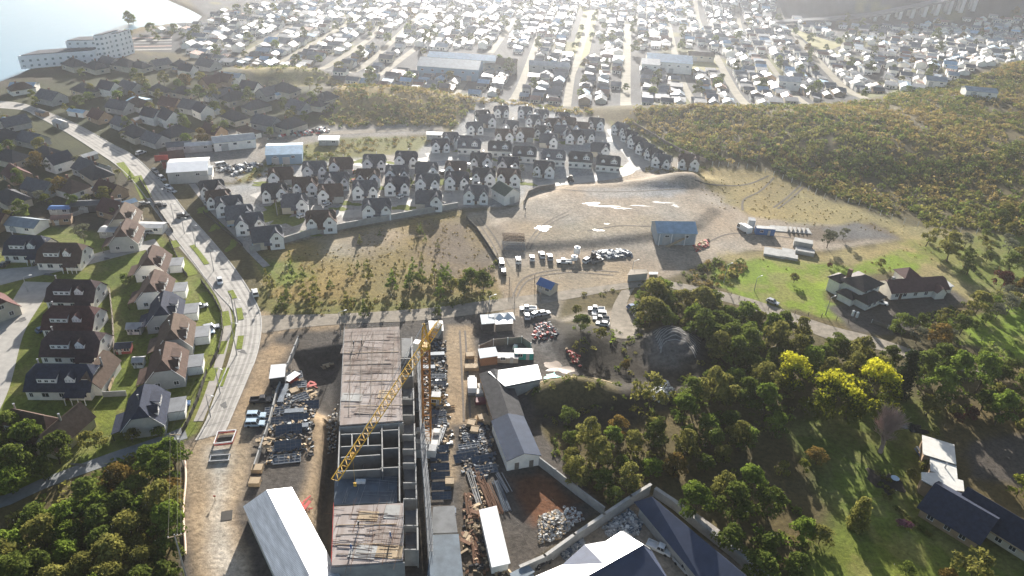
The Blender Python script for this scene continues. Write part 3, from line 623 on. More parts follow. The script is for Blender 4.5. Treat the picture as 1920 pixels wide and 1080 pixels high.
keys = ['a', 'b', 'e', 'c', 'd', 'f', 'b']; used = set()
rn = {'a': 'black', 'b': 'slate grey', 'c': 'brown', 'd': 'navy', 'e': 'pale slate', 'f': 'plain brown'}
def put_estate(x, y, rz, s, k, lab, grp):
    o = EST[k] if k not in used else copy_tree(EST[k]); used.add(k)
    mid_place(o, x, y+3, 3.8*s, R(rz), s*.96); tag(o, lab, 'house', grp)
rows = ['in the bent line beside the main road', 'in the back row below brown scrub', 'in the second estate row', 'in the third estate row', 'in the front row behind the wall']
for i, (x, y, rz, s) in enumerate(est_pts):
    ri = 0 if i < 6 else 1 if i < 13 else 2 if i < 20 else 3 if i < 29 else 4; j = i-[0, 6, 13, 20, 29][ri]
    k = keys[(i*3+i//4) % 7]; n = ['first', 'second', 'third', 'fourth', 'fifth', 'sixth', 'seventh', 'eighth', 'ninth'][j]
    put_estate(x, y, rz, s, k, f'{rn[k]} roofed house, {n} from left {rows[ri]}', 'houses of the near estate')
for i, (x, y, rz, s) in enumerate(far_pts):
    k = keys[(i*2+i//5) % 7]
    z = 'in the hilltop row under the ridge' if y < 224 else 'in the middle of the hilltop cluster' if y < 245 else 'in the lower part of the hilltop cluster'
    w = 'on its left side' if x < 930 else 'at its right end' if x > 1050 else 'near its middle'
    put_estate(x, y, rz, s, k, f'small {rn[k].split()[0]} roofed house {z}, {w}', 'houses of the hilltop cluster')
for i, (x, y, rz, s) in enumerate(str_pts):
    k = ['b', 'a', 'd', 'b', 'a', 'b', 'c'][i]; n = ['first', 'second', 'third', 'fourth', 'fifth', 'sixth', 'seventh'][i]
    put_estate(x, y, rz, s, k, f'{rn[k]} roofed house, {n} from the top along the bright estate street', 'houses beside the bright street')
for i, (x, y, rz, roof) in enumerate(wide_pts):
    r = empty('terrace_house', (0, 0, 0)); W = MB(); Rf = MB(); gable_block(W, Rf, 0, 0, 11.5, 7.5, 3.6, 7.4, 'x', .35, .3); part(W, 'wall', M['wall_white'], r); part(Rf, 'roof', M['roof_'+roof], r)
    dormer(r, M['roof_'+roof], -2.6, -3.0, 4.2, 1.8, 2.1, 2.4); dormer(r, M['roof_'+roof], 2.8, -3.2, 4.0, 3.2, 2.8, 3.2)
    for xx in (-5, -2, 2, 5): window(r, xx, -4.04, 1.6, 1.3, 1.2)
    mid_place(r, x, y, 5.0, R(rz), .9); tag(r, f'wide {roof} roofed house with two front dormers, {["first", "second", "third", "fourth", "fifth", "sixth"][i]} from the left below the hilltop cluster', 'house', 'wide houses with two dormers')
# the white barn with a green roof at the end of the wall
r = empty('barn', (0, 0, 0)); W = MB(); Rf = MB(); gable_block(W, Rf, 0, 0, 9, 7.5, 4.2, 6.6, 'x', .3); part(W, 'wall', M['wall_white'], r); part(Rf, 'roof', M['roof_green'], r)
d = MB(); d.box((4.53, 0, 1.5), (.08, 2.4, 3)); part(d, 'door', M['wall_grey'], r); window(r, -2, -3.8, 2, 1.2, 1); mid_place(r, 948, 361, 3.2, R(-52)); tag(r, 'plain white barn with a green roof at the end of the concrete wall', 'barn')
# -------- older neighbourhood upper left: dark roofs among trees
def make_old(roofm, wallm, w, d, e, h, hip, rng):
    r = empty('old_house', (0, 0, 0)); W = MB(); Rf = MB()
    if hip: hip_block(W, Rf, 0, 0, w, d, e, h)
    else: gable_block(W, Rf, 0, 0, w, d, e, h, 'x', .4)
    if rng.random() < .6: gable_block(W, Rf, w*.22, -d*.45, w*.42, d*.6, e*.98, h*.86, 'y', .3)
    part(W, 'wall', wallm, r); rf = part(Rf, 'roof', roofm, r)
    window(r, -w*.28, -d/2-.05, 1.6, 1.6, 1.2); window(r, -w/2-.05, 0, 1.6, 1.3, 1.1, '-x'); window(r, w/2+.05, 0, 1.6, 1.3, 1.1, 'x')
    c = MB(); c.box((-w*.15, d*.12, h-.1), (.7, .7, 1.7)); part(c, 'chimney', M['brick'], rf)
    return r
rr = random.Random(5)
OLD = [make_old(M['roof_'+a], M['wall_'+b], w, d, e, h, hp, rr) for a, b, w, d, e, h, hp in
       (('slate', 'grey', 12, 9, 3, 6.2, False), ('black', 'cream', 13, 9, 3.2, 6.8, True), ('maroon', 'tan', 11, 8.5, 3, 6.5, False), ('brown', 'white', 12, 8, 2.9, 6, True), ('navy', 'white', 10, 8, 4.6, 8, False))]
ONAME = ['slate roofed grey house', 'black hip roofed cream house', 'maroon roofed tan house', 'brown hip roofed white house', 'tall navy roofed white house']
oused = set()
old_pts = [(38, 160, 'z'), (95, 178, 0), (140, 118, 1), (180, 122, 1), (205, 112, 0), (235, 118, 1), (262, 120, 1), (300, 115, 0), (340, 118, 1), (352, 130, 4), (390, 118, 0), (395, 150, 2), (420, 145, 2), (300, 165, 1), (345, 168, 1), (205, 165, 4), (245, 160, 0), (260, 190, 3), (186, 212, 2), (230, 225, 0), (140, 200, 1),
           (286, 215, 4), (318, 220, 4), (362, 196, 0), (380, 205, 4), (400, 240, 2), (440, 215, 1), (480, 195, 1), (505, 170, 0), (535, 165, 1), (560, 195, 0), (590, 190, 1), (610, 180, 1), (500, 225, 0), (545, 230, 1), (465, 240, 3), (25, 225, 0), (60, 255, 0), (20, 290, 1), (90, 285, 1), (30, 320, 2), (110, 300, 4),
           (150, 285, 1), (180, 320, 1), (205, 350, 2), (130, 345, 3), (75, 345, 0), (20, 365, 1), (215, 385, 2), (170, 310, 0), (330, 245, 1), (290, 255, 0), (255, 245, 1), (440, 180, 1), (470, 165, 4), (-20, 230, 0), (-10, 405, 2), (60, 200, 1), (110, 225, 0), (5, 255, 1), (225, 195, 0), (160, 165, 1), (320, 190, 2), (415, 175, 0)]
for i, (x, y, k) in enumerate(old_pts):
    if k == 'z': k = 3
    if near_road(*P(x, y, 3)[:2], 13): continue
    o = OLD[k] if k not in oused else copy_tree(OLD[k]); oused.add(k)
    mid_place(o, x, y, 4, R(rr.choice([-30, -24, -20, -35, 55, 62])+rr.uniform(-6, 6)), rr.uniform(.85, 1.05))
    w = 'near the white hotel' if y < 135 and x < 280 else 'below the sunlit grass bank' if x > 460 else 'above the curving road' if (y < 200+ (x-60)*.45) else 'below the curving road'
    tag(o, f'{ONAME[k]} {w}, {"far up the slope" if y < 170 else "mid slope" if y < 250 else "near the lower gardens"}', 'house', 'older houses among the trees on the left')

SHD = []
for i, (rm, wm) in enumerate((('tin_pale', 'wall_white'), ('tin_white', 'wall_grey'), ('tin_zinc', 'wall_tan'), ('tin_blue', 'wall_white'))):
    r = empty('garden_shed', (0, 0, 0)); W = MB(); Rf = MB(); gable_block(W, Rf, 0, 0, 5.5+i, 3.6, 2.3, 3.1, 'x', .25, 0, .1); part(W, 'wall', M[wm], r); part(Rf, 'roof', M[rm], r); d = MB(); d.box((.6, -1.85, .95), (1.0, .08, 1.9)); part(d, 'door', M['door'], r); SHD.append(r)
for i in range(44):
    x, y, k = old_pts[(i*7+3) % len(old_pts)]; o = SHD[i % 4] if i < 4 else copy_tree(SHD[i % 4]); mid_place(o, x+rr.uniform(-24, 24), y+rr.uniform(-3, 12), 1.6, R(rr.choice([-28, 60, -20])+rr.uniform(-8, 8)), rr.uniform(.7, 1.1))
    tag(o, ['pale roofed', 'white roofed', 'zinc roofed', 'blue roofed'][i % 4]+' shed beside old houses '+('high on the slope' if y < 190 else 'along the curving road' if y < 270 else 'near the lower gardens')+[', left side', ', middle', ', right side'][0 if x < 130 else 1 if x < 330 else 2], 'shed', 'sheds of the old neighbourhood')
# ================================================================ the town in the valley
TB = [(430, 128), (560, 139), (640, 166), (720, 176), (860, 190), (940, 191), (1060, 205), (1200, 214), (1420, 222), (1560, 208), (1640, 201), (1760, 181), (1860, 164), (1935, 120), (1990, 68), (1900, 50), (1640, 52), (1500, 42), (1400, 8), (700, -4), (520, 4), (400, 24), (385, 45), (250, 62), (240, 90), (330, 100)]
TBW = PX(TB)
dv = raydir(1185, -262); ta = math.atan2(dv[1], dv[0]); TD = np.array([math.cos(ta), math.sin(ta)]); TN = np.array([TD[1], -TD[0]])
T0 = P(1170, 205)[:2]
def txy(s, t): return T0+TN*s+TD*t
SP = 36.0
streets = []
for name_pts in ([(1062, 205), (1072, 140), (1082, 115), (1110, 20)], [(1172, 212), (1174, 130), (1177, 45)], [(1300, 200), (1275, 140), (1253, 45)], [(1400, 218), (1340, 100)], [(1508, 212), (1450, 130), (1430, 105)], [(1618, 203), (1570, 155), (1480, 55), (1455, 30)],
                 [(960, 190), (975, 165), (1010, 70)], [(850, 186), (880, 140)], [(920, 100), (955, 50), (965, 35)], [(700, 150), (780, 90)], [(640, 150), (700, 110), (790, 25)], [(590, 140), (690, 75), (720, 45)], [(520, 120), (650, 45)], [(440, 110), (560, 45)], [(1315, 55), (1300, 10)], [(1390, 60), (1380, 25)]):
    streets.append(PX(name_pts))
M['town_street'] = mat('town_street', (.20, .18, .135), .9, 0, .25, .2, .2)
wds = [7, 9, 7, 8, 6, 8, 7, 6, 7, 7, 7, 7, 6, 6, 6, 6]
for pts, w in zip(([(1062, 205), (1072, 140), (1082, 115), (1110, 20)], [(1172, 212), (1174, 130), (1177, 45)], [(1300, 200), (1275, 140), (1253, 45)], [(1400, 218), (1340, 100)], [(1508, 212), (1450, 130), (1430, 105)], [(1618, 203), (1570, 155), (1480, 55), (1455, 30)],
                 [(960, 190), (975, 165), (1010, 70)], [(850, 186), (880, 140)], [(920, 100), (955, 50), (965, 35)], [(700, 150), (780, 90)], [(640, 150), (700, 110), (790, 25)], [(590, 140), (690, 75), (720, 45)], [(520, 120), (650, 45)], [(440, 110), (560, 45)], [(1315, 55), (1300, 10)], [(1390, 60), (1380, 25)]), wds):
    ribbon('road', pts, w*.68, M['town_street'], .06, 12)
lots = [PX([(1085, 118), (1072, 95), (1095, 20), (1122, 18), (1105, 100)]), PX([(1285, 112), (1340, 104), (1352, 130), (1300, 136)]), PX([(1480, 52), (1505, 60), (1580, 85), (1545, 98), (1530, 92)]), PX([(776, 98), (955, 92), (960, 128), (776, 140)]),
        PX([(1205, 96), (1320, 92), (1320, 128), (1195, 130)]), PX([(1560, 205), (1600, 192), (1680, 195), (1660, 205)]), PX([(225, 62), (335, 62), (335, 100), (225, 100)])]
for i, lp in enumerate(lots[:3]):
    mb = MB(); mb.add([(a, b, hz(a, b)+.05) for a, b in lp], [tuple(range(len(lp)))]); tag(mb.build('field', mat('vacant_lot', (.22, .20, .075), .95, 0, .3, .1)), kind='structure')
def low_house(mbW, w, d, e, h, mW=0, mR=1, lean=False):
    W = MB(); Rf = MB()
    if lean:
        W.hexa([(-w/2, -d/2, 0), (w/2, -d/2, 0), (w/2, d/2, 0), (-w/2, d/2, 0)], [(-w/2, -d/2, e), (w/2, -d/2, e), (w/2, d/2, h), (-w/2, d/2, h)])
        Rf.slab([(-w/2-.3, -d/2-.3, e+.1), (w/2+.3, -d/2-.3, e+.1), (w/2+.3, d/2+.3, h+.14), (-w/2-.3, d/2+.3, h+.14)], .1)
    else: gable_block(W, Rf, 0, 0, w, d, e, h, 'x', .3, 0, .1)
    mbW.add(W.v, W.f, mW); mbW.add(Rf.v, Rf.f, mR)
    for x in (-w*.25, w*.22): mbW.box((x, -d/2-.02, 1.5), (1.3, .06, 1.1), 0, 2)
    mbW.box((w*.02, -d/2-.02, 1.0), (.9, .06, 2.0), 0, 2)
    return mbW
RF = ['zinc', 'white', 'grey', 'rust', 'pale', 'dark', 'blue']; WL = ['wall_white', 'wall_cream', 'wall_grey', 'wall_tan']
TPROTO = []
for k, (w, d, e, h, lean) in enumerate(((7, 9, 2.6, 4.4, False), (8.5, 7, 2.7, 4.6, False), (6.5, 8, 4.8, 6.6, False), (9, 6.5, 2.6, 3.7, True), (10, 8, 3, 5, False), (5.5, 5, 2.4, 3.2, True))):
    TPROTO.append(low_house(MB(), w, d, e, h, 0, 1, lean).mesh('town_house', [M[WL[k % 4]], M['tin_zinc'], M['glass']]))
rr = random.Random(23); cand = []
def street_clear(x, y):
    p = np.array([x, y])
    for c, w in zip(streets, wds):
        for a, b in zip(c[:-1], c[1:]):
            e = b-a; t = max(0, min(1, float(np.dot(p-a, e)/np.dot(e, e)))); 
            if np.linalg.norm(p-a-e*t) < w*.34+3.0: return False
    return True
for si in range(-22, 30):
    for t in np.arange(-90, 620, 6.7):
        for off in (-13.2, -4.6, 4.6, 13.2):
            if rr.random() < (.03 if off in (-13.2, 13.2) else .12): continue
            s = si*SP/1.0+off+SP/2+rr.uniform(-1.2, 1.2); x, y = txy(s, t+rr.uniform(-1.3, 1.3))
            u, v = to_px(np.array([x]), np.array([y])); u, v = float(u[0]), float(v[0])
            rot = math.atan2(TD[1], TD[0])-math.pi/2
            if u > 1560+(v-60)*.75: continue
            cand.append((x, y, rot+(rr.choice([0, 0, math.pi/2])), v))
for a in np.arange(0, 520, 8.6):         # the looser quarter on the right, turned against the grid
    for b in np.arange(-180, 330, 9.8):
        c, s = math.cos(R(-24)), math.sin(R(-24)); x0, y0 = P(1700, 120)[:2]
        x = x0+(a-200)*c-(b-60)*s+rr.uniform(-2.2, 2.2); y = y0+(a-200)*s+(b-60)*c+rr.uniform(-2.2, 2.2)
        u, v = to_px(np.array([x]), np.array([y])); u, v = float(u[0]), float(v[0])
        if u < 1575+(v-60)*.75 or rr.random() < .12: continue
        cand.append((x, y, R(-24)+rr.choice([0, math.pi/2])+rr.uniform(-.12, .12), v))
keep = []
X = np.array([c[0] for c in cand]); Y = np.array([c[1] for c in cand]); ok = sdist(TBW, X, Y) > 3
for lp in lots: ok &= sdist(lp, X, Y) < -5
for c, o in zip(cand, ok):
    if o and street_clear(c[0], c[1]): keep.append(c)
keep.sort(key=lambda c: math.hypot(c[0], c[1]))
print('town houses', len(keep))
NIND = 296
RNM = dict(zinc='zinc grey', white='white', grey='mid grey', rust='rust red', pale='pale', dark='dark grey', blue='blue')
RW = ['zinc']*7+['white']*1+['grey']*8+['rust']*4+['pale']*3+['dark']*9+['blue']*2
SHAPE = ['deep', 'wide', 'two storey', 'lean-to', 'large', 'tiny']
stuff = MB(); far_mats = [M['wall_white'], M['wall_cream']]+[M['tin_'+k] for k in RF]+[M['glass']]
def town_label(k, rc, u, v):
    st = ['left of the green strip', 'left of the straight street', 'right of the straight street', 'among slanting streets', 'in the dim quarter'][0 if u < 1060 else 1 if u < 1175 else 2 if u < 1300 else 3 if u < 1600 else 4]
    ed = 'against the scrub ridge' if v > 195 or (u < 900 and v > 165) or (u > 1620 and v > 165) else 'one block beyond the ridge' if v > 170 else 'well inside the town'
    return f'{SHAPE[k]} {RNM[rc]} roofed house {st}, {ed}'
for i, (x, y, rz, v) in enumerate(keep):
    k = rr.choice([0, 0, 1, 1, 2, 3, 3, 4, 5]); rc = rr.choice(RW); s = rr.uniform(.66, .92)
    if i < NIND:
        o = bpy.data.objects.new('town_house', TPROTO[k]); COL.objects.link(o); o.location = (x, y, hz(x, y)-.05); o.rotation_euler = (0, 0, rz); o.scale = (s, s, s)
        objcol(o, 0, M[rr.choice(WL)]); objcol(o, 1, M['tin_'+rc]); u, vv = to_px(np.array([x]), np.array([y]))
        tag(o, town_label(k, rc, float(u[0]), float(vv[0])), 'house', 'small houses of the town grid')
    else:
        me = TPROTO[k]; b = len(stuff.v); c_, s_ = math.cos(rz)*s, math.sin(rz)*s; z0 = hz(x, y)-.05
        stuff.v += [(x+p.co.x*c_-p.co.y*s_, y+p.co.x*s_+p.co.y*c_, z0+p.co.z*s) for p in me.vertices]
        for p in me.polygons:
            stuff.f.append(tuple(b+q for q in p.vertices)); stuff.m.append(rr.choice([0, 1]) if False else (0 if p.material_index == 0 else 2+RF.index(rc) if p.material_index == 1 else 9))
if stuff.v: tag(stuff.build('far_town_houses', far_mats), 'hazy mass of small metal roofed houses filling the far valley', 'houses', kind='stuff')
# -------- the larger halls of the town
def shed(name, px, py, w, d, e, h, roofm, wallm, rz=0, label='', cat='building', group=None, doors=1, zm=None, vents=0):
    r = empty(name, (0, 0, 0)); W = MB(); Rf = MB(); gable_block(W, Rf, 0, 0, w, d, e, h, 'x', .3, 0, .14)
    part(W, 'wall', wallm, r); rf = part(Rf, 'roof', roofm, r)
    for k in range(doors):
        q = MB(); q.box((-w*.25+k*w*.3, -d/2-.05, min(1.6, e*.4)), (min(3, w*.2), .1, min(3.2, e*.8))); part(q, 'door', M['wall_grey'], r)
    for k in range(max(2, int(w/6))): window(r, -w/2+(k+.5)*w/max(2, int(w/6)), -d/2-.05, e*.72, 1.4, .9)
    for k in range(vents):
        q = MB(); q.tube((-w*.3+k*w*.3, -d*.2, h-.8), (-w*.3+k*w*.3, -d*.2, h+.5), .18, 8); part(q, 'vent', M['flue'], rf)
    mid_place(r, px, py, (e+h)/2 if zm is None else zm, R(rz)); tag(r, label, cat, group); return r
shed('hall', 845, 115, 38, 22, 7, 10, M['tin_pale'], mat('blue_cladding', (.20, .33, .45), .6, .1, .1, .3), -4, 'long pale blue town hall with a blue cladded front wall', 'hall', None, 3)
shed('hall', 868, 103, 44, 14, 7, 9, M['tin_blue'], M['wall_white'], -4, 'long blue roofed hall directly behind the pale blue one', 'hall', None, 2)
shed('hall', 940, 113, 20, 16, 5, 8, M['roof_umber'], M['wall_cream'], -4, 'tan roofed hall at the right end of the pale blue halls', 'hall')
shed('hall', 1255, 106, 30, 22, 7, 10, M['tin_blue'], M['wall_white'], -6, 'big light blue hall beside the vacant grass lot', 'hall', None, 2)
shed('hall', 1220, 113, 12, 16, 6, 8, M['tin_white'], M['wall_white'], -6, 'small white hall touching the left of the light blue hall', 'hall')
shed('hall', 1315, 100, 18, 8, 4, 6, M['roof_umber'], M['wall_cream'], -4, 'long low tan hall at the top of the vacant lot', 'hall')
shed('hall', 1030, 118, 26, 9, 5, 7, M['tin_white'], M['wall_grey'], -3, 'long white roofed hall beside the green strip', 'hall')
shed('hall', 1755, 146, 12, 9, 4, 6, M['tin_pale'], M['wall_white'], -14, 'pale blue roofed hall alone in the dim quarter', 'hall')
shed('hall', 1838, 166, 17, 9, 3.6, 5.2, M['tin_pale'], M['wall_white'], -10, 'long pale blue shed at the foot of the scrub hill', 'hall')
shed('hall', 1480, 146, 13, 11, 6, 8, M['tin_white'], M['wall_white'], -8, 'bright white block between the slanting streets', 'hall')
# -------- white stepped hotel by the water
def hotel():
    r = empty('hotel', (0, 0, 0)); rz = 0
    hg = mat('hotel_glass', (.20, .25, .28), .3, 0, .15, .5, .5)
    wm = mat('hotel_wall', (.84, .86, .88), .7, 0, .08, .2)
    def block(name, front, depth, z1, z0=0):
        f = [P(*p)[:2] for p in front]; back = [q+np.array([0.15, 1])*depth for q in f]; poly = f+back[::-1]
        mb = MB(); mb.prism([tuple(q) for q in poly], z0, z1); o = mb.build(name, wm, r)
        q = MB(); c = np.mean(poly, axis=0); q.prism([tuple((p-c)*.93+c) for p in poly], z1+.003, z1+.4); q.build('flat_roof', M['roof_slate'], o)
        n = max(1, int((z1-z0)/2.9)); L_ = f+[back[-1]]; L_ = [back[0]]+L_
        for a, b in zip(L_[:-1], L_[1:]):
            e = b-a; Ln = np.linalg.norm(e); dd = e/Ln; nrm = np.array([dd[1], -dd[0]])
            for k in range(n):
                w = MB(); m = max(2, int(Ln/3.6))
                for j in range(m): c2 = a+dd*(j+.5)*Ln/m+nrm*.06; w.box((c2[0], c2[1], z0+1.7+k*2.9), (1.25, .1, 1.15), math.atan2(dd[1], dd[0]))
                w.build('window', hg, o)
    block('low_wing', [(40, 130), (110, 124), (182, 118)], 15, 7.5)
    block('middle_wing', [(132, 115), (190, 113)], 12, 12)
    block('main_tower', [(186, 116), (204, 114)], 15, 15.5)
    block('right_tower', [(206, 111), (231, 107)], 12, 14.5)
    tag(r, 'large white stepped hotel with rows of windows on the shore', 'hotel')
hotel()
# -------- viaduct crossing the valley far right
def viaduct():
    r = empty('viaduct', (0, 0, 0)); cm = mat('viaduct_concrete', (.50, .50, .50), .9, 0, .15, .1, .1)
    pts = [(1400, 42), (1480, 38), (1560, 33), (1640, 25), (1720, 9), (1800, -8), (1860, -22), (1960, -46)]
    w = [P(x, 47, 0) for x, y in pts]; top = []
    for (x, y), g in zip(pts, w):
        d = raydir(x, y); t = g[1]/d[1]; top.append(np.array([d[0]*t, d[1]*t, CAMH+d[2]*t]))
    mb = MB()
    for a, b in zip(top[:-1], top[1:]):
        n = np.array([-(b-a)[1], (b-a)[0], 0]); n = n/np.linalg.norm(n)*5
        mb.hexa([a-n-[0, 0, 2], b-n-[0, 0, 2], b+n-[0, 0, 2], a+n-[0, 0, 2]], [a-n, b-n, b+n, a+n])
    mb.build('deck', mat('viaduct_deck', (.16, .16, .165), .95, 0, .15, .1, .05), r)
    for k in range(9):
        u = 1640+k*24; i = max(j for j in range(len(pts)) if pts[j][0] <= u); f = (u-pts[i][0])/(pts[i+1][0]-pts[i][0]); c = top[i]*(1-f)+top[i+1]*f
        m2 = MB(); zb = hz(c[0], c[1])
        for s in (-3.2, 3.2): m2.box((c[0], c[1]+s, (zb+c[2]-2)/2), (3.2, 2.4, c[2]-2-zb))
        if c[2]-2 > zb+2: m2.build('pier', cm, r)
    tag(r, 'long concrete road viaduct on tall twin piers at the far right', 'viaduct')
viaduct()

for k, y in enumerate((72, 77, 82, 88, 94)): ribbon('car_park', [(236, y), (280, y-1), (322, y-2)], 3.0, mat('parking_bay', [(.30, .20, .17), (.33, .31, .28), (.16, .16, .165)][k % 3], .9, 0, .3, .4), .06, 8)
# ================================================================ trees, shrubs, scrub
def leaf_mat(name, c1, c2, trans=.28, objvar=.22):
    m = bpy.data.materials.new(name); m.use_nodes = True; nt = m.node_tree; nt.nodes.remove(nt.nodes['Principled BSDF'])
    at = nt.nodes.new('ShaderNodeAttribute'); at.attribute_name = 'tint'; mx = nt.nodes.new('ShaderNodeMix'); mx.data_type = 'RGBA'
    mx.inputs[6].default_value = L(c1); mx.inputs[7].default_value = L(c2); nt.links.new(at.outputs['Fac'], mx.inputs[0])
    oi = nt.nodes.new('ShaderNodeObjectInfo'); mr = nt.nodes.new('ShaderNodeMapRange'); mr.inputs[3].default_value = 1-objvar; mr.inputs[4].default_value = 1+objvar; nt.links.new(oi.outputs['Random'], mr.inputs[0])
    vm = nt.nodes.new('ShaderNodeVectorMath'); vm.operation = 'SCALE'; nt.links.new(mx.outputs[2], vm.inputs[0]); nt.links.new(mr.outputs[0], vm.inputs['Scale'])
    df = nt.nodes.new('ShaderNodeBsdfDiffuse'); tr = nt.nodes.new('ShaderNodeBsdfTranslucent'); ms = nt.nodes.new('ShaderNodeMixShader'); ms.inputs[0].default_value = trans
    nt.links.new(vm.outputs[0], df.inputs[0]); nt.links.new(vm.outputs[0], tr.inputs[0]); nt.links.new(df.outputs[0], ms.inputs[1]); nt.links.new(tr.outputs[0], ms.inputs[2])
    nt.links.new(ms.outputs[0], nt.nodes['Material Output'].inputs[0]); return m
LM = dict(dark=leaf_mat('leaf_dark', (.055, .080, .02), (.20, .235, .05), .38), olive=leaf_mat('leaf_olive', (.10, .105, .03), (.31, .285, .075), .4), fresh=leaf_mat('leaf_fresh', (.06, .10, .02), (.24, .30, .05), .4),
          yellow=leaf_mat('leaf_yellow', (.05, .07, .015), (.64, .60, .045), .36, .06), conifer=leaf_mat('leaf_conifer', (.014, .024, .012), (.04, .055, .022)), twig=leaf_mat('twig_brown', (.12, .075, .06), (.26, .17, .14), .15),
          red=leaf_mat('leaf_red', (.06, .025, .02), (.16, .06, .045)), rust=leaf_mat('leaf_rust', (.085, .08, .024), (.30, .19, .055)), scrub=leaf_mat('leaf_scrub', (.13, .10, .036), (.37, .28, .10), .42), lime=leaf_mat('leaf_lime', (.10, .12, .02), (.28, .28, .05)), pink=leaf_mat('leaf_pink', (.2, .07, .10), (.5, .25, .3)), grey=leaf_mat('leaf_grey', (.11, .115, .075), (.24, .24, .16)))
M['bark'] = mat('bark', (.10, .075, .055), .95, 0, .3, 3, .1, .5)
def leaves(rng, cent, nrm, size, flat=.55):
    """leaf quads around centres: returns verts (4n,3)"""
    n = len(cent); r = rng.normal(size=(n, 3)); nn = nrm*(flat)+r*(1-flat)*.9; nn /= np.linalg.norm(nn, axis=1)[:, None]+1e-9
    a = np.cross(nn, rng.normal(size=(n, 3))); a /= np.linalg.norm(a, axis=1)[:, None]+1e-9; b = np.cross(nn, a)
    s = (size*rng.uniform(.6, 1.35, n))[:, None]; a = a*s; b = b*s*rng.uniform(.5, .9, n)[:, None]
    return np.stack([cent-a-b*.3, cent-a*.1-b, cent+a+b*.2, cent+a*.15+b], 1).reshape(-1, 3)
def crown_pts(rng, kind, rx, rz, n):
    """crown of clumps spread through the volume: leaf centres, outward normals, tint"""
    C = []; r_ = []
    if kind == 'column':
        K = 120
        for k in range(K):
            h = rng.uniform(0, 1); w = rx*(1-.75*h**2.2)*rng.uniform(.2, .75); t = rng.uniform(0, 6.283); C.append((w*math.cos(t), w*math.sin(t), rz*2*h)); r_.append(rx*rng.uniform(.32, .5)*(1.1-.5*h))
    elif kind == 'cone':
        K = 34
        for k in range(K):
            h = rng.uniform(0, 1)**1.2; w = rx*(1-h)*rng.uniform(.5, 1.0); t = rng.uniform(0, 6.283); C.append((w*math.cos(t), w*math.sin(t), rz*2*h)); r_.append(rx*rng.uniform(.18, .34)*(1.15-.7*h))
    else:
        K = {'round': 22, 'broad': 30, 'low': 18, 'loose': 20, 'double': 34}[kind]
        for k in range(K):
            v = rng.normal(size=3); v /= np.linalg.norm(v); v[2] = abs(v[2]) if v[2] < -.62 else v[2]; rad = rng.uniform(.35, .86)
            p = np.array([v[0]*rx, v[1]*rx*rng.uniform(.85, 1.1), rz*(1+v[2]*.95)])*np.array([rad, rad, 1])
            if kind == 'double': p[0] += rx*.62*(1 if k % 2 else -1); p[2] *= 1.12 if k % 2 else .86
            C.append(tuple(p)); r_.append(rx*rng.uniform(.20, .42)*(.8 if kind == 'loose' else 1))
    C = np.array(C); r_ = np.array(r_); pk = r_**2/np.sum(r_**2); ci = rng.choice(len(C), n, p=pk)
    v = rng.normal(size=(n, 3)); v /= np.linalg.norm(v, axis=1)[:, None]; v[:, 2] = np.where(v[:, 2] < -.25, -v[:, 2], v[:, 2])
    q = C[ci]+v*(r_[ci]*rng.uniform(.65, 1.08, n))[:, None]*np.array([1, 1, .85])
    lo = q[:, 2].min(); q[:, 2] = np.maximum(q[:, 2], .05)
    ct = rng.uniform(0, 1, len(C)); tint = np.clip(.55*ct[ci]+.45*rng.uniform(0, 1, n)-.05, 0, 1)
    return q, v, tint
def make_crown(name, seed, kind, rx, rz, n, size, lift, mkey):
    rng = np.random.default_rng(seed); q, v, t = crown_pts(rng, kind, rx, rz, n); q = q+np.array([0, 0, lift])
    if mkey == 'yellow':     # blossom sits on the upper, outer sprays
        zz = (q[:, 2]-q[:, 2].min())/(np.ptp(q[:, 2])+1e-6); f = zz*.7+.3*np.clip(v[:, 2], 0, 1)+rng.normal(0, .10, n); t = np.where(f > .60, .55+.45*t, t*.22)
    return np_mesh(name, leaves(rng, q, v, size), np.arange(4*n).reshape(-1, 4), [LM[mkey]], None, t)
def trunk_mesh(seed, h, r, spread):
    rng = random.Random(seed); mb = MB(); p = Vector((0, 0, -.3)); q = Vector((rng.uniform(-.1, .1)*h, rng.uniform(-.1, .1)*h, h*.5))
    mb.tube(p, q, r, 7, 0, r*.72)
    for k in range(5):
        t = k*1.26+rng.uniform(-.4, .4); e = q+Vector((math.cos(t)*spread*rng.uniform(.5, .9), math.sin(t)*spread*rng.uniform(.5, .9), h*rng.uniform(.25, .7))); mb.tube(q, e, r*.45, 5, 0, r*.12)
        mb.tube(q.lerp(e, .5), q.lerp(e, .5)+Vector((rng.uniform(-1, 1), rng.uniform(-1, 1), 1))*spread*.35, r*.2, 4, 0, r*.06)
    mb.tube(q, q+Vector((0, 0, h*.4)), r*.6, 5, 0, r*.15)
    return mb.mesh('trunk', M['bark'])
TREES = {}
def tree_kind(key, name, kind, rx, rz, n, size, lift, mkeys, protos=3, tr=.16):
    TREES[key] = (name, [(make_crown('crown', abs(hash_(key))+13*i, kind, rx, rz, n, size, lift, mkeys[i % len(mkeys)]), trunk_mesh(i+len(key), lift+rz, tr, rx*.6)) for i in range(protos)])
def hash_(s): return sum(ord(c)*(i+3) for i, c in enumerate(s))
tree_kind('wood', 'broadleaf_tree', 'broad', 3.3, 2.9, 1700, .30, .35, ['dark', 'olive', 'fresh', 'dark', 'rust'], 5, .2)
tree_kind('shrub', 'round_shrub', 'round', 2.0, 1.35, 620, .22, .1, ['olive', 'dark', 'olive', 'fresh'], 4, .08)
tree_kind('tall', 'tall_tree', 'broad', 3.6, 4.4, 2000, .32, .5, ['dark', 'olive', 'fresh'], 3, .24)
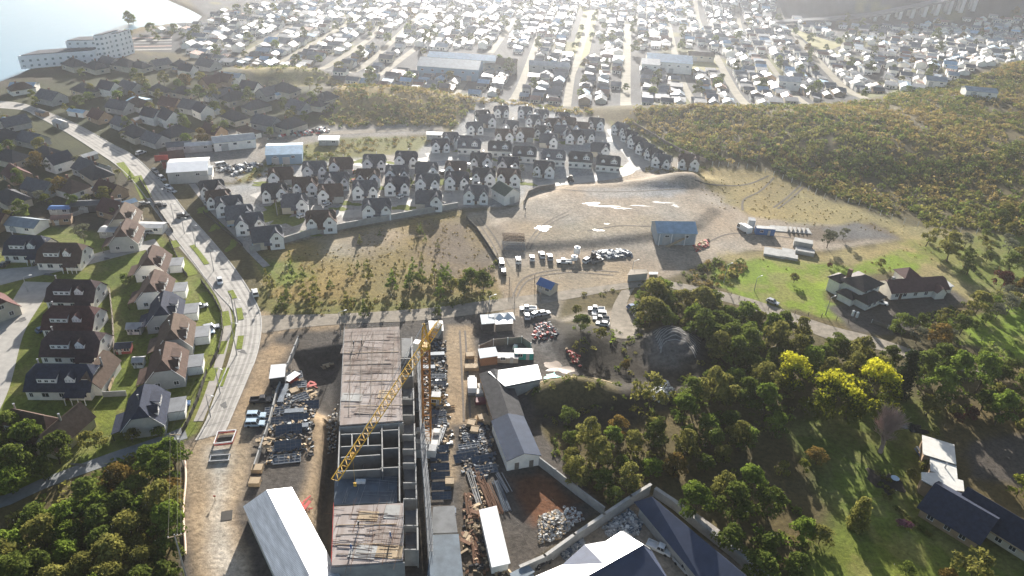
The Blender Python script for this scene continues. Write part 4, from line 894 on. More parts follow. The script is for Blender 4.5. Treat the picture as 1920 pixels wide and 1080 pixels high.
tree_kind('cone', 'conifer', 'cone', 1.6, 2.6, 650, .20, .2, ['conifer', 'dark'], 2, .12)
tree_kind('sapling', 'young_tree', 'cone', 1.3, 2.2, 420, .20, .3, ['dark', 'olive', 'fresh'], 3, .08)
tree_kind('cypress', 'cypress', 'column', 2.7, 5.6, 4200, .26, .2, ['conifer'], 1, .25)
tree_kind('clipped', 'clipped_tree', 'column', 1.9, 2.9, 2600, .22, .1, ['olive'], 1, .12)
tree_kind('mimosa', 'blossom_tree', 'broad', 6.0, 4.2, 4200, .32, .4, ['yellow'], 1, .28)
tree_kind('mimosa_double', 'blossom_tree', 'double', 6.4, 4.6, 7000, .33, .4, ['yellow'], 1, .3)
tree_kind('loose', 'loose_tree', 'loose', 2.8, 2.5, 700, .26, .9, ['grey', 'olive'], 2, .14)
tree_kind('red', 'red_shrub', 'round', 2.2, 1.5, 700, .22, .1, ['red'], 1, .08)
tree_kind('rust', 'autumn_tree', 'round', 2.6, 1.9, 900, .23, .3, ['rust'], 1, .12)
tree_kind('lime', 'lime_shrub', 'round', 1.5, 1.4, 600, .18, .1, ['lime'], 1, .08)
tree_kind('pink', 'flowering_shrub', 'low', 1.3, .6, 360, .15, .05, ['pink'], 1, .05)
def plant(key, px, py, s=1.0, label=None, cat='tree', group=None, sz=None, i=None, world=None, parts=True):
    name, pr = TREES[key]; k = RNG.integers(len(pr)) if i is None else i % len(pr); cr, tr = pr[k]
    p = G(px, py) if world is None else world; r = empty(name, tuple(p), RNG.uniform(0, 6.28)); sz = sz or s*RNG.uniform(.88, 1.15); r.scale = (s, s, sz)
    if key == 'mimosa_double': r.rotation_euler = (0, 0, R(8))
    a = bpy.data.objects.new('crown', cr); COL.objects.link(a); a.parent = r
    if parts:
        b = bpy.data.objects.new('trunk', tr); COL.objects.link(b); b.parent = r
    tag(r, label, cat, group); return r
CLEAR = [(P(a, b, 2)[:2], r_) for a, b, r_ in ((1480, 715, 8), (1545, 755, 8), (1590, 755, 9), (1635, 755, 8), (1470, 760, 6), (1580, 800, 9), (1684, 720, 6), (1684, 760, 5), (1650, 830, 7), (1650, 790, 7), (1262, 655, 11), (1265, 690, 9), (1085, 745, 11), (1150, 770, 7), (1215, 720, 8), (1120, 700, 12), (1180, 690, 10))]
def zone_of(x, y, w):
    u, v = to_px(np.array([x]), np.array([y])); q, t = to_px(w[:, 0], w[:, 1]); a = (u[0]-q.min())/(np.ptp(q)+1e-6); b = (v[0]-t.min())/(np.ptp(t)+1e-6)
    return ', '+('upper' if b < .36 else 'lower' if b > .66 else 'middle')+' '+('left' if a < .34 else 'right' if a > .67 else 'part')
def scatter(poly, spacing, n=999, jit=.5, seed=1, zc=0.0):
    w = PX(poly, zc); rng = random.Random(seed); x0, y0 = w.min(0); x1, y1 = w.max(0); out = []; tries = 0
    while tries < 9000 and len(out) < n:
        tries += 1; x, y = rng.uniform(x0, x1), rng.uniform(y0, y1)
        if sdist(w, np.array([x]), np.array([y]))[0] < 0: continue
        if near_road(x, y, 8): continue
        if any(math.hypot(x-c[0], y-c[1]) < q for c, q in CLEAR): continue
        if all((x-a)**2+(y-b)**2 > spacing**2 for a, b in out): out.append((x, y))
    return out
def grove(poly, spacing, keys, labels, group, s=(.8, 1.15), n=999, seed=1, cat='tree', parts=True):
    rng = random.Random(seed); pts = scatter(poly, spacing, n, seed=seed, zc=3.6*(s[0]+s[1])/2 if 'wood' in keys or 'tall' in keys else 1.5); c = 0
    for x, y in pts:
        k = rng.choice(keys); q = rng.uniform(*s); lb = labels.get(k, labels.get('*')); f = (q-s[0])/(s[1]-s[0]); lb = ('small ' if f < .33 else 'large ' if f > .67 else '')+lb+zone_of(x, y, PX(poly)); plant(k, 0, 0, q, lb, cat, group, None, rng.randrange(9), (x, y, hz(x, y)-.1), parts); c += 1
    return c
tot = 0
tot += grove([(-40, 1130), (0, 1010), (45, 968), (110, 946), (200, 912), (265, 872), (300, 858), (328, 862), (332, 930), (318, 1000), (310, 1130)], 3.9, ['wood', 'wood', 'wood', 'tall'],
      dict(wood='dark broadleaf tree in the dense wood beside the tan dirt track', tall='taller broadleaf tree standing out of the dense wood beside the dirt track'), 'trees of the wood at lower left', (.8, 1.15), 74, 3)
tot += grove([(-60, 860), (-20, 800), (40, 800), (85, 825), (112, 850), (95, 872), (30, 900), (-60, 930)], 4.6, ['wood', 'tall'], {'*': 'dark tree between the dead end houses and the grey lane'}, 'trees by the grey lane', (.8, 1.1), 14, 5)
tot += grove([(1185, 552), (1260, 542), (1330, 558), (1420, 590), (1440, 620), (1390, 640), (1330, 638), (1250, 615), (1215, 600)], 3.6, ['shrub', 'shrub', 'wood'], dict(shrub='olive shrub in the thicket between the lane and the mound', wood='broadleaf tree in the thicket between the lane and the dark mound'), 'thicket below the dirt lane', (1.0, 1.5), 52, 7)
tot += grove([(1420, 600), (1500, 622), (1600, 650), (1690, 690), (1680, 720), (1560, 700), (1500, 690), (1420, 690), (1330, 660), (1390, 640)], 5.2, ['wood', 'tall', 'tall'], {'*': 'dark leafy tree in the belt behind the yellow blossom trees'}, 'trees behind the yellow trees', (.8, 1.15), 34, 9)
tot += grove([(1290, 680), (1420, 700), (1480, 760), (1470, 810), (1400, 830), (1310, 800), (1260, 770)], 6.0, ['wood', 'tall', 'tall'], {'*': 'tree with sunlit crown edge in the wood right of the earth mounds'}, 'trees right of the mounds', (.75, 1.1), 22, 11)
tot += grove([(1090, 830), (1180, 790), (1300, 800), (1400, 815), (1380, 850), (1290, 880), (1210, 880), (1150, 935), (1090, 910), (1060, 870)], 5.0, ['wood', 'tall', 'wood'], dict(tall='tall green tree in the wood beyond the long grey wall', wood='olive green tree in the wood beyond the long grey wall', shrub='bushy shrub in the wood beyond the long grey wall'), 'trees beyond the grey wall', (.62, .95), 38, 13)
tot += grove([(1300, 950), (1370, 900), (1440, 910), (1500, 985), (1530, 1000), (1500, 1090), (1430, 1080), (1350, 1000)], 5.4, ['wood', 'tall', 'wood'], {'*': 'rounded tree on the dark edge of the garden beside the sloping wall'}, 'trees on the garden edge', (.75, 1.1), 18, 15)
tot += grove([(1700, 690), (1800, 660), (1930, 690), (1990, 800), (1900, 800), (1830, 760), (1720, 770)], 5.2, ['tall', 'wood', 'shrub'], {'*': 'garden tree in the shaded ground above the metal roofed house'}, 'trees above the metal roofed house', (.8, 1.2), 30, 17)
tot += grove([(1670, 600), (1740, 590), (1800, 590), (1860, 560), (1920, 530), (1940, 560), (1840, 600), (1770, 640), (1700, 620)], 4.4, ['shrub', 'wood', 'loose'], {'*': 'bush between the cottage yard and the bright right hand lawn'}, 'bushes beside the cottage yard', (.75, 1.15), 22, 19)
tot += grove([(1720, 430), (1800, 440), (1920, 380), (1980, 440), (1900, 490), (1830, 470)], 6.0, ['wood', 'loose', 'shrub'], {'*': 'tree at the right edge where the scrub hill meets the lawn'}, 'trees at the foot of the scrub hill', (.8, 1.2), 22, 21)
print('grove trees', tot)
one = [  # key, base px, py, scale, label, category
    ('mimosa', 1480, 735, 1.0, 'tree crowned with yellow blossom, left and smaller of the two yellow ones', 'tree'), ('mimosa_double', 1585, 785, 1.25, 'large wide tree covered in bright yellow blossom', 'tree'),
    ('cypress', 1684, 738, 1.3, 'tall dark columnar cypress beside the yellow blossom tree', 'tree'), ('rust', 1528, 870, 1.15, 'rounded garden tree with a rust coloured top on the shaded lawn', 'tree'), ('lime', 1505, 885, 1.2, 'pale lime shrub below the rust topped tree', 'shrub'),
    ('shrub', 1465, 890, 1.0, 'olive shrub left of the lime shrub on the shaded lawn', 'shrub'), ('shrub', 1535, 1020, 1.45, 'big round dark bush on the sunlit garden lawn edge', 'shrub'), ('clipped', 1604, 988, 1.25, 'conical clipped garden tree casting a long shadow on the lawn', 'tree'),
    ('shrub', 1698, 1078, .9, 'small dense green bush at the bottom of the garden lawn', 'shrub'), ('loose', 1815, 1098, 1.5, 'pale brown leafy bush at the bottom edge below the dark roof', 'shrub'), ('rust', 1775, 1090, .8, 'tan bush beside the pale brown bush at the bottom edge', 'shrub'),
    ('lime', 1868, 785, 1.5, 'yellow green conical shrub in the shade above the gravel yard', 'shrub'), ('red', 1818, 785, 1.0, 'dark red shrub left of the yellow green conical shrub', 'shrub'), ('red', 1795, 790, .8, 'smaller dark red shrub in the shade', 'shrub'), ('lime', 1905, 930, 1.9, 'yellow green bush beside the end of the long dark roof', 'shrub'),
    ('lime', 1748, 820, .9, 'pale shrub touching the top of the bright metal roof', 'shrub'), ('shrub', 1735, 880, .9, 'rounded shrub left of the bright metal roof', 'shrub'), ('shrub', 1705, 895, .7, 'small round shrub on the lawn left of the metal roofed house', 'shrub'),
    ('red', 1875, 545, 1.9, 'large maroon leaved tree above the bright right hand lawn', 'tree'), ('tall', 1775, 490, 1.15, 'big grey green tree standing behind the maroon cottage wing', 'tree'), ('cone', 1808, 490, 1.3, 'dark clipped conifer right of the big grey green tree', 'tree'), ('cone', 1812, 515, 1.7, 'fuller dark conifer in front of the clipped one', 'tree'),
    ('loose', 1735, 462, 1.5, 'tall wispy olive tree on the dry slope under the hill fence', 'tree'), ('loose', 1550, 465, 1.2, 'thin leafed tree beside the concrete foundations', 'tree'), ('loose', 1580, 450, .8, 'second thin leafed tree beside the shale bank', 'tree'), ('shrub', 1650, 500, .9, 'round brown bush behind the cottage roofs', 'shrub'),
    ('shrub', 1488, 530, 1.0, 'lone grey green bush on the bright cottage lawn', 'shrub'), ('red', 1555, 503, .6, 'small dark bush on the lawn above the cottage', 'shrub'), ('tall', 1330, 760, 1.1, 'tall pointed tree with pale sunlit top, right of the earth mounds', 'tree'), ('loose', 1215, 775, 1.7, 'pale blossoming tree at the end of the brown earth mound', 'tree'),
    ('shrub', 1065, 790, 1.3, 'bush standing alone on the near side of the brown mound', 'shrub'), ('shrub', 1070, 835, 1.1, 'dark clipped bush beyond the timber shed', 'shrub'), ('shrub', 1065, 872, .8, 'smaller clipped bush near the grey wall', 'shrub'), ('wood', 1088, 618, .8, 'leafy yellow green tree beside the parked white pickups', 'tree'), ('shrub', 1080, 590, .9, 'bush at the corner of the dirt lane and the parking strip', 'shrub'),
    ('shrub', 1125, 635, 1.2, 'dark bush below the white parked cars', 'shrub'), ('shrub', 1195, 615, .9, 'bush below the red car on the dirt strip', 'shrub'), ('rust', 1172, 690, .6, 'orange brown bush alone on the dark shaded bank', 'shrub'),
    ('wood', 885, 535, .95, 'dense dark tree in the corner of the dry field by the access track', 'tree'), ('wood', 905, 550, 1.0, 'largest dark tree at the field corner by the gate', 'tree'), ('wood', 870, 550, .8, 'dark tree left of the largest one at the field corner', 'tree'), ('shrub', 850, 545, 1.2, 'bush at the left end of the field corner clump', 'shrub'),
    ('shrub', 300, 820, .9, 'pale bush beside the grey lane below the last roadside house', 'shrub'), ('shrub', 190, 835, 1.0, 'yellow green bush on the verge of the grey lane', 'shrub'), ('shrub', 165, 838, 1.1, 'green bush left of the yellow green one by the grey lane', 'shrub'), ('shrub', 250, 830, 1.0, 'dark green bush on the lane beside the navy house', 'shrub'),
    ('sapling', 246, 338, 1.0, 'small round street tree on the grass strip beside the main road', 'tree'), ('shrub', 222, 328, .8, 'clipped bush at the top of the roadside grass strip', 'shrub'), ('shrub', 236, 530, 1.0, 'big bush on the lawn behind the roadside houses', 'shrub'), ('loose', 160, 455, 1.1, 'wispy grey tree beside the brown roofed cape house', 'tree'),
    ('tall', 243, 50, 1.0, 'dark tree clump standing up at the lake shore behind the hotel', 'tree'), ('tall', 250, 50, .9, 'second dark tree at the lake shore behind the hotel', 'tree'), ('shrub', 525, 395, 1.1, 'green bush on the estate lawn beside the bent line of houses', 'shrub')]
for k, x, y, s, lab, cat in one: plant(k, x, y, s, lab, cat)
# pink flower bed and clipped hedge row on the garden lawn
for i in range(11): plant('shrub', 1678+i*6.5, 955+i*5.2, .32, 'low round shrub in the diagonal border across the sunlit garden lawn', 'shrub', 'garden border shrubs')
for i, (x, y) in enumerate([(1686, 984), (1694, 985), (1702, 988)]): plant('pink', x, y, .9, 'low pink flowering plant at the lower side of the diagonal garden border', 'plant', 'pink flowering plants')
for i in range(8): plant('shrub', 1644+(i % 3)*9+i*2, 890+i*7, .38, 'low shrub in the curved shaded flower bed', 'shrub', 'shaded bed shrubs')
# young trees in the dry field and along its lower edge
yt = [(690, 522, .9), (684, 500, .5), (735, 540, .95), (742, 520, .7), (775, 525, 1.1), (768, 540, 1.0), (792, 530, .9), (815, 530, 1.0), (828, 525, .9), (840, 532, 1.0), (757, 500, .6), (790, 485, .6), (820, 462, .7), (797, 450, .5), (789, 436, .8), (783, 432, .7), (671, 500, .6), (656, 515, .5), (568, 520, .6), (570, 555, .9), (548, 520, .8), (544, 490, .8), (590, 545, .9), (620, 540, .6), (540, 560, .7), (590, 575, .8),
      (650, 580, .9), (690, 580, .8), (683, 590, .7), (825, 560, .9), (510, 540, .7), (500, 528, .6), (530, 578, .7), (712, 440, .5), (675, 455, .7), (820, 590, .7)]
for x, y, s in yt: plant('sapling', x, y+3, s*(1.15 if y < 505 else 1.7), 'pointed young tree scattered over the dry field below the estate wall' if y < 545 else 'young tree on the green lower edge of the dry field', 'tree', 'young trees of the dry field')
# bare winter tree
def bare_tree():
    p = G(1650, 848); r = empty('bare_tree', tuple(p)); r.scale = (2.0, 2.0, 2.3); rng = random.Random(4); mb = MB(); tw = MB()
    def grow(a, d, ln, rad, dep):
        b = a+d*ln; (mb if dep > 2 else tw).tube(a, b, rad, 4 if dep < 4 else 6, 0, rad*.6)
        if dep == 0: return
        for k in range(4 if dep > 2 else 5):
            dd = (d*1.0+Vector((rng.uniform(-1, 1), rng.uniform(-1, 1), rng.uniform(-.1, .9)))*.72).normalized(); grow(a.lerp(b, rng.uniform(.5, 1)), dd, ln*rng.uniform(.74, .98), rad*.52, dep-1)
    grow(Vector((0, 0, -.2)), Vector((.05, .1, 1)).normalized(), 1.7, .30, 5)
    wm = mat('twig', (.36, .26, .23), .9, 0, .25, 1); mb.build('trunk', wm, r); tw.build('crown', wm, r); tag(r, 'leafless grey pink tree with a fan of bare twigs on the shaded lawn', 'tree')
bare_tree()
grove([(232, 62), (250, 52), (300, 52), (375, 46), (380, 56), (300, 66)], 9, ['wood', 'shrub'], {'*': 'tree on the lake shore behind the white hotel'}, 'trees on the lake shore', (.8, 1.3), 12, 51)
# trees among the old houses and in the town
tot = grove([(-30, 300), (0, 215), (100, 175), (250, 135), (420, 140), (560, 160), (640, 175), (610, 235), (470, 255), (330, 265), (250, 255), (130, 235), (60, 240), (200, 330), (230, 400), (100, 400), (-30, 430)], 6.5, ['wood', 'wood', 'shrub', 'tall', 'loose'], {'*': 'dark garden tree among the old roofs of the left slope'}, 'garden trees of the old neighbourhood', (.6, 1.05), 84, 31)
for x, y, s, k in [(68, 200, 1.3, 'lime'), (60, 185, 1.2, 'lime'), (155, 145, 1.3, 'olive'), (460, 112, 1.5, 'olive'), (345, 165, 1.4, 'rust'), (140, 215, 1.2, 'lime'), (422, 205, 1.0, 'lime'), (322, 245, 1, 'lime'), (115, 365, 1.3, 'rust'), (90, 385, 1.3, 'lime'), (70, 315, 1.2, 'rust')]:
    plant('lime' if k != 'rust' else 'rust', x, y, s*1.25, 'pale yellow green bush catching the sun between the old roofs' if k != 'rust' else 'brown leaved bush catching the sun between the old roofs', 'shrub', 'sunlit bushes of the old neighbourhood')
tt = scatter(TB, 15, 230, seed=41)
for i, (x, y) in enumerate(tt):
    plant('wood' if i % 3 else 'tall', 0, 0, random.uniform(.55, 1.1), ('dark tree between roofs of the hazy town' if i % 3 else 'taller dark tree between roofs of the hazy town')+zone_of(x, y, PX(TB)), 'tree', 'trees of the town', None, i, (x, y, hz(x, y)), False)
# -------- scrub: uncountable low bushes over the ridges, one object
def scrub(name, areas, seed, mkeys, label):
    rng = np.random.default_rng(seed); V = []; T = []; MI = []; nv = 0
    for poly, dens, r0, r1, leafn, hk in areas:
        w = PX(poly); x0, y0 = w.min(0); x1, y1 = w.max(0); n = int((x1-x0)*(y1-y0)*dens)
        x = rng.uniform(x0, x1, n); y = rng.uniform(y0, y1, n); ok = sdist(w, x, y) > 0
        pn = fbm(x, y, 16, 3, seed); ok &= rng.uniform(0, 1, n) < sm((pn-.24)*5)*.85+.15
        x, y = x[ok], y[ok]; n = len(x); z = H(x, y); rad = rng.uniform(r0, r1, n)*(.6+.9*fbm(x, y, 22, 3, seed+5)); pm = fbm(x, y, 26, 3, seed+9)+rng.normal(0, .08, n)
        mk = np.clip((pm*len(mkeys)*1.6-.3*len(mkeys)), 0, len(mkeys)-1).astype(int)
        c = np.repeat(np.stack([x, y, z], 1), leafn, 0); rr_ = np.repeat(rad, leafn); v = rng.normal(size=(n*leafn, 3)); v /= np.linalg.norm(v, axis=1)[:, None]; v[:, 2] = abs(v[:, 2])
        q = c+v*rr_[:, None]*np.array([1, 1, hk])*rng.uniform(.6, 1.05, n*leafn)[:, None]
        V.append(leaves(rng, q, v, np.clip(rr_*.30, .2, .55))); T.append(np.clip(np.repeat(rng.uniform(0, 1, n), leafn)*.5+rng.uniform(0, .5, n*leafn), 0, 1)); MI.append(np.repeat(mk, leafn))
    V = np.concatenate(V); T = np.concatenate(T); MI = np.concatenate(MI); print(name, len(T))
    o = bpy.data.objects.new(name, np_mesh(name, V, np.arange(len(V)).reshape(-1, 4), [LM[k] for k in mkeys], MI, T)); COL.objects.link(o); tag(o, label, 'scrub', kind='stuff')
scrub('hill_scrub', [([(1190, 222), (1430, 232), (1560, 214), (1650, 205), (1770, 186), (1870, 168), (1940, 130), (2100, 60), (2200, 420), (1900, 440), (1780, 424), (1700, 415), (1560, 368), (1440, 318), (1340, 312), (1250, 292), (1170, 240)], .15, 1.2, 2.4, 24, .85),
                     ([(640, 172), (760, 180), (880, 198), (930, 190), (1060, 208), (1120, 218), (1110, 228), (1000, 208), (900, 205), (850, 240), (640, 240), (600, 230)], .15, 1.0, 2.0, 20, .8),
                     ([(440, 125), (560, 140), (650, 165), (640, 178), (560, 160), (450, 140)], .06, 1.0, 2.0, 18, .8)], 61, ['scrub', 'olive', 'scrub', 'dark', 'olive'], 'low brown and olive scrub covering the ridges')
scrub('bush_line', [([(1560, 312), (1700, 326), (1800, 324), (1930, 286), (1930, 306), (1800, 342), (1700, 342), (1570, 326)], .12, 1.6, 3.0, 30, .9), ([(1640, 200), (1760, 178), (1920, 168), (1930, 205), (1800, 205), (1700, 210)], .05, 1.8, 3.4, 30, .9), ([(1190, 240), (1420, 232), (1700, 300), (1900, 380), (1900, 430), (1700, 400), (1440, 310), (1260, 285)], .010, 1.8, 3.4, 34, 1.0), ([(1440, 325), (1560, 370), (1720, 415), (1720, 405), (1560, 358), (1450, 312)], .10, 1.2, 2.2, 26, 1.0)], 71, ['dark', 'dark', 'olive'], 'dark taller bushes, partly added as crevice shade, along gullies and fence of the scrub hill')  # dark bushes added partly to paint in the shade of scrub crevices
scrub('field_scrub', [([(450, 345), (560, 315), (700, 283), (830, 268), (820, 256), (640, 262), (560, 275), (470, 318), (430, 340)], .13, .7, 1.4, 18, 1.0), ([(1195, 320), (1330, 318), (1340, 326), (1210, 330)], .2, .8, 1.4, 18, 1.1),
                      ([(1260, 520), (1330, 490), (1400, 490), (1380, 540), (1250, 530)], .16, .9, 1.8, 26, .9), ([(500, 575), (640, 560), (800, 565), (940, 545), (940, 562), (800, 582), (620, 592), (520, 600)], .10, .5, 1.2, 20, .8),
                      ([(780, 500), (930, 490), (945, 560), (840, 560)], .06, .6, 1.4, 22, .8), ([(1060, 555), (1160, 540), (1180, 530), (1240, 520), (1260, 532), (1100, 560)], .12, .5, 1.0, 18, .8)], 63, ['olive', 'scrub', 'dark', 'olive'], 'low brown scrub and weeds along the fields')
scrub('dry_grass', [([(490, 490), (600, 452), (850, 400), (882, 412), (935, 480), (942, 560), (800, 580), (510, 585)], .13, .2, .5, 9, .8), ([(1290, 335), (1440, 328), (1560, 382), (1700, 426), (1690, 445), (1480, 420), (1330, 390)], .07, .2, .5, 9, .8), ([(1330, 500), (1420, 485), (1600, 500), (1740, 450), (1900, 450), (1900, 540), (1760, 520), (1550, 510)], .04, .25, .55, 9, .8)], 81, ['scrub'], 'tufts of dry grass over the fields')
scrub('undergrowth', [([(1000, 740), (1090, 715), (1240, 745), (1330, 660), (1500, 720), (1480, 800), (1380, 820), (1300, 880), (1150, 940), (1060, 880), (1010, 800)], .10, .6, 1.3, 22, .8), ([(1300, 560), (1440, 600), (1700, 690), (1690, 740), (1480, 680), (1300, 640)], .12, .8, 1.6, 22, .8),
                      ([(1290, 900), (1400, 880), (1500, 960), (1540, 1090), (1440, 1090)], .12, .7, 1.5, 22, .8), ([(-40, 1110), (10, 980), (110, 920), (265, 850), (330, 845), (335, 940), (315, 1110)], .18, .8, 1.6, 22, .9), ([(1690, 640), (1930, 640), (1950, 790), (1720, 760)], .06, .7, 1.5, 22, .8),
                      ([(1100, 615), (1200, 620), (1210, 650), (1200, 720), (1100, 690), (1050, 620)], .08, .5, 1.1, 20, .7), ([(1680, 600), (1760, 585), (1920, 530), (1930, 560), (1780, 640)], .12, .7, 1.4, 22, .8)], 65, ['dark', 'olive', 'dark', 'fresh'], 'dark low undergrowth on the ground under the trees')
# ================================================================ other buildings
def wall_line(name, pts, h, th, m, label, cat='wall', posts=0, pm=None, zoff=0.0, group=None, cap=None):
    """a wall or fence following points on the land"""
    w = [G(*p) for p in pts]; r = empty(name, tuple(w[0])); mb = MB(); ps = MB(); O = w[0]
    for a, b in zip(w[:-1], w[1:]):
        e = (b-a)[:2]; Ln = np.linalg.norm(e); n = np.array([-e[1], e[0]])/Ln*th/2; A = a-O; B = b-O
        lo = [(A[0]-n[0], A[1]-n[1], A[2]-.2+zoff), (B[0]-n[0], B[1]-n[1], B[2]-.2+zoff), (B[0]+n[0], B[1]+n[1], B[2]-.2+zoff), (A[0]+n[0], A[1]+n[1], A[2]-.2+zoff)]
        mb.hexa(lo, [(x, y, z+h+.2) for x, y, z in lo])
    mb.build('panel', m, r)
    if cap:
        cb = MB()
        for a, b in zip(w[:-1], w[1:]):
            c = (a+b)/2-O; e = b-a; cb.box((c[0], c[1], c[2]+h+.06), (np.linalg.norm(e[:2])+th, th+.16, .11), math.atan2(e[1], e[0]))
        cb.build('coping', cap, r)
    if posts:
        tl = 0
        for a, b in zip(w[:-1], w[1:]):
            Ln = np.linalg.norm((b-a)[:2]); k = max(1, int(Ln/posts))
            for i in range(k):
                q = a+(b-a)*(i/k)-O; pb = MB(); pb.box((q[0], q[1], q[2]+h/2+.03), (.16, th+.14, h+.25), math.atan2((b-a)[1], (b-a)[0])); pb.build('post', pm or m, r)
    tag(r, label, cat, group); return r
M['conc'] = mat('concrete', (.34, .335, .32), .85, 0, .22, .5, .25, .2)
M['conc_dark'] = mat('dark_concrete', (.15, .155, .16), .8, 0, .3, .4, .3, .2)  # darker grey concrete, also for the open room walls
M['fence_wood'] = mat('fence_boards', (.20, .17, .14), .9, 0, .25, .8)
M['fence_dark'] = mat('fence_dark', (.05, .045, .04), .8, 0, .2, 1)
M['ply'] = mat('plywood', (.36, .27, .17), .8, 0, .25, .7); M['form'] = mat('formwork_face', (.075, .10, .135), .6, .1, .3, .8, .4); M['steel'] = mat('galvanised_steel', (.36, .37, .38), .5, .5, .15, 2)
M['rustbar'] = mat('rusty_bar', (.16, .085, .05), .85, .1, .3, 2); M['timber'] = mat('sawn_timber', (.40, .30, .19), .85, 0, .25, 1.5); M['redp'] = mat('red_paint', (.42, .05, .04), .55, 0, .15, 1)
M['yellow'] = mat('crane_yellow', (.62, .36, .03), .5, 0, .15, 1); M['orange'] = mat('mast_orange', (.42, .17, .03), .6, 0, .25, 1); M['tarp'] = mat('white_sheet', (.76, .76, .75), .5, 0, .06, .5); M['teal'] = mat('teal_paint', (.02, .28, .24), .6, 0, .15, 1); M['bluep'] = mat('blue_paint', (.05, .14, .34), .55, 0, .15, 1)
M['bag'] = mat('white_bag', (.62, .61, .58), .8, 0, .15, 2); M['wdark'] = mat('dark_boards', (.075, .073, .075), .85, 0, .35, .8, .08, .1, None, None, ('X', 1.6, .3))
# estate walls and fences
wall_line('boundary_wall', [(470, 474), (520, 460), (580, 442), (650, 428), (720, 415), (790, 402), (858, 390)], 2.3, .25, M['conc'], 'long pale concrete wall between the near estate and the dry field', 'wall', 6, None, 0, None, M['kerb'])
wall_line('boundary_wall', [(982, 384), (990, 366), (1010, 357), (1040, 353)], 2.0, .3, M['fence_wood'], 'curved dark wall at the corner of the levelled ground', 'wall')
wall_line('boundary_fence', [(1186, 235), (1215, 252), (1245, 270), (1275, 286), (1322, 305)], 2.0, .2, M['fence_wood'], 'straight timber fence between the bright street houses and the scrub', 'fence', 6)
wall_line('boundary_wall', [(985, 845), (1005, 868), (1040, 895), (1080, 927), (1132, 966)], 2.4, .3, M['conc'], 'grey panel wall running past the timber shed down to the corner', 'wall', 5)
wall_line('boundary_wall', [(968, 760), (985, 805), (1000, 850)], 2.2, .25, M['fence_wood'], 'brown fence behind the timber shed', 'fence', 5)
wall_line('boundary_wall', [(975, 1080), (1020, 1060), (1075, 1020), (1130, 982), (1180, 948), (1216, 926)], 2.8, .5, M['conc'], 'thick pale wall along the top of the bottom yard', 'wall', 0, None, 0, None, M['kerb'])
wall_line('retaining_wall', [(1226, 928), (1262, 952), (1310, 992), (1370, 1040), (1435, 1095)], 2.2, .9, M['conc'], 'broad topped wall sloping down the right of the dark roof', 'wall')
wall_line('kerb_wall', [(1240, 930), (1290, 962), (1345, 1002), (1400, 1040), (1432, 1066)], .7, 1.6, M['path'], 'wide concrete apron outside the sloping wall', 'wall')
wall_line('garden_fence', [(318, 452), (330, 480), (345, 512), (352, 520)], 1.5, .12, M['fence_dark'], 'dark garden fence round the corner house', 'fence', 3)
wall_line('garden_fence', [(378, 530), (400, 560), (416, 590), (418, 625), (410, 660), (395, 690)], 1.4, .12, M['fence_dark'], 'dark iron fence in front of the middle roadside drives', 'fence', 3)
wall_line('garden_fence', [(388, 700), (372, 750), (350, 800), (342, 812)], 1.4, .15, M['fence_dark'], 'dark fence at the near end of the roadside houses', 'fence', 3)
wall_line('garden_fence', [(206, 545), (212, 600), (215, 660), (218, 700)], 1.5, .15, M['fence_wood'], 'board fence between the two rows of back gardens', 'fence', 4)
wall_line('garden_fence', [(222, 690), (205, 735)], 1.2, .12, M['timber'], 'short pale fence on the lawn behind the last houses', 'fence', 3)
wall_line('garden_fence', [(195, 744), (238, 742)], 1.6, .2, M['conc'], 'short grey garden wall beside the navy gable house', 'wall', 3)
wall_line('garden_fence', [(75, 422), (110, 415), (150, 402), (190, 386)], 1.5, .2, M['conc'], 'grey wall above the sunlit triangular lawn', 'wall', 4)
wall_line('garden_fence', [(262, 338), (300, 400), (325, 436)], 1.3, .12, M['fence_dark'], 'dark fence along the roadside grass strip', 'fence', 4)
wall_line('garden_fence', [(382, 400), (420, 432), (455, 462)], 1.0, .2, M['fence_dark'], 'low dark hedge wall before the bent line of houses', 'fence', 4)
wall_line('site_wall', [(560, 640), (540, 690), (520, 740), (505, 800), (488, 850), (478, 880)], 1.6, .3, M['conc'], 'leaning grey hoarding on the left of the material yard', 'wall', 4)
wall_line('site_fence', [(875, 412), (893, 430), (915, 462), (938, 500)], 1.3, .12, M['fence_dark'], 'dark fence between the dry field and the access track', 'fence', 4)
def post_fence(pts, gap, h, label, m=None):
    w = np.array([G(*p) for p in pts]); r = empty('wire_fence', tuple(w[0])); O = w[0]; c = resamp(w[:, :2], gap); prev = None; wr = MB()
    for x, y in c:
        q = np.array([x, y, hz(x, y)])-O; pb = MB(); pb.box((q[0], q[1], q[2]+h/2), (.16, .16, h)); pb.build('post', m or M['bag'], r)
        if prev is not None:
            for k in (.35, .65, .95): wr.tube(prev+[0, 0, h*k], q+[0, 0, h*k], .012, 3)
        prev = q
    wr.build('wire', M['steel'], r); tag(r, label, 'fence'); return r
post_fence([(1335, 312), (1400, 316), (1450, 330), (1500, 350), (1545, 372), (1610, 385), (1650, 404), (1720, 425), (1800, 436), (1850, 440)], 3.6, 2.3, 'white post and wire fence along the foot of the scrub hill')
post_fence([(1395, 568), (1440, 582), (1490, 590), (1540, 595), (1590, 606)], 4.0, 1.5, 'timber post fence between the cottage lawn and the dirt lane', M['fence_wood'])
post_fence([(1330, 545), (1370, 555), (1395, 568)], 4, 1.4, 'short post fence above the dirt lane near the thicket', M['fence_wood'])
post_fence([(1800, 625), (1840, 640), (1880, 660)], 5, 1.3, 'post fence on the edge of the bright right hand lawn', M['fence_wood'])
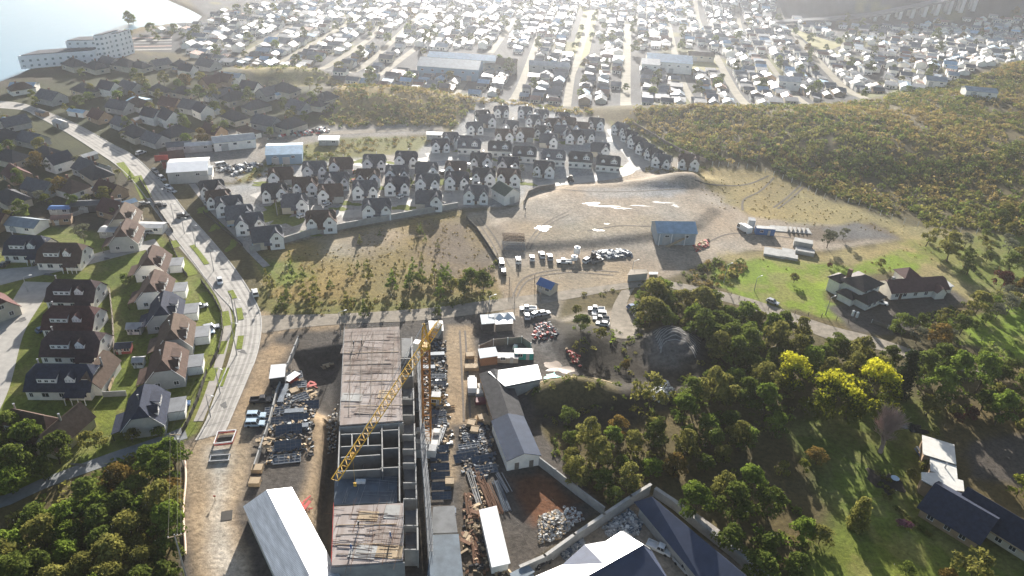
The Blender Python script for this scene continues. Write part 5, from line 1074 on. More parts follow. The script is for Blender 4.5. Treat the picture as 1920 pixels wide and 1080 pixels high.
r = wall_line('gate_fence', [(1634, 605), (1664, 616), (1690, 622), (1720, 630)], 1.1, .1, M['fence_wood'], 'brown gate panels between white posts at the cottage entrance', 'gate', 5, M['trim'])
for x, y in ((1598, 592), (1606, 595)):
    mb = MB(); p = G(x, y); mb.prism([(-.3, -.3), (.3, -.3), (.3, .3), (-.3, .3)], 0, 1.7); mb.prism([(-.4, -.4), (.4, -.4), (.4, .4), (-.4, .4)], 1.703, 1.82); mb.prism([(-.2, -.2), (.2, -.2), (.2, .2), (-.2, .2)], 1.823, 2.0); tag(mb.build('gate_pillar', M['trim'], None, tuple(p)), 'white gate pillar at the start of the cottage drive', 'pillar', 'white gate pillars')
# upper left works yard
shed('workshop', 437, 256, 18, 9, 4, 5.4, M['tin_pale'], M['wall_white'], 27, 'long pale blue workshop with a dark doorway beside the works yard', 'workshop', None, 1)
shed('workshop', 533, 276, 15, 14, 4.5, 6, M['tin_blue'], mat('blue_wall', (.18, .28, .38), .7, 0, .1, .4), 14, 'bright blue roofed workshop above the near estate', 'workshop', None, 2)
shed('workshop', 353, 306, 15, 15, 5, 6.4, M['tin_dazzle'], M['wall_grey'], 18, 'dazzling white roofed store beside the main road', 'store', None, 1)
shed('workshop', 378, 318, 8, 10, 3, 4, M['tin_pale'], M['wall_white'], 18, 'low pale annex on the right of the dazzling white store', 'store')
shed('site_hut', 372, 268, 11, 5, 3, 3.8, M['tin_white'], M['wall_grey'], 20, 'white edged grey hut above the dazzling store', 'hut')
shed('site_hut', 617, 258, 9, 6, 2.6, 3.0, M['tin_dazzle'], M['wall_grey'], 8, 'small bright white roofed hut alone on the brown slope', 'hut')
shed('site_hut', 335, 268, 10, 6, 3, 4.2, M['tin_grey'], M['wall_grey'], 22, 'grey roofed hut behind the works yard wall', 'hut')
shed('site_hut', 816, 250, 8, 4, 2.6, 3.0, M['tin_white'], M['wall_grey'], 4, 'white roofed hut by the dirt lane at the estate corner', 'hut')
r = shed('red_house', 322, 289, 9, 8, 3.2, 6, M['roof_maroon'], M['wall_red'], 30, 'red house with a red board beside the dazzling white store', 'house')
mb = MB(); mb.box((-4.4, -3.2, 4.6), (5.2, .2, 2.4), R(-10)); mb.build('sign_board', M['redp'], r)
shed('site_hut', 433, 139, 13, 8, 4, 5.5, M['tin_pale'], M['wall_white'], -8, 'pale roofed white house on the sunlit bank above the old roofs', 'house')
shed('site_hut', 261, 186, 9, 8, 2.8, 3.6, M['tin_blue'], M['wall_grey'], -20, 'light blue roofed shed among the old roofs', 'shed')
shed('site_hut', 44, 157, 12, 8, 3, 4.5, M['tin_blue'], M['wall_white'], 10, 'blue roofed white house near the lake shore', 'house')
shed('site_hut', 48, 413, 11, 7, 2.6, 4.2, M['tin_pale'], M['wall_white'], -8, 'pale blue roofed house behind the left cape houses', 'house')
shed('site_hut', 210, 428, 7, 5, 2.4, 2.9, M['tin_white'], M['wall_grey'], 4, 'white sheet roofed lean-to behind the corner gable house', 'shed')
shed('site_hut', 284, 421, 8.5, 4.5, 2.4, 2.8, M['tin_white'], M['wall_white'], 3, 'flat white carport roof over a silver car at the corner house', 'carport')
shed('site_hut', 180, 378, 16, 5, 2.8, 3.6, M['tin_dark'], M['wdark'], 14, 'long dark greenhouse like shed behind the gardens', 'shed')
shed('site_hut', 113, 388, 7, 3, 2.2, 2.6, M['bluep'], M['wall_grey'], 8, 'blue tarpaulin covered shed behind the gardens', 'shed')
shed('garden_shed', 231, 645, 3.6, 2.6, 2, 2.8, M['roof_navy'], M['wall_red'], 12, 'small red garden shed on the shaded lawn', 'shed')
shed('garden_shed', 259, 672, 2.4, 2.4, 2, 2.6, M['tin_white'], M['tarp'], 10, 'small white garden hut with a dark doorway', 'shed')
shed('garden_shed', 252, 608, 3.6, 3, 2, 3.0, M['tin_white'], M['wall_white'], 8, 'white garden shed with a peaked roof behind the roadside houses', 'shed')
for i, (x, y) in enumerate([(80, 355), (115, 405), (10, 360), (108, 345)]): shed('garden_shed', x, y, 6, 3.5, 2.3, 3, M[['tin_white', 'tin_rust', 'tin_grey', 'tin_white'][i]], M['wall_tan'], 10+i*9, ['white sheet roofed shed in the gardens', 'rusty roofed shed in the gardens by the blue tarpaulin', 'grey roofed shed at the left edge gardens', 'white roofed long shed above the blue tarpaulin'][i], 'shed')
# white cottage on the right
def cottage():
    r = empty('cottage', (0, 0, 0)); rm = M['roof_umber']; rb = mat('cottage_roof', (.055, .042, .040), .75, 0, .3, 1); rw = mat('cottage_wing_roof', (.115, .055, .050), .75, 0, .25, 1)
    W = MB(); Rf = MB(); hip_block(W, Rf, 0, 0, 9.5, 8, 5.6, 8.0, .9); w = part(W, 'tower_wall', M['wall_white'], r); part(Rf, 'tower_roof', rb, r)
    W = MB(); Rf = MB(); hip_block(W, Rf, -1.5, -4.8, 9.0, 4.6, 2.8, 4.3, .8); part(W, 'lower_wall', M['wall_white'], r); part(Rf, 'lower_roof', rb, r)
    W = MB(); Rf = MB(); hip_block(W, Rf, -6.2, -.5, 3.6, 5, 2.8, 4.2, .7); part(W, 'side_wall', M['wall_white'], r); part(Rf, 'side_roof', rb, r)
    W = MB(); Rf = MB(); hip_block(W, Rf, -3.5, 5.6, 5, 4, 5.0, 6.6, .6); part(W, 'rear_wall', M['wall_white'], r); part(Rf, 'rear_roof', rb, r)
    for x in (-3, 0, 2.6): window(r, x, -4.06, 4.6, 1.1, 1.2)
    for y in (-2.2, 1.5): window(r, 4.8, y, 4.6, 1.1, 1.2, 'x')
    for x in (-4.2, -1.5, 1.4): window(r, x, -7.16, 1.5, 1.2, 1.2)
    c = MB(); c.box((-3.0, 3.0, 7.8), (1.1, 1.1, 3.2)); part(c, 'chimney', M['brick'], r)
    mid_place(r, 1612, 537, 3.6, iang(1612, 540, 22)); tag(r, 'white two storey cottage part with dark hipped roofs on the bright lawn', 'house', None); r['label'] = 'white two storey cottage with dark hipped roofs and a brick chimney on the bright lawn'
    q = empty('cottage_wing', (0, 0, 0)); W = MB(); Rf = MB(); gable_block(W, Rf, 0, 0, 21, 7.5, 2.9, 5.4, 'x', .6, .2); part(W, 'wall', M['wall_white'], q); part(Rf, 'roof', rw, q)
    for x in (-8.5, -5.5, -1.5, 2.5, 6.0): window(q, x, -3.8, 1.6, 1.2, 1.2)
    d = MB(); d.box((-7, -3.82, 1.05), (1.0, .1, 2.1)); part(d, 'door', M['door'], q)
    W = MB(); Rf = MB(); gable_block(W, Rf, 6.8, -3.8, 3.4, 3.2, 2.6, 4.2, 'y', .3); part(W, 'porch_wall', M['wall_white'], q); part(Rf, 'porch_roof', rw, q)
    W = MB(); Rf = MB(); W.box((12.0, .5, 1.3), (3.2, 5.5, 2.6)); Rf.slab([(10.2, -2.6, 2.75), (13.9, -2.6, 2.75), (13.9, 3.6, 3.0), (10.2, 3.6, 3.0)], .12); part(W, 'annex_wall', M['wall_white'], q); part(Rf, 'annex_roof', M['tin_white'], q)
    W = MB(); Rf = MB(); hip_block(W, Rf, 3.5, 7.5, 5.5, 5.5, 2.8, 5.2, .6); part(W, 'pavilion_wall', M['wall_white'], q); part(Rf, 'pavilion_roof', rw, q)
    c = MB(); c.box((-8.3, .3, 5.2), (.9, .9, 2.0)); part(c, 'chimney', M['conc'], q)
    mid_place(q, 1712, 534, 2.8, iang(1710, 534, 4)); tag(q, 'low white cottage wing with a long maroon roof and pavilion behind', 'house')
cottage()
# metal roofed house at the lower right
def lower_house():
    r = empty('metal_roofed_house', (0, 0, 0)); mm = mat('bright_roof', (.62, .60, .55), .5, .15, .12, .6, .5, .05, None, None, ('Y', 2.0, .15)); W = MB(); Rf = MB()
    W.box((0, 0, 1.5), (5.6, 6.6, 3)); Rf.slab([(-3.1, -3.6, 3.5), (3.1, -3.6, 3.5), (3.1, 3.6, 3.05), (-3.1, 3.6, 3.05)], .14); part(W, 'wall', M['wall_tan'], r); part(Rf, 'roof', mm, r)
    W = MB(); Rf = MB(); W.box((.7, -5.8, 1.4), (4.4, 4.8, 2.8)); Rf.slab([(-1.7, -8.2, 3.4), (3.2, -8.2, 3.4), (3.2, -3.62, 3.2), (-1.7, -3.62, 3.2)], .14); part(W, 'link_wall', M['wall_tan'], r); part(Rf, 'link_roof', mm, r)
    W = MB(); Rf = MB(); pl = [(-3.4, -12.2), (-.6, -13.4), (4.2, -11.4), (4.2, -8.0), (-.6, -8.2), (-3.4, -9.6)]; W.prism([(x*.9, (y+10.4)*.9-10.4) for x, y in pl], 0, 3.0); Rf.slab([(x, y, 3.5-(y+10.4)*.05) for x, y in pl], .15); part(W, 'bay_wall', M['wall_tan'], r); part(Rf, 'bay_roof', mm, r)
    c = MB(); c.tube((1.0, -5.6, 3.0), (1.0, -5.6, 4.6), .14, 8); part(c, 'flue', M['flue'], r)
    mid_place(r, 1759, 845, 3.2, iang(1762, 870, -88)+math.pi/2, 1.12); tag(r, 'house part with bright pale metal roofs and a bay, shrubs on its left', 'house')
    rd = M['roof_navy']; lt = mat('pale_roof_side', (.30, .29, .27), .6, .1, .15, .5)
    q = empty('dark_roofed_house', (0, 0, 0)); W = MB(); Rf = MB(); gable_block(W, Rf, 0, 0, 11.5, 12, 2.6, 5.4, 'x', .7); part(W, 'wall', M['wall_tan'], q); part(Rf, 'roof', rd, q)
    for x in (-3.5, 0, 3): window(q, x, -6.06, 1.5, 1.2, 1.3)
    mid_place(q, 1806, 948, 4.0, iang(1806, 948, -30)); tag(q, 'dark roofed house section joined below the bright metal bay', 'house')
    q = empty('dark_roofed_house', (0, 0, 0)); W = MB(); Rf = MB(); gable_block(W, Rf, 0, 0, 15, 8.2, 2.8, 5.8, 'x', .7); part(W, 'wall', M['wall_cream'], q); part(Rf, 'roof', rd, q)
    f = MB(); f.box((0, -4.9, 2.5), (15, .12, .3)); part(f, 'fascia', M['timber'], q)
    for x in (-5.5, -4, 1.5, 4.2): window(q, x, -4.16, 1.5, 1.2, 1.6)
    v = MB(); v.tube((5.5, 1.2, 5.0), (5.5, 1.2, 6.4), .3, 10); part(v, 'vent', M['redp'], q)
    mid_place(q, 1884, 968, 4.2, iang(1884, 968, -31)); tag(q, 'long dark roofed wing with a yellow eave at the lower right edge', 'house')
lower_house()
# big roof at the bottom centre with its yard
def big_house():
    r = empty('villa', (0, 0, 0)); ez, rz = 3.4, 6.6; Q = lambda x, y, z: tuple(P(x, y, z)); wt = mat('sunlit_sheet_roof', (.72, .72, .72), .38, .2, .06, .4, .7); dk = mat('shaded_sheet_roof', (.055, .07, .115), .65, 0, .2, .4, .2, 0, None, None, ('X', 2.5, .15))  # sun and shade of the slopes put into two roof colours
    c, d, b, e, a, f, g = Q(1165, 996, ez), Q(1206, 1021, rz-.6), Q(1137, 1014, ez), Q(1131, 1057, rz-.8), Q(1096, 1021, ez), Q(1054, 1059, ez), Q(1000, 1082, ez); h = Q(1085, 1089, rz-.6); dd = Q(1222, 1032, ez); i = Q(1262, 1100, ez); j = Q(1150, 1160, ez)
    def face(name, pts, m):
        mb = MB(); cc = np.mean(np.array(pts), axis=0); o = MB()
        vs = [tuple(p) for p in pts]; k = len(vs); lo = [(x, y, z-.18) for x, y, z in vs]
        mb.add(vs+lo, [tuple(range(k)), tuple(range(2*k-1, k-1, -1))]+[(t, k+t, k+(t+1) % k, (t+1) % k) for t in range(k)])
        me = mb.build(name, m, r); bm = bmesh.new(); bm.from_mesh(me.data); bmesh.ops.recalc_face_normals(bm, faces=bm.faces); bm.to_mesh(me.data); bm.free()
    face('north_roof', [b, c, d, e], wt); face('west_roof', [e, d, h, g, f], wt); face('hip_roof', [a, b, e], M['tin_grey']); face('hip_roof', [a, e, f], dk); face('south_roof', [d, dd, i, j, h], dk); face('end_roof', [c, dd, d], dk)  # hips turned off the sun get grey and dark sheets as painted shade
    W = MB(); poly = [P(*p, 0)[:2] for p in ((1165, 1014), (1215, 1048), (1250, 1120), (1130, 1180), (1000, 1120), (1058, 1085), (1098, 1046), (1138, 1040))]; W.prism([tuple(p) for p in poly], 0, 3.1); part(W, 'wall', M['wall_grey'], r)
    tag(r, 'large villa roof with sunlit white slopes and shaded dark hips at the bottom centre', 'house')
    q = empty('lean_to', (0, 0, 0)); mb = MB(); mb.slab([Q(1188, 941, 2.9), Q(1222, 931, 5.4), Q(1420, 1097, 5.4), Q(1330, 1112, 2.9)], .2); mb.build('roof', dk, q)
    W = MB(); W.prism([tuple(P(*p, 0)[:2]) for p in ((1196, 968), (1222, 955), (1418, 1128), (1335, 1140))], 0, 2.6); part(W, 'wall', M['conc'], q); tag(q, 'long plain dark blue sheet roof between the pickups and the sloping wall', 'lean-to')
    s = empty('site_hut', (0, 0, 0)); mb = MB(); mb.slab([Q(955, 1075, 2.6), Q(990, 1058, 2.6), Q(1003, 1072, 2.4), Q(965, 1095, 2.4)], .1); mb.build('roof', M['tin_pale'], s); W = MB(); W.prism([tuple(P(*p, 0)[:2]) for p in ((958, 1096), (988, 1080), (1000, 1092), (968, 1112))], 0, 2.2); part(W, 'wall', M['wall_grey'], s); tag(s, 'small pale roofed hut at the bottom edge beside the thick wall', 'hut')
big_house()
def blockroof(name, pts, z, th, roofm, wallm, label, cat, base=.9):
    """a flat or gently pitched hut from its roof outline"""
    r = empty(name, (0, 0, 0)); c = [P(x, y, z if np.isscalar(z) else z[i]) for i, (x, y) in enumerate(pts)]; m = np.mean(c, axis=0)
    mb = MB(); mb.slab([tuple(p) for p in c], th); mb.build('roof', roofm, r); W = MB(); W.prism([((p[0]-m[0])*base+m[0], (p[1]-m[1])*base+m[1]) for p in c], 0, min(p[2] for p in c)-th-.05); W.build('wall', wallm, r); tag(r, label, cat); return r
# the levelled ground: shed, guard hut, containers
r = shed('site_shed', 1265, 421, 14.5, 9.5, 4.8, 7.2, M['tin_blue'], mat('shed_cladding', (.33, .38, .42), .7, .1, .2, .4), 5, 'tall shed with a bright blue sheet roof on the levelled ground', 'shed', None, 2)
o_ = [c for c in r.children if c.name.startswith('roof')][0]
st = MB(); st.hexa([(-4, -6.6, 0), (-3, -6.6, 0), (-3, -5.6, 0), (-4, -5.6, 0)], [(2, -6.6, 3.4), (2.6, -6.6, 3.4), (2.6, -5.6, 3.4), (2, -5.6, 3.4)]); st.build('stair', M['timber'], r)
for x in (-6.5, -2, 3, 6.8): pb = MB(); pb.box((x, -5.4, 2.3), (.18, .18, 4.6)); pb.build('post', M['trim'], r)
r = shed('guard_hut', 1027, 529, 5.2, 4.2, 2.6, 4.0, M['bluep'], M['wall_cream'], -35, 'small guard hut with a bright blue gable roof by the site gate', 'hut')
blockroof('site_hut', [(1176, 516), (1182, 505), (1212, 505), (1216, 512)], [2.6, 2.9, 2.9, 2.6], .12, mat('tan_sheet', (.42, .34, .25), .7, 0, .15, .5), M['wall_grey'], 'tan roofed cabin at the edge of the gravel lot', 'cabin')
blockroof('site_hut', [(1217, 514), (1217, 510), (1234, 510), (1233, 514)], 1.2, .12, M['tarp'], M['timber'], 'low pale stack beside the tan roofed cabin', 'stack')
def container(px, py, l, m, rz, label, h=2.6, wd=2.5):
    r = empty('container', (0, 0, 0)); mb = MB(); mb.box((0, 0, h/2+.1), (l, wd, h)); mb.build('body', m, r)
    d = MB(); d.box((l*.2, -wd/2-.03, 1.1), (.9, .06, 2.0)); d.build('door', M['wall_grey'], r); window(r, -l*.2, -wd/2-.03, 1.6, 1.2, .9)
    t = MB(); t.box((0, 0, h+.17), (l+.1, wd+.1, .1)); t.build('roof', M['tin_white'] if m is M['bluep'] else M['tin_zinc'], r)
    mid_place(r, px, py, 1.5, R(rz)); tag(r, label, 'container'); return r
container(1434, 432, 7, M['bluep'], -3, 'blue container cabin with two windows beside the white truck'); container(1408, 420, 3, M['wall_grey'], 80, 'upright grey box with a pale roof left of the blue container', 3.4)
mb = MB(); mb.box((0, 0, .12), (15, 5, .24)); o = mb.build('foundation_slab', M['conc'], None); mid_place(o, 1482, 431, 0, R(-3)); tag(o, 'pale concrete floor slab right of the blue container', 'slab')
for i in range(5):  # dark boards added to stand for slatted shadows on the slab
    mb = MB(); mb.box((0, 0, .6), (.18, 4.6, 1.1)); o = mb.build('shadow_board', M['fence_wood'], None); mid_place(o, 1477+i*8, 431, .3, R(-18)); tag(o, 'dark board added as a slatted shadow across the pale floor slab', 'board', 'shadow boards on the pale slab')
# concrete foundations beside the cottage lawn
fd = empty('foundation', tuple(G(1475, 478)))
for (x, y, w, dd, h) in ((1452, 476, 7.5, 6, .8), (1478, 483, 6.2, 3.2, .9), (1508, 475, 6.5, 3.2, 1.4), (1504, 463, 6.5, 3.4, 2.6), (1478, 474, 4.6, 4.2, .7)):
    p = G(x, y)-np.array(fd.location); mb = MB(); mb.box((p[0], p[1], h/2), (w, dd, h), R(-18)); mb.build('foundation_block', M['conc'], fd)
tag(fd, 'stepped pale concrete foundation blocks on the bank above the cottage lawn', 'foundation')
# ================================================================ construction site
M['deck'] = mat('deck_boards', (.27, .215, .185), .9, 0, .35, .45, .15, .2, (.40, .36, .34), (1, .25, 1)); M['deck_rust'] = mat('deck_rebar', (.20, .15, .125), .9, 0, .3, .7, .15, .2, (.33, .29, .26), (1, .3, 1)); M['deck_blue'] = mat('deck_blue_grey', (.10, .13, .16), .7, 0, .35, .35, .3)  # lower slabs in a mottled dark blue grey
def Q2(x, y, z): return tuple(P(x, y, z))
def slab_px(name, pts, z, th, m, parent):
    mb = MB(); mb.prism([tuple(P(x, y, z)[:2]) for x, y in pts], z-th, z); return mb.build(name, m, parent)
def wall_px(mb, a, b, z0, z1, th=.25, zr=None):
    p, q = P(*a, z1 if zr is None else zr), P(*b, z1 if zr is None else zr); c = (p+q)/2; e = q-p; mb.box((c[0], c[1], (z0+z1)/2), (np.linalg.norm(e[:2])+th, th, z1-z0), math.atan2(e[1], e[0]))
def frame_building():
    r = empty('unfinished_building', tuple(P(700, 830, 0))); r.location = (0, 0, 0); Z = 6.0
    slab_px('deck', [(646, 617), (690, 615), (688, 700), (642, 702)], Z, .3, M['deck_rust'], r); slab_px('deck', [(690.5, 615), (749, 612), (752, 700), (688.5, 700)], Z+.03, .3, M['deck_rust'], r)
    slab_px('deck', [(642, 702.5), (752, 700.5), (755, 788), (637, 797)], Z, .3, M['deck'], r)
    slab_px('deck', [(628, 886), (745, 884), (745, 942), (626, 946)], 3.2, .3, M['deck_blue'], r); slab_px('deck', [(626, 950), (700, 946), (697, 1056), (622, 1060)], Z, .3, M['deck'], r); slab_px('deck', [(700.5, 946), (757, 943), (756, 1050), (697.5, 1056)], Z+.03, .3, M['deck'], r)
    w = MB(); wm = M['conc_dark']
    wall_px(w, (637, 799), (755, 790), 0, 5.65, .3, 6); wall_px(w, (622, 1062), (757, 1052), 0, 5.65, .3, 6); o = w.build('wall', M['conc'], r)
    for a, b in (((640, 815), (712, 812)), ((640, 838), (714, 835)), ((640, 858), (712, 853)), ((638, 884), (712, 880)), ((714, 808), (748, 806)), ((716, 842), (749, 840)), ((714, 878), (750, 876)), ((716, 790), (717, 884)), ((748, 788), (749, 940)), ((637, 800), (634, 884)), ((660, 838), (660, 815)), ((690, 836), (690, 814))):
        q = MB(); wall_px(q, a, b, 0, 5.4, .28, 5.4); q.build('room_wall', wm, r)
        t = MB(); p0, p1 = P(*a, 5.4), P(*b, 5.4); c = (p0+p1)/2; e = p1-p0; t.box((c[0], c[1], 5.46), (np.linalg.norm(e[:2]), .22, .1), math.atan2(e[1], e[0])); t.build('wall_top', M['conc'], r)
    for k in range(3): q = MB(); p = P(655+k*38, 1062, 3.5); q.box((p[0], p[1]-.06, 3.4), (1.5, .5, 1.2)); q.build('window_opening', M['glass'], r)
    # balcony strip on the right side with frames
    for y0, y1 in ((632, 672), (676, 705), (728, 748), (752, 778), (795, 815), (820, 842), (846, 868), (872, 905), (910, 935), (955, 985), (990, 1030)):
        xa, xb = 752+(y0-630)*.02, 772+(y0-630)*.03
        q = MB(); wall_px(q, (xb, y0), (xb+.5, y1), 0, 5.0, .3, 5.0); wall_px(q, (xa, y1), (xb, y1), 0, 4.6, .25, 4.6); q.build('balcony_wall', M['conc'], r)
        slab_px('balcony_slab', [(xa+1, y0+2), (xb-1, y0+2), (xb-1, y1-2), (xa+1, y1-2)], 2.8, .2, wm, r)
    # edge guard rails, rebar starters and props
    def rail(pts, z, mm):
        q = MB()
        w2 = [P(x, y, z) for x, y in pts]
        for a, b in zip(w2[:-1], w2[1:]):
            Ln = np.linalg.norm(b-a); k = max(1, int(Ln/2.4))
            for i in range(k+1): p = a+(b-a)*i/k; q.tube(p, p+[0, 0, 1.2], .035, 4)
            for hgt in (.6, 1.15): q.tube(a+[0, 0, hgt], b+[0, 0, hgt], .03, 4)
        q.build('guard_rail', mm, r)
    rail([(646, 618), (642, 702), (637, 797)], Z, M['steel']); rail([(646, 616), (749, 612)], Z, M['steel']); rail([(626, 950), (622, 1060)], Z, M['redp']); rail([(757, 943), (756, 1050)], Z, M['steel']); rail([(749, 613), (755, 787)], Z, M['fence_wood'])
    rng = random.Random(8)
    for (x0, x1, y0, y1, n, mm) in ((650, 745, 622, 782, 120, 'rustbar'), (630, 750, 952, 1050, 90, 'rustbar'), (632, 742, 890, 935, 25, 'steel')):
        z = 3.2 if y0 == 890 else Z; q = MB()
        for _ in range(n):
            x, y = rng.uniform(x0, x1), rng.uniform(y0, y1); p = P(x, y, z); a = rng.choice([0, math.pi/2])+rng.gauss(0, .06); l = rng.uniform(1.5, 7); d = np.array([math.cos(a), math.sin(a), 0])*l/2; q.tube(p-d+[0, 0, .12], p+d+[0, 0, .12], .028, 4)
        q.build('reinforcement', M[mm], r)
    for x in np.linspace(660, 740, 5):
        q = MB(); a, b = P(x, 622, Z), P(x-6, 780, Z); q.box(((a+b)/2)+np.array([0, 0, .16]), (np.linalg.norm(a-b), .11, .10), math.atan2((b-a)[1], (b-a)[0])); q.build('beam_form', M['fence_wood'], r)
    for i, y in enumerate((640, 662, 684, 715, 740, 762, 965, 985, 1003, 1022, 1040)):
        q = MB(); xo = 645 if y < 800 else 630; a, b = P(xo, y, Z), P(xo+85+(i*17) % 30, y-2, Z); q.box(((a+b)/2)+np.array([0, 0, .10]), (np.linalg.norm(a-b), .12, .08), math.atan2((b-a)[1], (b-a)[0])); q.build('beam_form', M['ply'] if i % 2 else M['fence_wood'], r)
    for i, (x, y, w_, d_) in enumerate(((662, 975, 5, 3.4), (690, 968, 4, 2.4), (735, 960, 3, 3.4), (728, 1005, 5, 4), (660, 1010, 4.5, 5), (730, 1035, 5, 3), (680, 1035, 5, 3), (655, 655, 4, 4), (700, 645, 5, 3), (725, 740, 4, 3), (660, 745, 5, 3), (690, 770, 6, 2.6), (735, 770, 3, 4))):
        q = MB(); p = P(x, y, Z); q.box((p[0], p[1], Z+.055+.012*(i % 4)), (w_, d_, .05), R(rng.uniform(-3, 3))); q.build('deck_panel', [M['deck'], M['ply'], M['conc'], M['deck_rust']][i % 4], r)
    for x, y in ((672, 905), (681, 905)): q = MB(); p = P(x, y, 3.2); q.box((p[0], p[1], 3.55), (1.0, .8, .7)); q.box((p[0], p[1]-.1, 3.92), (.7, .5, .04)); q.build('service_box', M['trim'], r)
    tag(r, 'unfinished concrete apartment block with timber decks, open rooms and steel bars', 'building')
frame_building()
def truss(mb, a, b, wa, wb, up, n, r0, r1, lac=None):
    """lattice of four chords (or three) between a and b"""
    a = Vector(a); b = Vector(b); d = (b-a).normalized(); s = d.cross(up).normalized(); u = s.cross(d).normalized()
    def ring(t): w = wa+(wb-wa)*t; c = a.lerp(b, t); return [c+s*w/2+u*w/2, c-s*w/2+u*w/2, c-s*w/2-u*w/2, c+s*w/2-u*w/2]
    pr = ring(0)
    for i in range(1, n+1):
        q = ring(i/n)
        for k in range(4):
            mb.tube(pr[k], q[k], r0, 4); mb.tube(q[k], q[(k+1) % 4], r1, 3); mb.tube(pr[k] if i % 2 else pr[(k+1) % 4], q[(k+1) % 4] if i % 2 else q[k], r1, 3)
        pr = q
def tri_truss(mb, a, b, w, h, n, r0, r1, taper=.75):
    a = Vector(a); b = Vector(b); d = (b-a).normalized(); s = d.cross(Vector((0, 0, 1))).normalized(); u = Vector((0, 0, 1))
    def ring(t): c = a.lerp(b, t); k = 1-(1-taper)*t; return [c+s*w/2*k, c-s*w/2*k, c+u*h*k]
    pr = ring(0)
    for i in range(1, n+1):
        q = ring(i/n)
        for k in range(3): mb.tube(pr[k], q[k], r0, 4)
        m = [(pr[j]+q[j])/2 for j in range(3)]; mb.tube(pr[0], m[2], r1, 3); mb.tube(m[2], q[0], r1, 3); mb.tube(pr[1], m[2], r1, 3); mb.tube(m[2], q[1], r1, 3); mb.tube(q[0], q[1], r1, 3); mb.tube(pr[0], q[1], r1, 3)
        pr = q
def crane():
    b = G(801, 826); r = empty('tower_crane', tuple(b)); d = raydir(794, 652); t = b[1]/d[1]; zt = CAMH+d[2]*t; top = np.array([b[0], b[1], zt]); O = b
    mb = MB(); truss(mb, (0, 0, .4), (0, 0, zt), 1.7, 1.7, Vector((0, 1, 0)), 16, .13, .065); mb.build('mast', M['orange'], r)
    bs = MB(); bs.box((0, 0, .35), (6.2, 6.2, .7)); bs.build('base_block', M['conc'], r)
    for s in ((-2, -2), (2, -2), (-2, 2), (2, 2)): q = MB(); q.box((s[0], s[1], 1.1), (1.5, 1.5, .8)); q.build('ballast', M['bag'], r)
    tip = P(628, 900, zt+1.0)-O; end = P(818, 606, zt+1.0)-O; c = np.array([0, 0, zt+1.0])
    jd = tip-c; jd /= np.linalg.norm(jd); ed = -jd; Ln = np.linalg.norm(end-c); end = c+ed*Ln
    sl = MB(); sl.tube((0, 0, zt), (0, 0, zt+.9), 1.1, 10); sl.build('slew_ring', M['yellow'], r)
    j = MB(); tri_truss(j, c+jd*1.0, tip, 1.7, 1.6, 24, .11, .055); jb = j.build('jib', M['yellow'], r)
    q = MB(); q.tube(tip-jd*7+[0, 0, -.5], tip-jd*6+[0, 0, -.5], .45, 6); q.build('trolley', M['yellow'], jb)
    k = MB(); tri_truss(k, c-jd*.8, end, 1.7, 1.0, 6, .11, .055, 1.0); k.build('counter_jib', M['yellow'], r)
    w = MB(); s = Vector(jd).cross(Vector((0, 0, 1))); w.box(end-ed*1.4+np.array([0, 0, -.9]), (2.4, 1.5, 2.4), math.atan2(jd[1], jd[0])); w.build('counterweight', M['conc'], r)
    d = raydir(791, 607); t = b[1]/d[1]; za = CAMH+d[2]*t; a = MB(); truss(a, (0, 0, zt+.9), (-.3, 0, za), 1.5, .35, Vector((0, 1, 0)), 5, .13, .06); a.build('apex', M['yellow'], r)
    tb = MB(); ap = np.array([-.3, 0, za]); tb.tube(ap, c+jd*16+[0, 0, 1.4], .05, 4); tb.tube(ap, c+jd*32+[0, 0, 1.3], .05, 4); tb.tube(ap, end+[0, 0, .8], .05, 4); tb.build('tie_bar', M['steel'], r)
    cb = MB(); sv = np.array([s[0], s[1], 0]); cb.box(c+sv*1.6+jd*.8+np.array([0, 0, -.2]), (1.6, 1.3, 2.0), math.atan2(jd[1], jd[0])); cb.build('cab', M['trim'], r); hk = MB(); hk.tube(tip-jd*6.5+[0, 0, -.5], tip-jd*6.5+[0, 0, -7], .03, 4); hk.box(tip-jd*6.5+np.array([0, 0, -7.4]), (.5, .3, .8)); hk.build('hook', M['yellow'], jb)
    tag(r, 'yellow tower crane with an orange lattice mast swinging over the unfinished block', 'crane')
crane()
# -------- huts and roofs around the site
def long_shed(a, b, w, e, h, roofm, wallm, label, name='timber_shed'):
    p, q = P(*a, e), P(*b, e); r = empty(name, (0, 0, 0)); W = MB(); Rf = MB(); gable_block(W, Rf, 0, 0, np.linalg.norm((p-q)[:2]), w, e, h, 'x', .3); part(W, 'wall', wallm, r); part(Rf, 'roof', roofm, r)
    L2 = np.linalg.norm((p-q)[:2])
    for k in range(int(L2/5)): window(r, -L2/2+2.5+k*5, -w/2-.05, 1.6, 1.2, .9)
    for y in (-w*.25, w*.2): d = MB(); d.box((-L2/2-.04, y, 1.0), (.08, 1.0, 2.0)); d.build('door', M['fence_wood'], r)
    c = (p+q)/2; r.location = (c[0], c[1], 0); e_ = p-q; r.rotation_euler = (0, 0, math.atan2(e_[1], e_[0])); tag(r, label, 'shed'); return r
long_shed((926, 700), (953, 782), 7.2, 3.2, 4.4, M['wdark'], M['wall_tan'], 'long shed with a dark ribbed roof touching the white workshop')
long_shed((952, 786), (982, 858), 7.6, 3.2, 4.6, mat('blue_ribbed_roof', (.06, .078, .12), .7, 0, .25, .4, .12, 0, None, None, ('X', 2.0, .3)), M['wall_white'], 'long shed with a dark blue roof and white gable end beside the grey wall')
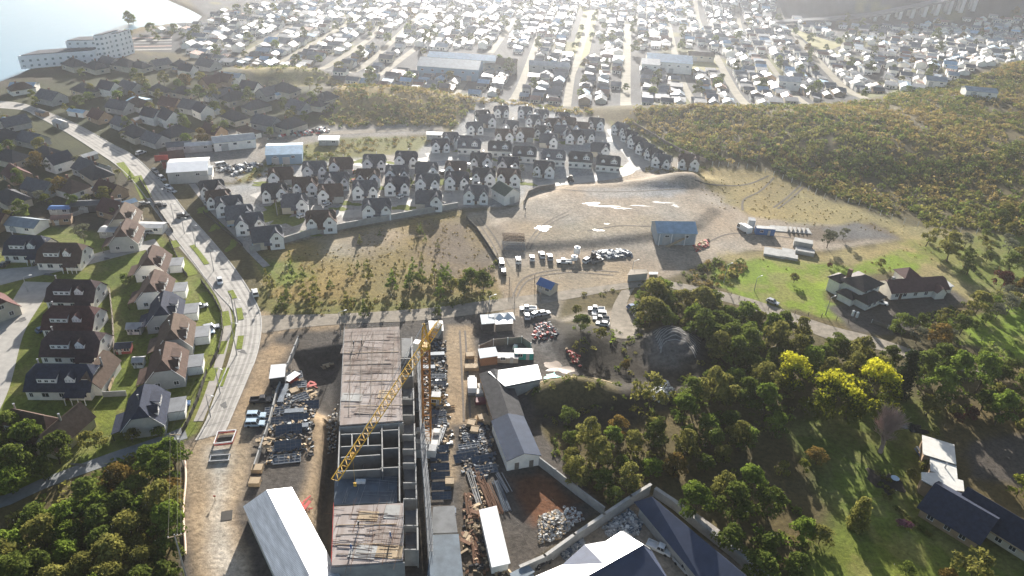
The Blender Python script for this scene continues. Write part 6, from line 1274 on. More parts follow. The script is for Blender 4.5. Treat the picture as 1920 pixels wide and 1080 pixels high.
long_shed((503, 933), (594, 1115), 9.4, 4.0, 5.8, mat('hall_roof', (.62, .64, .66), .45, .1, .3, .5, .6, .05, None, (.5, 3.0, 1), ('X', .9, .35)), M['wall_white'], 'long hall with a dazzling white roof at the bottom of the dirt track', 'site_hall')
blockroof('site_hut', [(898, 956), (931, 948), (957, 1056), (922, 1064)], [2.8, 3.2, 3.2, 2.8], .15, M['tarp'], M['wall_white'], 'narrow white roofed cabin row near the bottom of the site', 'cabin')
blockroof('workshop', [(915, 697), (1008, 683), (1016, 710), (947, 724)], [4.2, 4.2, 4.8, 4.8], .18, M['tarp'], M['conc'], 'workshop with a dazzling flat white roof behind the ribbed shed', 'workshop', .94)
blockroof('site_hut', [(896, 654), (929, 650), (935, 667), (900, 672)], [3.0, 3.2, 3.0, 2.8], .12, M['tin_pale'], mat('brown_ply', (.26, .14, .08), .8, 0, .2, .7), 'brown plywood hut with a pale sheet roof in the fenced yard', 'hut')
blockroof('site_hut', [(900, 590), (926, 589), (928, 606), (903, 608)], [3.2, 3.2, 2.8, 2.8], .12, M['tin_pale'], M['wdark'], 'gate office with a pale blue ribbed roof at the top of the site', 'office')
blockroof('site_hut', [(928, 600), (961, 598), (962, 606), (929, 608)], 2.6, .1, M['tarp'], M['fence_wood'], 'long white canopy beside the gate office', 'canopy')
for i, (x, y) in enumerate([(936, 592), (952, 591)]):
    mb = MB(); mb.add([(-2, -2, 2.2), (2, -2, 2.2), (2, 2, 2.2), (-2, 2, 2.2), (0, 0, 3.6), (-2, -2, 2.0), (2, -2, 2.0), (2, 2, 2.0), (-2, 2, 2.0)], [(0, 1, 4), (1, 2, 4), (2, 3, 4), (3, 0, 4), (0, 5, 6, 1), (1, 6, 7, 2), (2, 7, 8, 3), (3, 8, 5, 0), (8, 7, 6, 5)])
    r = empty('tent', (0, 0, 0)); mb.build('canopy', M['tarp'], r)
    for sx in (-1.9, 1.9):
        for sy in (-1.9, 1.9): q = MB(); q.tube((sx, sy, 0), (sx, sy, 2.1), .05, 5); q.build('leg', M['steel'], r)
    mid_place(r, x, y, 2.6, .2); tag(r, ['pointed white tent nearer the gate office', 'pointed white tent further from the gate office'][i], 'tent', 'white tents')
blockroof('site_hut', [(508, 684), (536, 682), (534, 706), (504, 710)], [3.4, 3.4, 3.0, 3.0], .14, M['tarp'], M['wdark'], 'box cabin with a white half roof on the left of the pit', 'cabin', .95)
blockroof('site_hut', [(803, 601), (830, 601), (832, 620), (806, 622)], [3.2, 3.2, 3.0, 3.0], .14, M['tin_white'], M['conc_dark'], 'dark cabin with a white roof edge behind the crane apex', 'cabin')
container(982, 662, 5.2, M['teal'], 4, 'teal container in the fenced yard', 2.0); container(951, 668, 6, mat('tan_paint', (.35, .31, .26), .7, 0, .15, .6), 3, 'tan container in the fenced yard beside the teal one', 1.6)
container(818, 748, 2.2, M['yellow'], 0, 'yellow box cabin at the foot of the crane mast', 2.8, 2.0); container(797, 845, 2.0, M['tarp'], 88, 'white upright cabin at the crane base', 2.4, 5.0)
wall_line('yard_wall', [(898, 660), (925, 648), (978, 643), (995, 655), (1000, 675)], 2.2, .15, M['fence_wood'], 'curved board fence round the yard with the teal container', 'fence', 4, M['trim'])
# -------- stacked material: each panel, crate and bundle is a thing
M['form_edge'] = mat('formwork_edge', (.15, .165, .18), .6, .2, .3, 1)
def form_panel():
    r = empty('formwork_sheet', (0, 0, 0)); mb = MB(); mb.box((0, 0, 0), (6.0, 2.6, .12)); mb.build('face', M['form'], r); q = MB()
    for k in range(6): q.box((-2.9+k*1.16, 0, .1), (.10, 2.6, .09))
    for y in (-1.25, -.4, .4, 1.25): q.box((0, y, .11), (6.0, .09, .11))
    q.build('frame', M['form_edge'], r); return r
def stack(n, h):
    r = empty('panel_stack', (0, 0, 0))
    for k in range(n): mb = MB(); mb.box((0, 0, h*(k+.5)), (5.6, 1.9, h*.7)); mb.build('panel', [M['form'], M['steel'], M['conc_dark']][k % 3], r)
    return r
def bundle(m, n, l, rad, name):
    r = bpy.data.objects.new(name, None); mb = MB(); rg = random.Random(n)
    for k in range(n): y = rg.uniform(-.7, .7); z = rad+rg.uniform(0, .5); a = rg.gauss(0, .03); mb.tube((-l/2, y-a*l/2, z), (l/2, y+a*l/2, z), rad, 5)
    return mb.build(name, m)
def crate(w, d, h, m, name='crate'):
    r = empty(name, (0, 0, 0)); mb = MB(); mb.box((0, 0, h/2+.12), (w, d, h)); mb.build('body', m, r); q = MB()
    for y in (-d*.4, 0, d*.4): q.box((0, y, .06), (w*1.05, .12, .12))
    for x in (-w*.45, w*.45): q.box((x, 0, h+.16), (.14, d*1.02, .07))
    q.build('slats', M['timber'], r); return r
FP = form_panel(); ST = stack(4, .28); CR = crate(2.4, 2.0, 1.1, M['ply']); CB = crate(2.2, 2.2, 1.3, M['bag'], 'wrapped_pallet'); usedp = set()
def inst(o, px, py, rz, label, cat, group, tilt=0.0, z=0.0, s=1.0):
    q = o if o.name not in usedp else copy_tree(o); usedp.add(o.name); mid_place(q, px, py, .4, iang(px, py, rz), s); q.location.z += z; q.rotation_euler = (tilt, 0, q.rotation_euler.z); tag(q, label, cat, group); return q
for i, (x, y, rz, t, z) in enumerate([(542, 808, 6, .55, .8), (540, 838, 6, .55, .8), (538, 860, 6, .1, .3), (555, 785, 4, .3, .5), (520, 790, 4, .2, .4), (545, 706, 10, .08, .5), (552, 722, 6, .05, .4), (575, 760, 4, .3, .5), (556, 748, 20, .12, .5), (520, 770, 5, .1, .4)]):
    inst(FP, x, y, rz, 'dark blue ribbed formwork panel lying in the left material yard' if y < 790 else 'large tilted dark panel rack at the near end of the left material yard', 'panel', 'formwork panels of the left yard', t, z, 1.0)
for i, (x, y, rz, t) in enumerate([(824, 842, 2, .35), (824, 858, 2, .4), (825, 876, 2, .35), (826, 892, 2, .35), (827, 912, 2, .4), (828, 930, 2, .35), (820, 705, 0, .1), (822, 720, 0, .2), (821, 775, -8, .15), (822, 790, 6, .1)]):
    inst(FP, x, y, rz, 'dark panel leaning in the row between the crane and the tan track' if y > 800 else 'dark panel lying behind the orange mast', 'panel', 'panels right of the crane', t, .5, .7)
for i, (x, y, rz, t) in enumerate([(880, 838, 8, .1), (877, 850, 10, .2), (905, 862, 12, .5), (888, 820, 6, .1), (912, 880, 8, .2), (872, 858, 10, .3)]):
    inst(FP, x, y, rz, 'steel framed grid panel lying on the track beside the rusty bars', 'panel', 'grid panels by the track', t, .4, .85)
for i, (x, y, rz) in enumerate([(533, 732, 75), (528, 745, 75), (560, 800, 5), (552, 772, 4), (530, 720, 70), (800, 690, 2), (818, 665, 2), (785, 760, 88), (835, 960, 2)]):
    inst(ST, x, y, rz, 'stack of dull grey sheets among the material left of the unfinished block' if x < 700 else 'stack of dull grey sheets right of the unfinished block', 'stack', 'stacks of sheets', 0, 0, .8)
for i, (x, y, rz, lab) in enumerate([(881, 668, 4, 'pale crate alone at the head of three on the tan track'), (879, 690, 2, 'left crate of the pair on the tan track'), (889, 690, 2, 'right crate of the pair on the tan track'), (903, 728, 8, 'grey wrapped pallet beside the ribbed shed'), (898, 738, 12, 'white slatted pallet above the maroon pallet'), (884, 795, 70, 'slatted crate near the rusty bars'), (905, 785, 10, 'tan crate at the foot of the ribbed shed'),
                                     (483, 880, 0, 'plywood crate at the left end of the material yard'), (478, 905, 0, 'plywood box behind the long white hall'), (552, 735, 20, 'pale crate in the left material yard'), (560, 725, 10, 'tan crate beside the brown timber pile'), (915, 790, 60, 'small pale crate behind the dark blue shed'), (843, 905, 90, 'long pale crate left of the dug out room'), (890, 808, 75, 'pale plank crate on the track')]):
    inst(CR if i not in (3, 4) else CB, x, y, rz, lab, 'crate', 'crates about the site', 0, 0, .95)
q = crate(3.2, 1.9, 1.0, mat('maroon_paint', (.14, .03, .045), .6, 0, .2, 1), 'maroon_pallet'); inst(q, 902, 753, 6, 'dark maroon pallet load beside the ribbed shed', 'pallet', None)
for i, (x, y, rz, m, n, l) in enumerate([(905, 910, -66, 'rustbar', 14, 11), (912, 925, -68, 'rustbar', 12, 10), (925, 935, -66, 'rustbar', 12, 9), (940, 930, -68, 'form', 10, 9), (890, 915, -72, 'conc', 6, 10), (945, 905, -60, 'steel', 8, 6), (508, 775, 62, 'timber', 8, 6), (560, 800, 70, 'timber', 6, 4), (878, 945, -80, 'rustbar', 14, 6), (885, 985, -82, 'timber', 10, 5), (890, 1030, -80, 'rustbar', 14, 7), (838, 765, 8, 'timber', 5, 4), (826, 815, 70, 'steel', 6, 5)]):
    o = bundle(M[m], n, l, .09, dict(rustbar='rebar_bundle', form='pipe_bundle', conc='beam_bundle', steel='scaffold_bundle', timber='timber_bundle')[m]); mid_place(o, x, y, .2, iang(x, y, rz))
    tag(o, {'rustbar': 'bundle of long rusty bars lying beside the white cabin row', 'form': 'bundle of dark pipes beside the access road', 'conc': 'pale concrete beams along the rusty bars', 'steel': 'loose grey scaffold tubes on the mud', 'timber': 'bundle of pale timber lengths'}[m]+[' at the top', ' in the middle', ' lower down', '', '', ' by the blue shed', ' in the left yard', ' by the panels', ' near the track', ' on the brown mud', ' at the bottom', ' by the yellow box', ' by the crane base'][i], 'bundle', 'bundles of bars and timber')
# brown plywood piles, red skip, orange excavation fence
def pile(px, py, w, d, n, mats, label, seed, name='timber_pile'):
    rg = random.Random(seed); r = empty(name, (0, 0, 0))
    for k in range(n): mb = MB(); mb.box((rg.gauss(0, w*.25), rg.gauss(0, d*.25), .1+k*.11), (rg.uniform(1, 2.6), rg.uniform(.2, .9), .1), rg.uniform(0, 3.1), 0, rg.gauss(0, .08)); mb.build('board', M[rg.choice(mats)], r)
    mid_place(r, px, py, .3); tag(r, label, 'pile'); return r
pile(578, 742, 4, 4, 14, ['ply', 'timber', 'ply'], 'heap of brown plywood boards in the left material yard', 1); pile(585, 722, 2, 3, 8, ['ply', 'redp'], 'smaller reddish board pile at the edge of the pit', 2); pile(500, 830, 4, 4, 14, ['timber', 'ply'], 'scattered pale boards left of the tilted panel racks', 3); pile(570, 955, 3, 5, 14, ['redp', 'rustbar', 'timber'], 'reddish scrap boards beside the long white hall', 4)
pile(610, 665, 3, 2, 6, ['timber'], 'few boards at the bottom of the pit', 5); pile(895, 960, 3, 6, 16, ['timber', 'rustbar', 'ply'], 'splintered boards beside the white cabin row', 6); pile(878, 1010, 3, 6, 16, ['timber', 'rustbar'], 'tangle of boards and bars at the bottom of the site', 7)
r = empty('skip', (0, 0, 0)); mb = MB(); mb.hexa([(-1.4, -.8, 0), (1.4, -.8, 0), (1.4, .8, 0), (-1.4, .8, 0)], [(-2, -1, 1.3), (2, -1, 1.3), (2, 1, 1.3), (-2, 1, 1.3)]); mb.build('body', M['redp'], r); q = MB(); q.box((0, 0, 1.34), (4.1, 2.1, .06)); q.build('rim', M['trim'], r); mid_place(r, 548, 710, .6, R(62)); tag(r, 'red skip at the edge of the dark pit', 'skip')
def excav():
    r = empty('trench_barrier', tuple(G(421, 826))); O = np.array(r.location); c = [G(402, 838)-O, G(410, 815)-O, G(444, 812)-O, G(436, 834)-O]
    for a, b in zip(c, c[1:]+c[:1]):
        for zz, m in ((.55, M['redp']), (.95, M['tarp'])): mb = MB(); e = b-a; k = (a+b)/2; mb.box((k[0], k[1], zz), (np.linalg.norm(e)*.98, .14, .34), math.atan2(e[1], e[0])); mb.build('rail', m, r)
    mb = MB(); mb.add([tuple(c[i]*[.86, .86, 0]+[0, 0, .03]) for i in range(4)], [(0, 1, 2, 3)]); mb.build('trench', M['fence_dark'], r)
    tag(r, 'red and white barrier round a dark trench on the tan track', 'barrier')
excav()
r = empty('trench_shoring', (0, 0, 0))
for a in ((0, -.9, 4.4, .18), (0, .9, 4.4, .18)): mb = MB(); mb.box((a[0], a[1], .3), (a[2], a[3], .5)); mb.build('beam', M['steel'], r)
for x in (-2, 2): mb = MB(); mb.box((x, 0, .3), (.18, 1.6, .4)); mb.build('beam', M['steel'], r)
mid_place(r, 412, 860, .2, R(10)); tag(r, 'grey steel trench frame below the barrier on the track', 'frame')
mb = MB(); a = G(347, 866); b = G(346, 1043); n = 16; pts = [a+(b-a)*i/n+np.array([math.sin(i*.5)*.25, 0, .45]) for i in range(n+1)]
for p, q in zip(pts[:-1], pts[1:]): mb.tube(p, q, .24, 8)
tag(mb.build('drain_pipe', mat('pale_pipe', (.60, .44, .34), .6, 0, .1, .4)), 'long pale pipe lying along the edge of the dirt track', 'pipe')
mb = MB(); mb.box((0, 0, .04), (2.2, 2.6, .07), .3); o = mb.build('steel_plate', M['fence_dark']); mid_place(o, 425, 967, 0, 0); tag(o, 'dark square plate lying on the tan track', 'plate')
r = empty('marker_stake', (0, 0, 0)); mb = MB(); mb.tube((0, 0, 0), (0, 0, 1.2), .06, 5); mb.build('stake', M['timber'], r); mb = MB(); mb.box((0, 0, 1.25), (.5, .08, .3)); mb.build('flag', M['redp'], r); mid_place(r, 403, 935, .5); tag(r, 'short red tipped stake in the middle of the tan track', 'stake')
blockroof('pit_room', [(812, 950), (852, 948), (858, 998), (808, 1000)], [1.2, 1.2, 1.2, 1.2], .25, M['conc_dark'], M['conc'], 'square grey concrete shaft top right of the unfinished block', 'foundation', .97)
blockroof('pit_room', [(807, 1003), (860, 1001), (870, 1095), (800, 1095)], [2.4, 2.4, 2.4, 2.4], .3, M['deck_blue'], M['conc'], 'lower blue grey slab at the bottom right of the unfinished block', 'slab', .98)
# rubble heaps: nobody could count them
def rubble(name, poly, n, mats, seed, smin, smax, hgt, label):
    rng = np.random.default_rng(seed); w = PX(poly); pts = []; x0, y0 = w.min(0); x1, y1 = w.max(0); c = w.mean(0); mb = MB()
    k = 0
    while k < n:
        x, y = rng.uniform(x0, x1), rng.uniform(y0, y1); s = sdist(w, np.array([x]), np.array([y]))[0]
        if s < 0: continue
        k += 1; z = hz(x, y)+min(hgt, s*.35)*rng.uniform(.3, 1); d = rng.uniform(smin, smax, 3); mb.box((x, y, z+.1), (d[0], d[1], d[2]*.6), rng.uniform(0, 3), int(rng.integers(len(mats))), rng.normal(0, .4))
    tag(mb.build(name, [M[m] for m in mats]), label, 'rubble', kind='stuff')
rubble('rubble', [(1010, 970), (1045, 955), (1075, 985), (1050, 1010), (1010, 1020)], 620, ['conc', 'timber', 'conc', 'ply', 'fence_wood', 'bag', 'conc_dark'], 3, .12, .6, .9, 'pale builders rubble heaped along the access road')
rubble('rubble', [(1055, 950), (1085, 955), (1095, 975), (1065, 985)], 160, ['conc', 'bag', 'rustbar'], 4, .2, .7, .6, 'grey rubble beside the grey panel wall')
rubble('rubble', [(1130, 990), (1180, 955), (1205, 980), (1195, 1005), (1170, 1000), (1140, 1008)], 420, ['conc', 'bag', 'form', 'conc'], 5, .2, .8, .9, 'grey rubble heaped inside the thick wall behind the villa')
rubble('rubble', [(1050, 1040), (1090, 1010), (1095, 1020), (1060, 1050)], 160, ['form', 'steel', 'conc'], 6, .2, 1.1, .5, 'blue grey scrap beside the villa roof')
rubble('rubble', [(1215, 735), (1250, 715), (1262, 740), (1240, 760), (1215, 755)], 160, ['conc', 'bag', 'steel'], 7, .2, .9, .6, 'pale scrap tipped between the two dark mounds')
rubble('rubble', [(1060, 660), (1085, 672), (1090, 690), (1070, 682)], 60, ['redp', 'redp', 'ply'], 8, .2, .9, .3, 'scattered red plastic on the dark bank')
rubble('rubble', [(610, 760), (632, 740), (628, 820), (612, 840)], 120, ['bag', 'conc', 'timber'], 9, .15, .5, .2, 'small pale debris along the side of the unfinished block')
rubble('rubble', [(1000, 610), (1030, 605), (1050, 640), (1000, 640)], 160, ['conc', 'redp', 'form', 'wdark'], 10, .3, 1.0, .5, 'mixed scrap on the dark ground behind the fenced yard')
rubble('rubble', [(560, 245), (610, 240), (625, 248), (500, 262)], 90, ['bag', 'wdark', 'steel', 'redp'], 11, .5, 1.8, .6, 'scrap and stored parts in the upper works yard')
rubble('rubble', [(400, 318), (470, 305), (500, 310), (440, 330)], 90, ['bag', 'wdark', 'steel', 'form'], 12, .5, 2.0, .6, 'stored parts beside the dazzling white store')
rubble('rubble', [(1110, 472), (1170, 470), (1190, 480), (1120, 486)], 120, ['form', 'steel', 'form', 'bag'], 13, .5, 2.0, .5, 'blue grey scrap metal on the shaded edge of the gravel lot')
rubble('rubble', [(1300, 460), (1330, 448), (1328, 462), (1305, 472)], 60, ['redp', 'timber', 'ply'], 14, .3, 1.2, .5, 'reddish timber scrap below the tall blue roofed shed')
rubble('rubble', [(870, 930), (900, 900), (950, 1050), (960, 1080), (870, 1080)], 240, ['rustbar', 'timber', 'wdark', 'ply'], 15, .15, 1.0, .15, 'brown offcuts strewn on the mud below the rusty bars')
rubble('rubble', [(500, 800), (580, 700), (590, 780), (500, 880)], 160, ['timber', 'wdark', 'conc', 'ply'], 16, .15, 1.0, .15, 'offcuts strewn through the left material yard')
rubble('rubble', [(505, 690), (560, 690), (590, 740), (585, 860), (500, 870), (515, 780)], 520, ['fence_wood', 'form', 'form_edge', 'conc_dark', 'timber', 'wdark'], 18, .12, 1.0, .25, 'grey boards, frames and offcuts covering the left material yard')
rubble('rubble', [(795, 640), (836, 640), (838, 820), (800, 820)], 420, ['fence_wood', 'form', 'form_edge', 'conc_dark', 'wdark', 'ply'], 19, .12, .9, .25, 'grey frames and offcuts covering the ground behind the crane mast')
rubble('rubble', [(862, 800), (915, 790), (935, 880), (900, 905), (868, 890)], 420, ['fence_wood', 'form', 'form_edge', 'timber', 'conc_dark', 'wdark'], 20, .12, .9, .25, 'grey frames and offcuts between the tan track and the dark blue shed')
rubble('rubble', [(650, 620), (745, 618), (752, 785), (642, 790)], 260, ['timber', 'steel', 'conc_dark'], 21, .1, .9, 0, 'x') if False else None
rubble('rubble', [(795, 690), (835, 690), (850, 830), (800, 930)], 200, ['timber', 'wdark', 'conc', 'steel'], 17, .15, 1.0, .15, 'offcuts strewn around the crane base')
for i, (x, y) in enumerate([(1222, 985), (1237, 997), (1230, 991), (966, 652), (940, 1030)][:4]):
    mb = MB(); mb.hexa([(-.5, -.5, 0), (.5, -.5, 0), (.5, .5, 0), (-.5, .5, 0)], [(-.38, -.38, .95), (.4, -.4, .9), (.36, .4, 1), (-.4, .36, .95)]); o = mb.build('bulk_bag', M['bag']); mid_place(o, x, y, .3, .4*i, 1.25); tag(o, 'white bulk bag standing beside the dark sheet roof' if i < 3 else 'pinkish white bag in the fenced yard next to the teal container', 'bag', 'bulk bags')
# column cages by the access track
for i in range(6):
    r = empty('rebar_cage', (0, 0, 0)); mb = MB(); truss(mb, (-4, 0, .6), (4, 0, .6), .7, .7, Vector((0, 0, 1)), 10, .05, .03); mb.build('cage', M['rustbar'] if i < 3 else M['steel'], r); q = MB()
    for x in (-3, 3): q.box((x, 0, .12), (.2, 1.2, .24))
    q.build('bearer', M['timber'], r); mid_place(r, 962+(i % 3), 440+i*5.4, .5, R(2)); tag(r, 'rusty bar cage in the stack beside the access track' if i < 3 else 'grey bar cage in the stack beside the access track', 'cage', 'bar cages by the access track')
# ================================================================ vehicles, poles, people
M['tyre'] = mat('tyre', (.03, .03, .03), .9, 0, .2, 2); M['lamp'] = mat('headlight', (.75, .75, .72), .2, 0, .05, 1, .8)
PAINT = {k: mat('car_paint_'+k, c, .28, .1, .06, .5, .6) for k, c in dict(white=(.72, .72, .71), silver=(.42, .43, .45), grey=(.17, .175, .18), black=(.03, .03, .035), blue=(.06, .12, .24), red=(.45, .05, .04), pale=(.45, .56, .64)).items()}
def make_car(kind):
    r = empty({'pickup': 'pickup_truck', 'suv': 'parked_car', 'hatch': 'parked_car', 'van': 'van', 'truck': 'truck'}[kind], (0, 0, 0)); Lx, Wy = {'pickup': (5.2, 1.85), 'suv': (4.6, 1.85), 'hatch': (4.1, 1.72), 'van': (5.2, 1.95), 'truck': (6.4, 2.2)}[kind]; p = PAINT['white']
    b = MB(); h1 = .95 if kind != 'hatch' else .88; hx = Lx/2; w = Wy/2
    b.hexa([(-hx, -w*.96, .32), (hx, -w*.92, .32), (hx, w*.92, .32), (-hx, w*.96, .32)], [(-hx*.985, -w, .68), (hx*.985, -w*.96, .62), (hx*.985, w*.96, .62), (-hx*.985, w, .68)])
    if kind in ('pickup', 'truck'):
        x0 = -hx*.12 if kind == 'pickup' else hx*.45
        b.hexa([(x0, -w, .682), (hx*.985, -w*.96, .622), (hx*.985, w*.96, .622), (x0, w, .682)], [(x0, -w*.97, h1+.05), (hx*.93, -w*.88, h1-.12), (hx*.93, w*.88, h1-.12), (x0, w*.97, h1+.05)])
        for s in (-1, 1): b.box(((-hx+x0)/2, s*(w-.05), .9), (x0+hx, .1, .44))
        b.box((-hx*.97, 0, .9), (.1, Wy*.9, .44)); c0, c1, c2, c3 = (x0-hx*.16, x0+.02, hx*.42, hx*.50) if kind == 'pickup' else (hx*.45, hx*.48, hx*.86, hx*.94)
        if kind == 'pickup': c0, c1 = -hx*.14, -hx*.08
    else:
        b.hexa([(-hx*.985, -w, .682), (hx*.985, -w*.96, .622), (hx*.985, w*.96, .622), (-hx*.985, w, .682)], [(-hx*.96, -w*.95, h1+.02), (hx*.90, -w*.86, h1-.14), (hx*.90, w*.86, h1-.14), (-hx*.96, w*.95, h1+.02)])
        c0, c1, c2, c3 = {'suv': (-hx*.94, -hx*.86, hx*.18, hx*.42), 'hatch': (-hx*.92, -hx*.70, hx*.12, hx*.46), 'van': (-hx*.97, -hx*.95, hx*.56, hx*.80)}[kind]
    ht = {'pickup': 1.75, 'suv': 1.72, 'hatch': 1.46, 'van': 2.1, 'truck': 2.3}[kind]
    b.hexa([(c1, -w*.80, ht-.10), (c2, -w*.78, ht-.10), (c2, w*.78, ht-.10), (c1, w*.80, ht-.10)], [(c1+.1, -w*.70, ht), (c2-.12, -w*.68, ht-.02), (c2-.12, w*.68, ht-.02), (c1+.1, w*.70, ht)])
    for s in (-1, 1):
        for (xa, xb) in ((c0, c1), (c3, c2), ((c0+c3)/2, (c1+c2)/2)): b.tube((xa*.99, s*w*.925, h1-.1), (xb, s*w*.79, ht-.06), .045, 5)
    b.build('body', p, r)
    if kind == 'truck': q = MB(); q.box((-hx*.28, 0, 1.75), (hx*1.36, Wy*1.02, 1.9)); q.build('cargo_box', M['tarp'], r)
    g = MB(); zb = h1-.13
    g.hexa([(c0, -w*.90, zb), (c3, -w*.86, zb), (c3, w*.86, zb), (c0, w*.90, zb)], [(c1, -w*.775, ht-.1), (c2, -w*.755, ht-.1), (c2, w*.755, ht-.1), (c1, w*.775, ht-.1)]); g.build('cabin_glass', M['glass'], r)
    for x in (-hx*.60, hx*.62):
        for s in (-1, 1): t = MB(); t.tube((x, s*(w-.20), .34), (x, s*(w+.02), .34), .34, 12); t.build('wheel', M['tyre'], r)
    for s in (-1, 1): t = MB(); t.box((hx*.99, s*w*.68, .66), (.06, .34, .16)); t.build('headlight', M['lamp'], r)
    return r
PROTO = {k: make_car(k) for k in ('pickup', 'suv', 'hatch', 'van', 'truck')}; usedc = set()
def car(kind, px, py, rz, paint, label, group=None, scale=1.0):
    o = PROTO[kind] if kind not in usedc else copy_tree(PROTO[kind]); usedc.add(kind); mid_place(o, px, py, .7, iang(px, py, rz), scale)
    for c in o.children:
        if c.name.startswith('body'): objcol(c, 0, PAINT[paint])
    tag(o, label, {'pickup': 'pickup truck', 'van': 'van', 'truck': 'truck'}.get(kind, 'car'), group)
CS = [('suv', 343, 404, 8, 'black', 'black car driving on the main road below the dazzling store'), ('suv', 301, 384, 8, 'black', 'dark car with pale roof edge parked off the road by the corner house'), ('hatch', 270, 381, 10, 'grey', 'grey car half hidden behind the parked dark car'),
      ('hatch', 290, 319, -35, 'grey', 'topmost grey car of the roadside row by the store'), ('hatch', 297, 327, -35, 'black', 'black car second in the roadside row by the store'), ('suv', 304, 334, -35, 'silver', 'silver car third in the roadside row by the store'), ('hatch', 315, 350, -20, 'white', 'white car below the roadside row near the store wall'), ('hatch', 322, 357, -15, 'silver', 'silver car nearest the store wall'),
      ('suv', 264, 286, 20, 'silver', 'silver car at the bend of the main road above the store'), ('hatch', 307, 305, -50, 'white', 'white car beside the red house'), ('suv', 285, 434, 6, 'silver', 'silver car on the drive under the flat white carport'), ('pickup', 440, 420, 8, 'pale', 'pale pickup parked before the bent line of houses'),
      ('hatch', 412, 526, -78, 'white', 'white fronted car driving up the main road beside the verge'), ('suv', 478, 548, 105, 'white', 'white car with a long blue shadow on the main road'), ('hatch', 376, 573, 12, 'silver', 'silver car on the drive beside the white garage'), ('suv', 396, 613, 12, 'silver', 'upper silver car of the two on the umber house drive'), ('hatch', 388, 623, 12, 'pale', 'lower pale car of the two on the umber house drive'),
      ('suv', 338, 757, 8, 'blue', 'dark blue car on the drive of the nearest navy gable house'), ('hatch', 82, 616, 20, 'blue', 'blue grey car beside the maroon cape house'), ('hatch', 70, 490, 60, 'black', 'dark car beside the brown cape house'), ('hatch', 8, 494, 40, 'black', 'black car at the left edge on the shaded drive'), ('pickup', 489, 749, 4, 'black', 'dark pickup parked beside the leaning hoarding'),
      ('suv', 480, 778, 2, 'pale', 'upper pale blue car beside the leaning hoarding'), ('suv', 478, 793, 2, 'pale', 'lower pale blue car beside the leaning hoarding'),
      ('van', 940, 494, 100, 'white', 'white van at the top of the gate track'), ('suv', 944, 509, 95, 'black', 'black car parked behind the white van on the gate track'), ('suv', 972, 487, 95, 'white', 'leftmost white car of the row on the gravel lot'), ('hatch', 998, 483, 95, 'white', 'white car second in the row on the gravel lot'), ('suv', 1016, 477, 110, 'white', 'dark windowed white car third in the row on the gravel lot'), ('suv', 1031, 481, 105, 'silver', 'silver car fourth in the row on the gravel lot'),
      ('pickup', 1058, 490, 178, 'white', 'white pickup parked side on at the end of the row on the gravel lot'), ('suv', 1102, 487, 30, 'white', 'white car beside the loader on the gravel lot'), ('pickup', 1120, 488, 20, 'grey', 'grey flatbed at the right end of the gravel lot'), ('pickup', 990, 578, 178, 'white', 'white pickup crossing below the site gate'), ('hatch', 988, 591, 100, 'white', 'white car nose down beside the gate pickup'), ('hatch', 1004, 588, 30, 'white', 'white car right of the gate pickup'), ('hatch', 1020, 586, 10, 'white', 'dazzling white car at the end of the gate group'),
      ('pickup', 1118, 579, 176, 'white', 'topmost white pickup parked beside the leafy bush'), ('suv', 1124, 588, 176, 'white', 'white car below the topmost parked pickup'), ('pickup', 1127, 597, 176, 'grey', 'grey bedded pickup third beside the leafy bush'), ('hatch', 1130, 606, 170, 'white', 'lowest white car beside the leafy bush'), ('hatch', 1187, 574, 15, 'blue', 'blue car in the shade opposite the white pickups'), ('suv', 1194, 582, 15, 'grey', 'grey car between the blue and the white one'), ('suv', 1202, 590, 15, 'white', 'white car right of the grey one on the dirt strip'), ('hatch', 1209, 600, 12, 'red', 'red car at the end of the dirt strip'),
      ('hatch', 1449, 565, -20, 'silver', 'silver car on the dirt lane below the cottage lawn'), ('suv', 1651, 566, -12, 'white', 'white car in front of the maroon roofed cottage wing'), ('pickup', 1236, 1027, -24, 'white', 'white pickup beside the dazzling villa roof'), ('pickup', 1284, 1062, -47, 'silver', 'silver roofed pickup nearest the bottom edge'), ('hatch', 1017, 1053, 30, 'black', 'black car behind the villa roof beside the thick wall'),
      ('truck', 1395, 430, 150, 'white', 'white truck beside the blue container cabin'), ('van', 400, 275, 20, 'white', 'white van in the works yard below the pale workshop'), ('hatch', 438, 274, -40, 'white', 'white car before the dark workshop doorway'), ('van', 415, 309, 12, 'white', 'white van beside the low pale annex'), ('hatch', 711, 315, 10, 'white', 'white car between houses in the back estate row'), ('hatch', 612, 382, 25, 'white', 'white car on the drive left of the front estate row'), ('hatch', 752, 367, 25, 'white', 'white car on the drive in the middle of the front estate row'),
      ('hatch', 566, 404, 20, 'white', 'white car beside the house at the left of the front estate row'), ('hatch', 485, 456, 15, 'pale', 'pale car beside the last house of the bent line'), ('hatch', 662, 322, 12, 'red', 'red car between houses of the second estate row'), ('truck', 885, 725, 92, 'grey', 'dark grey truck standing on the tan track below the crates')]
for a in CS: car(*a)
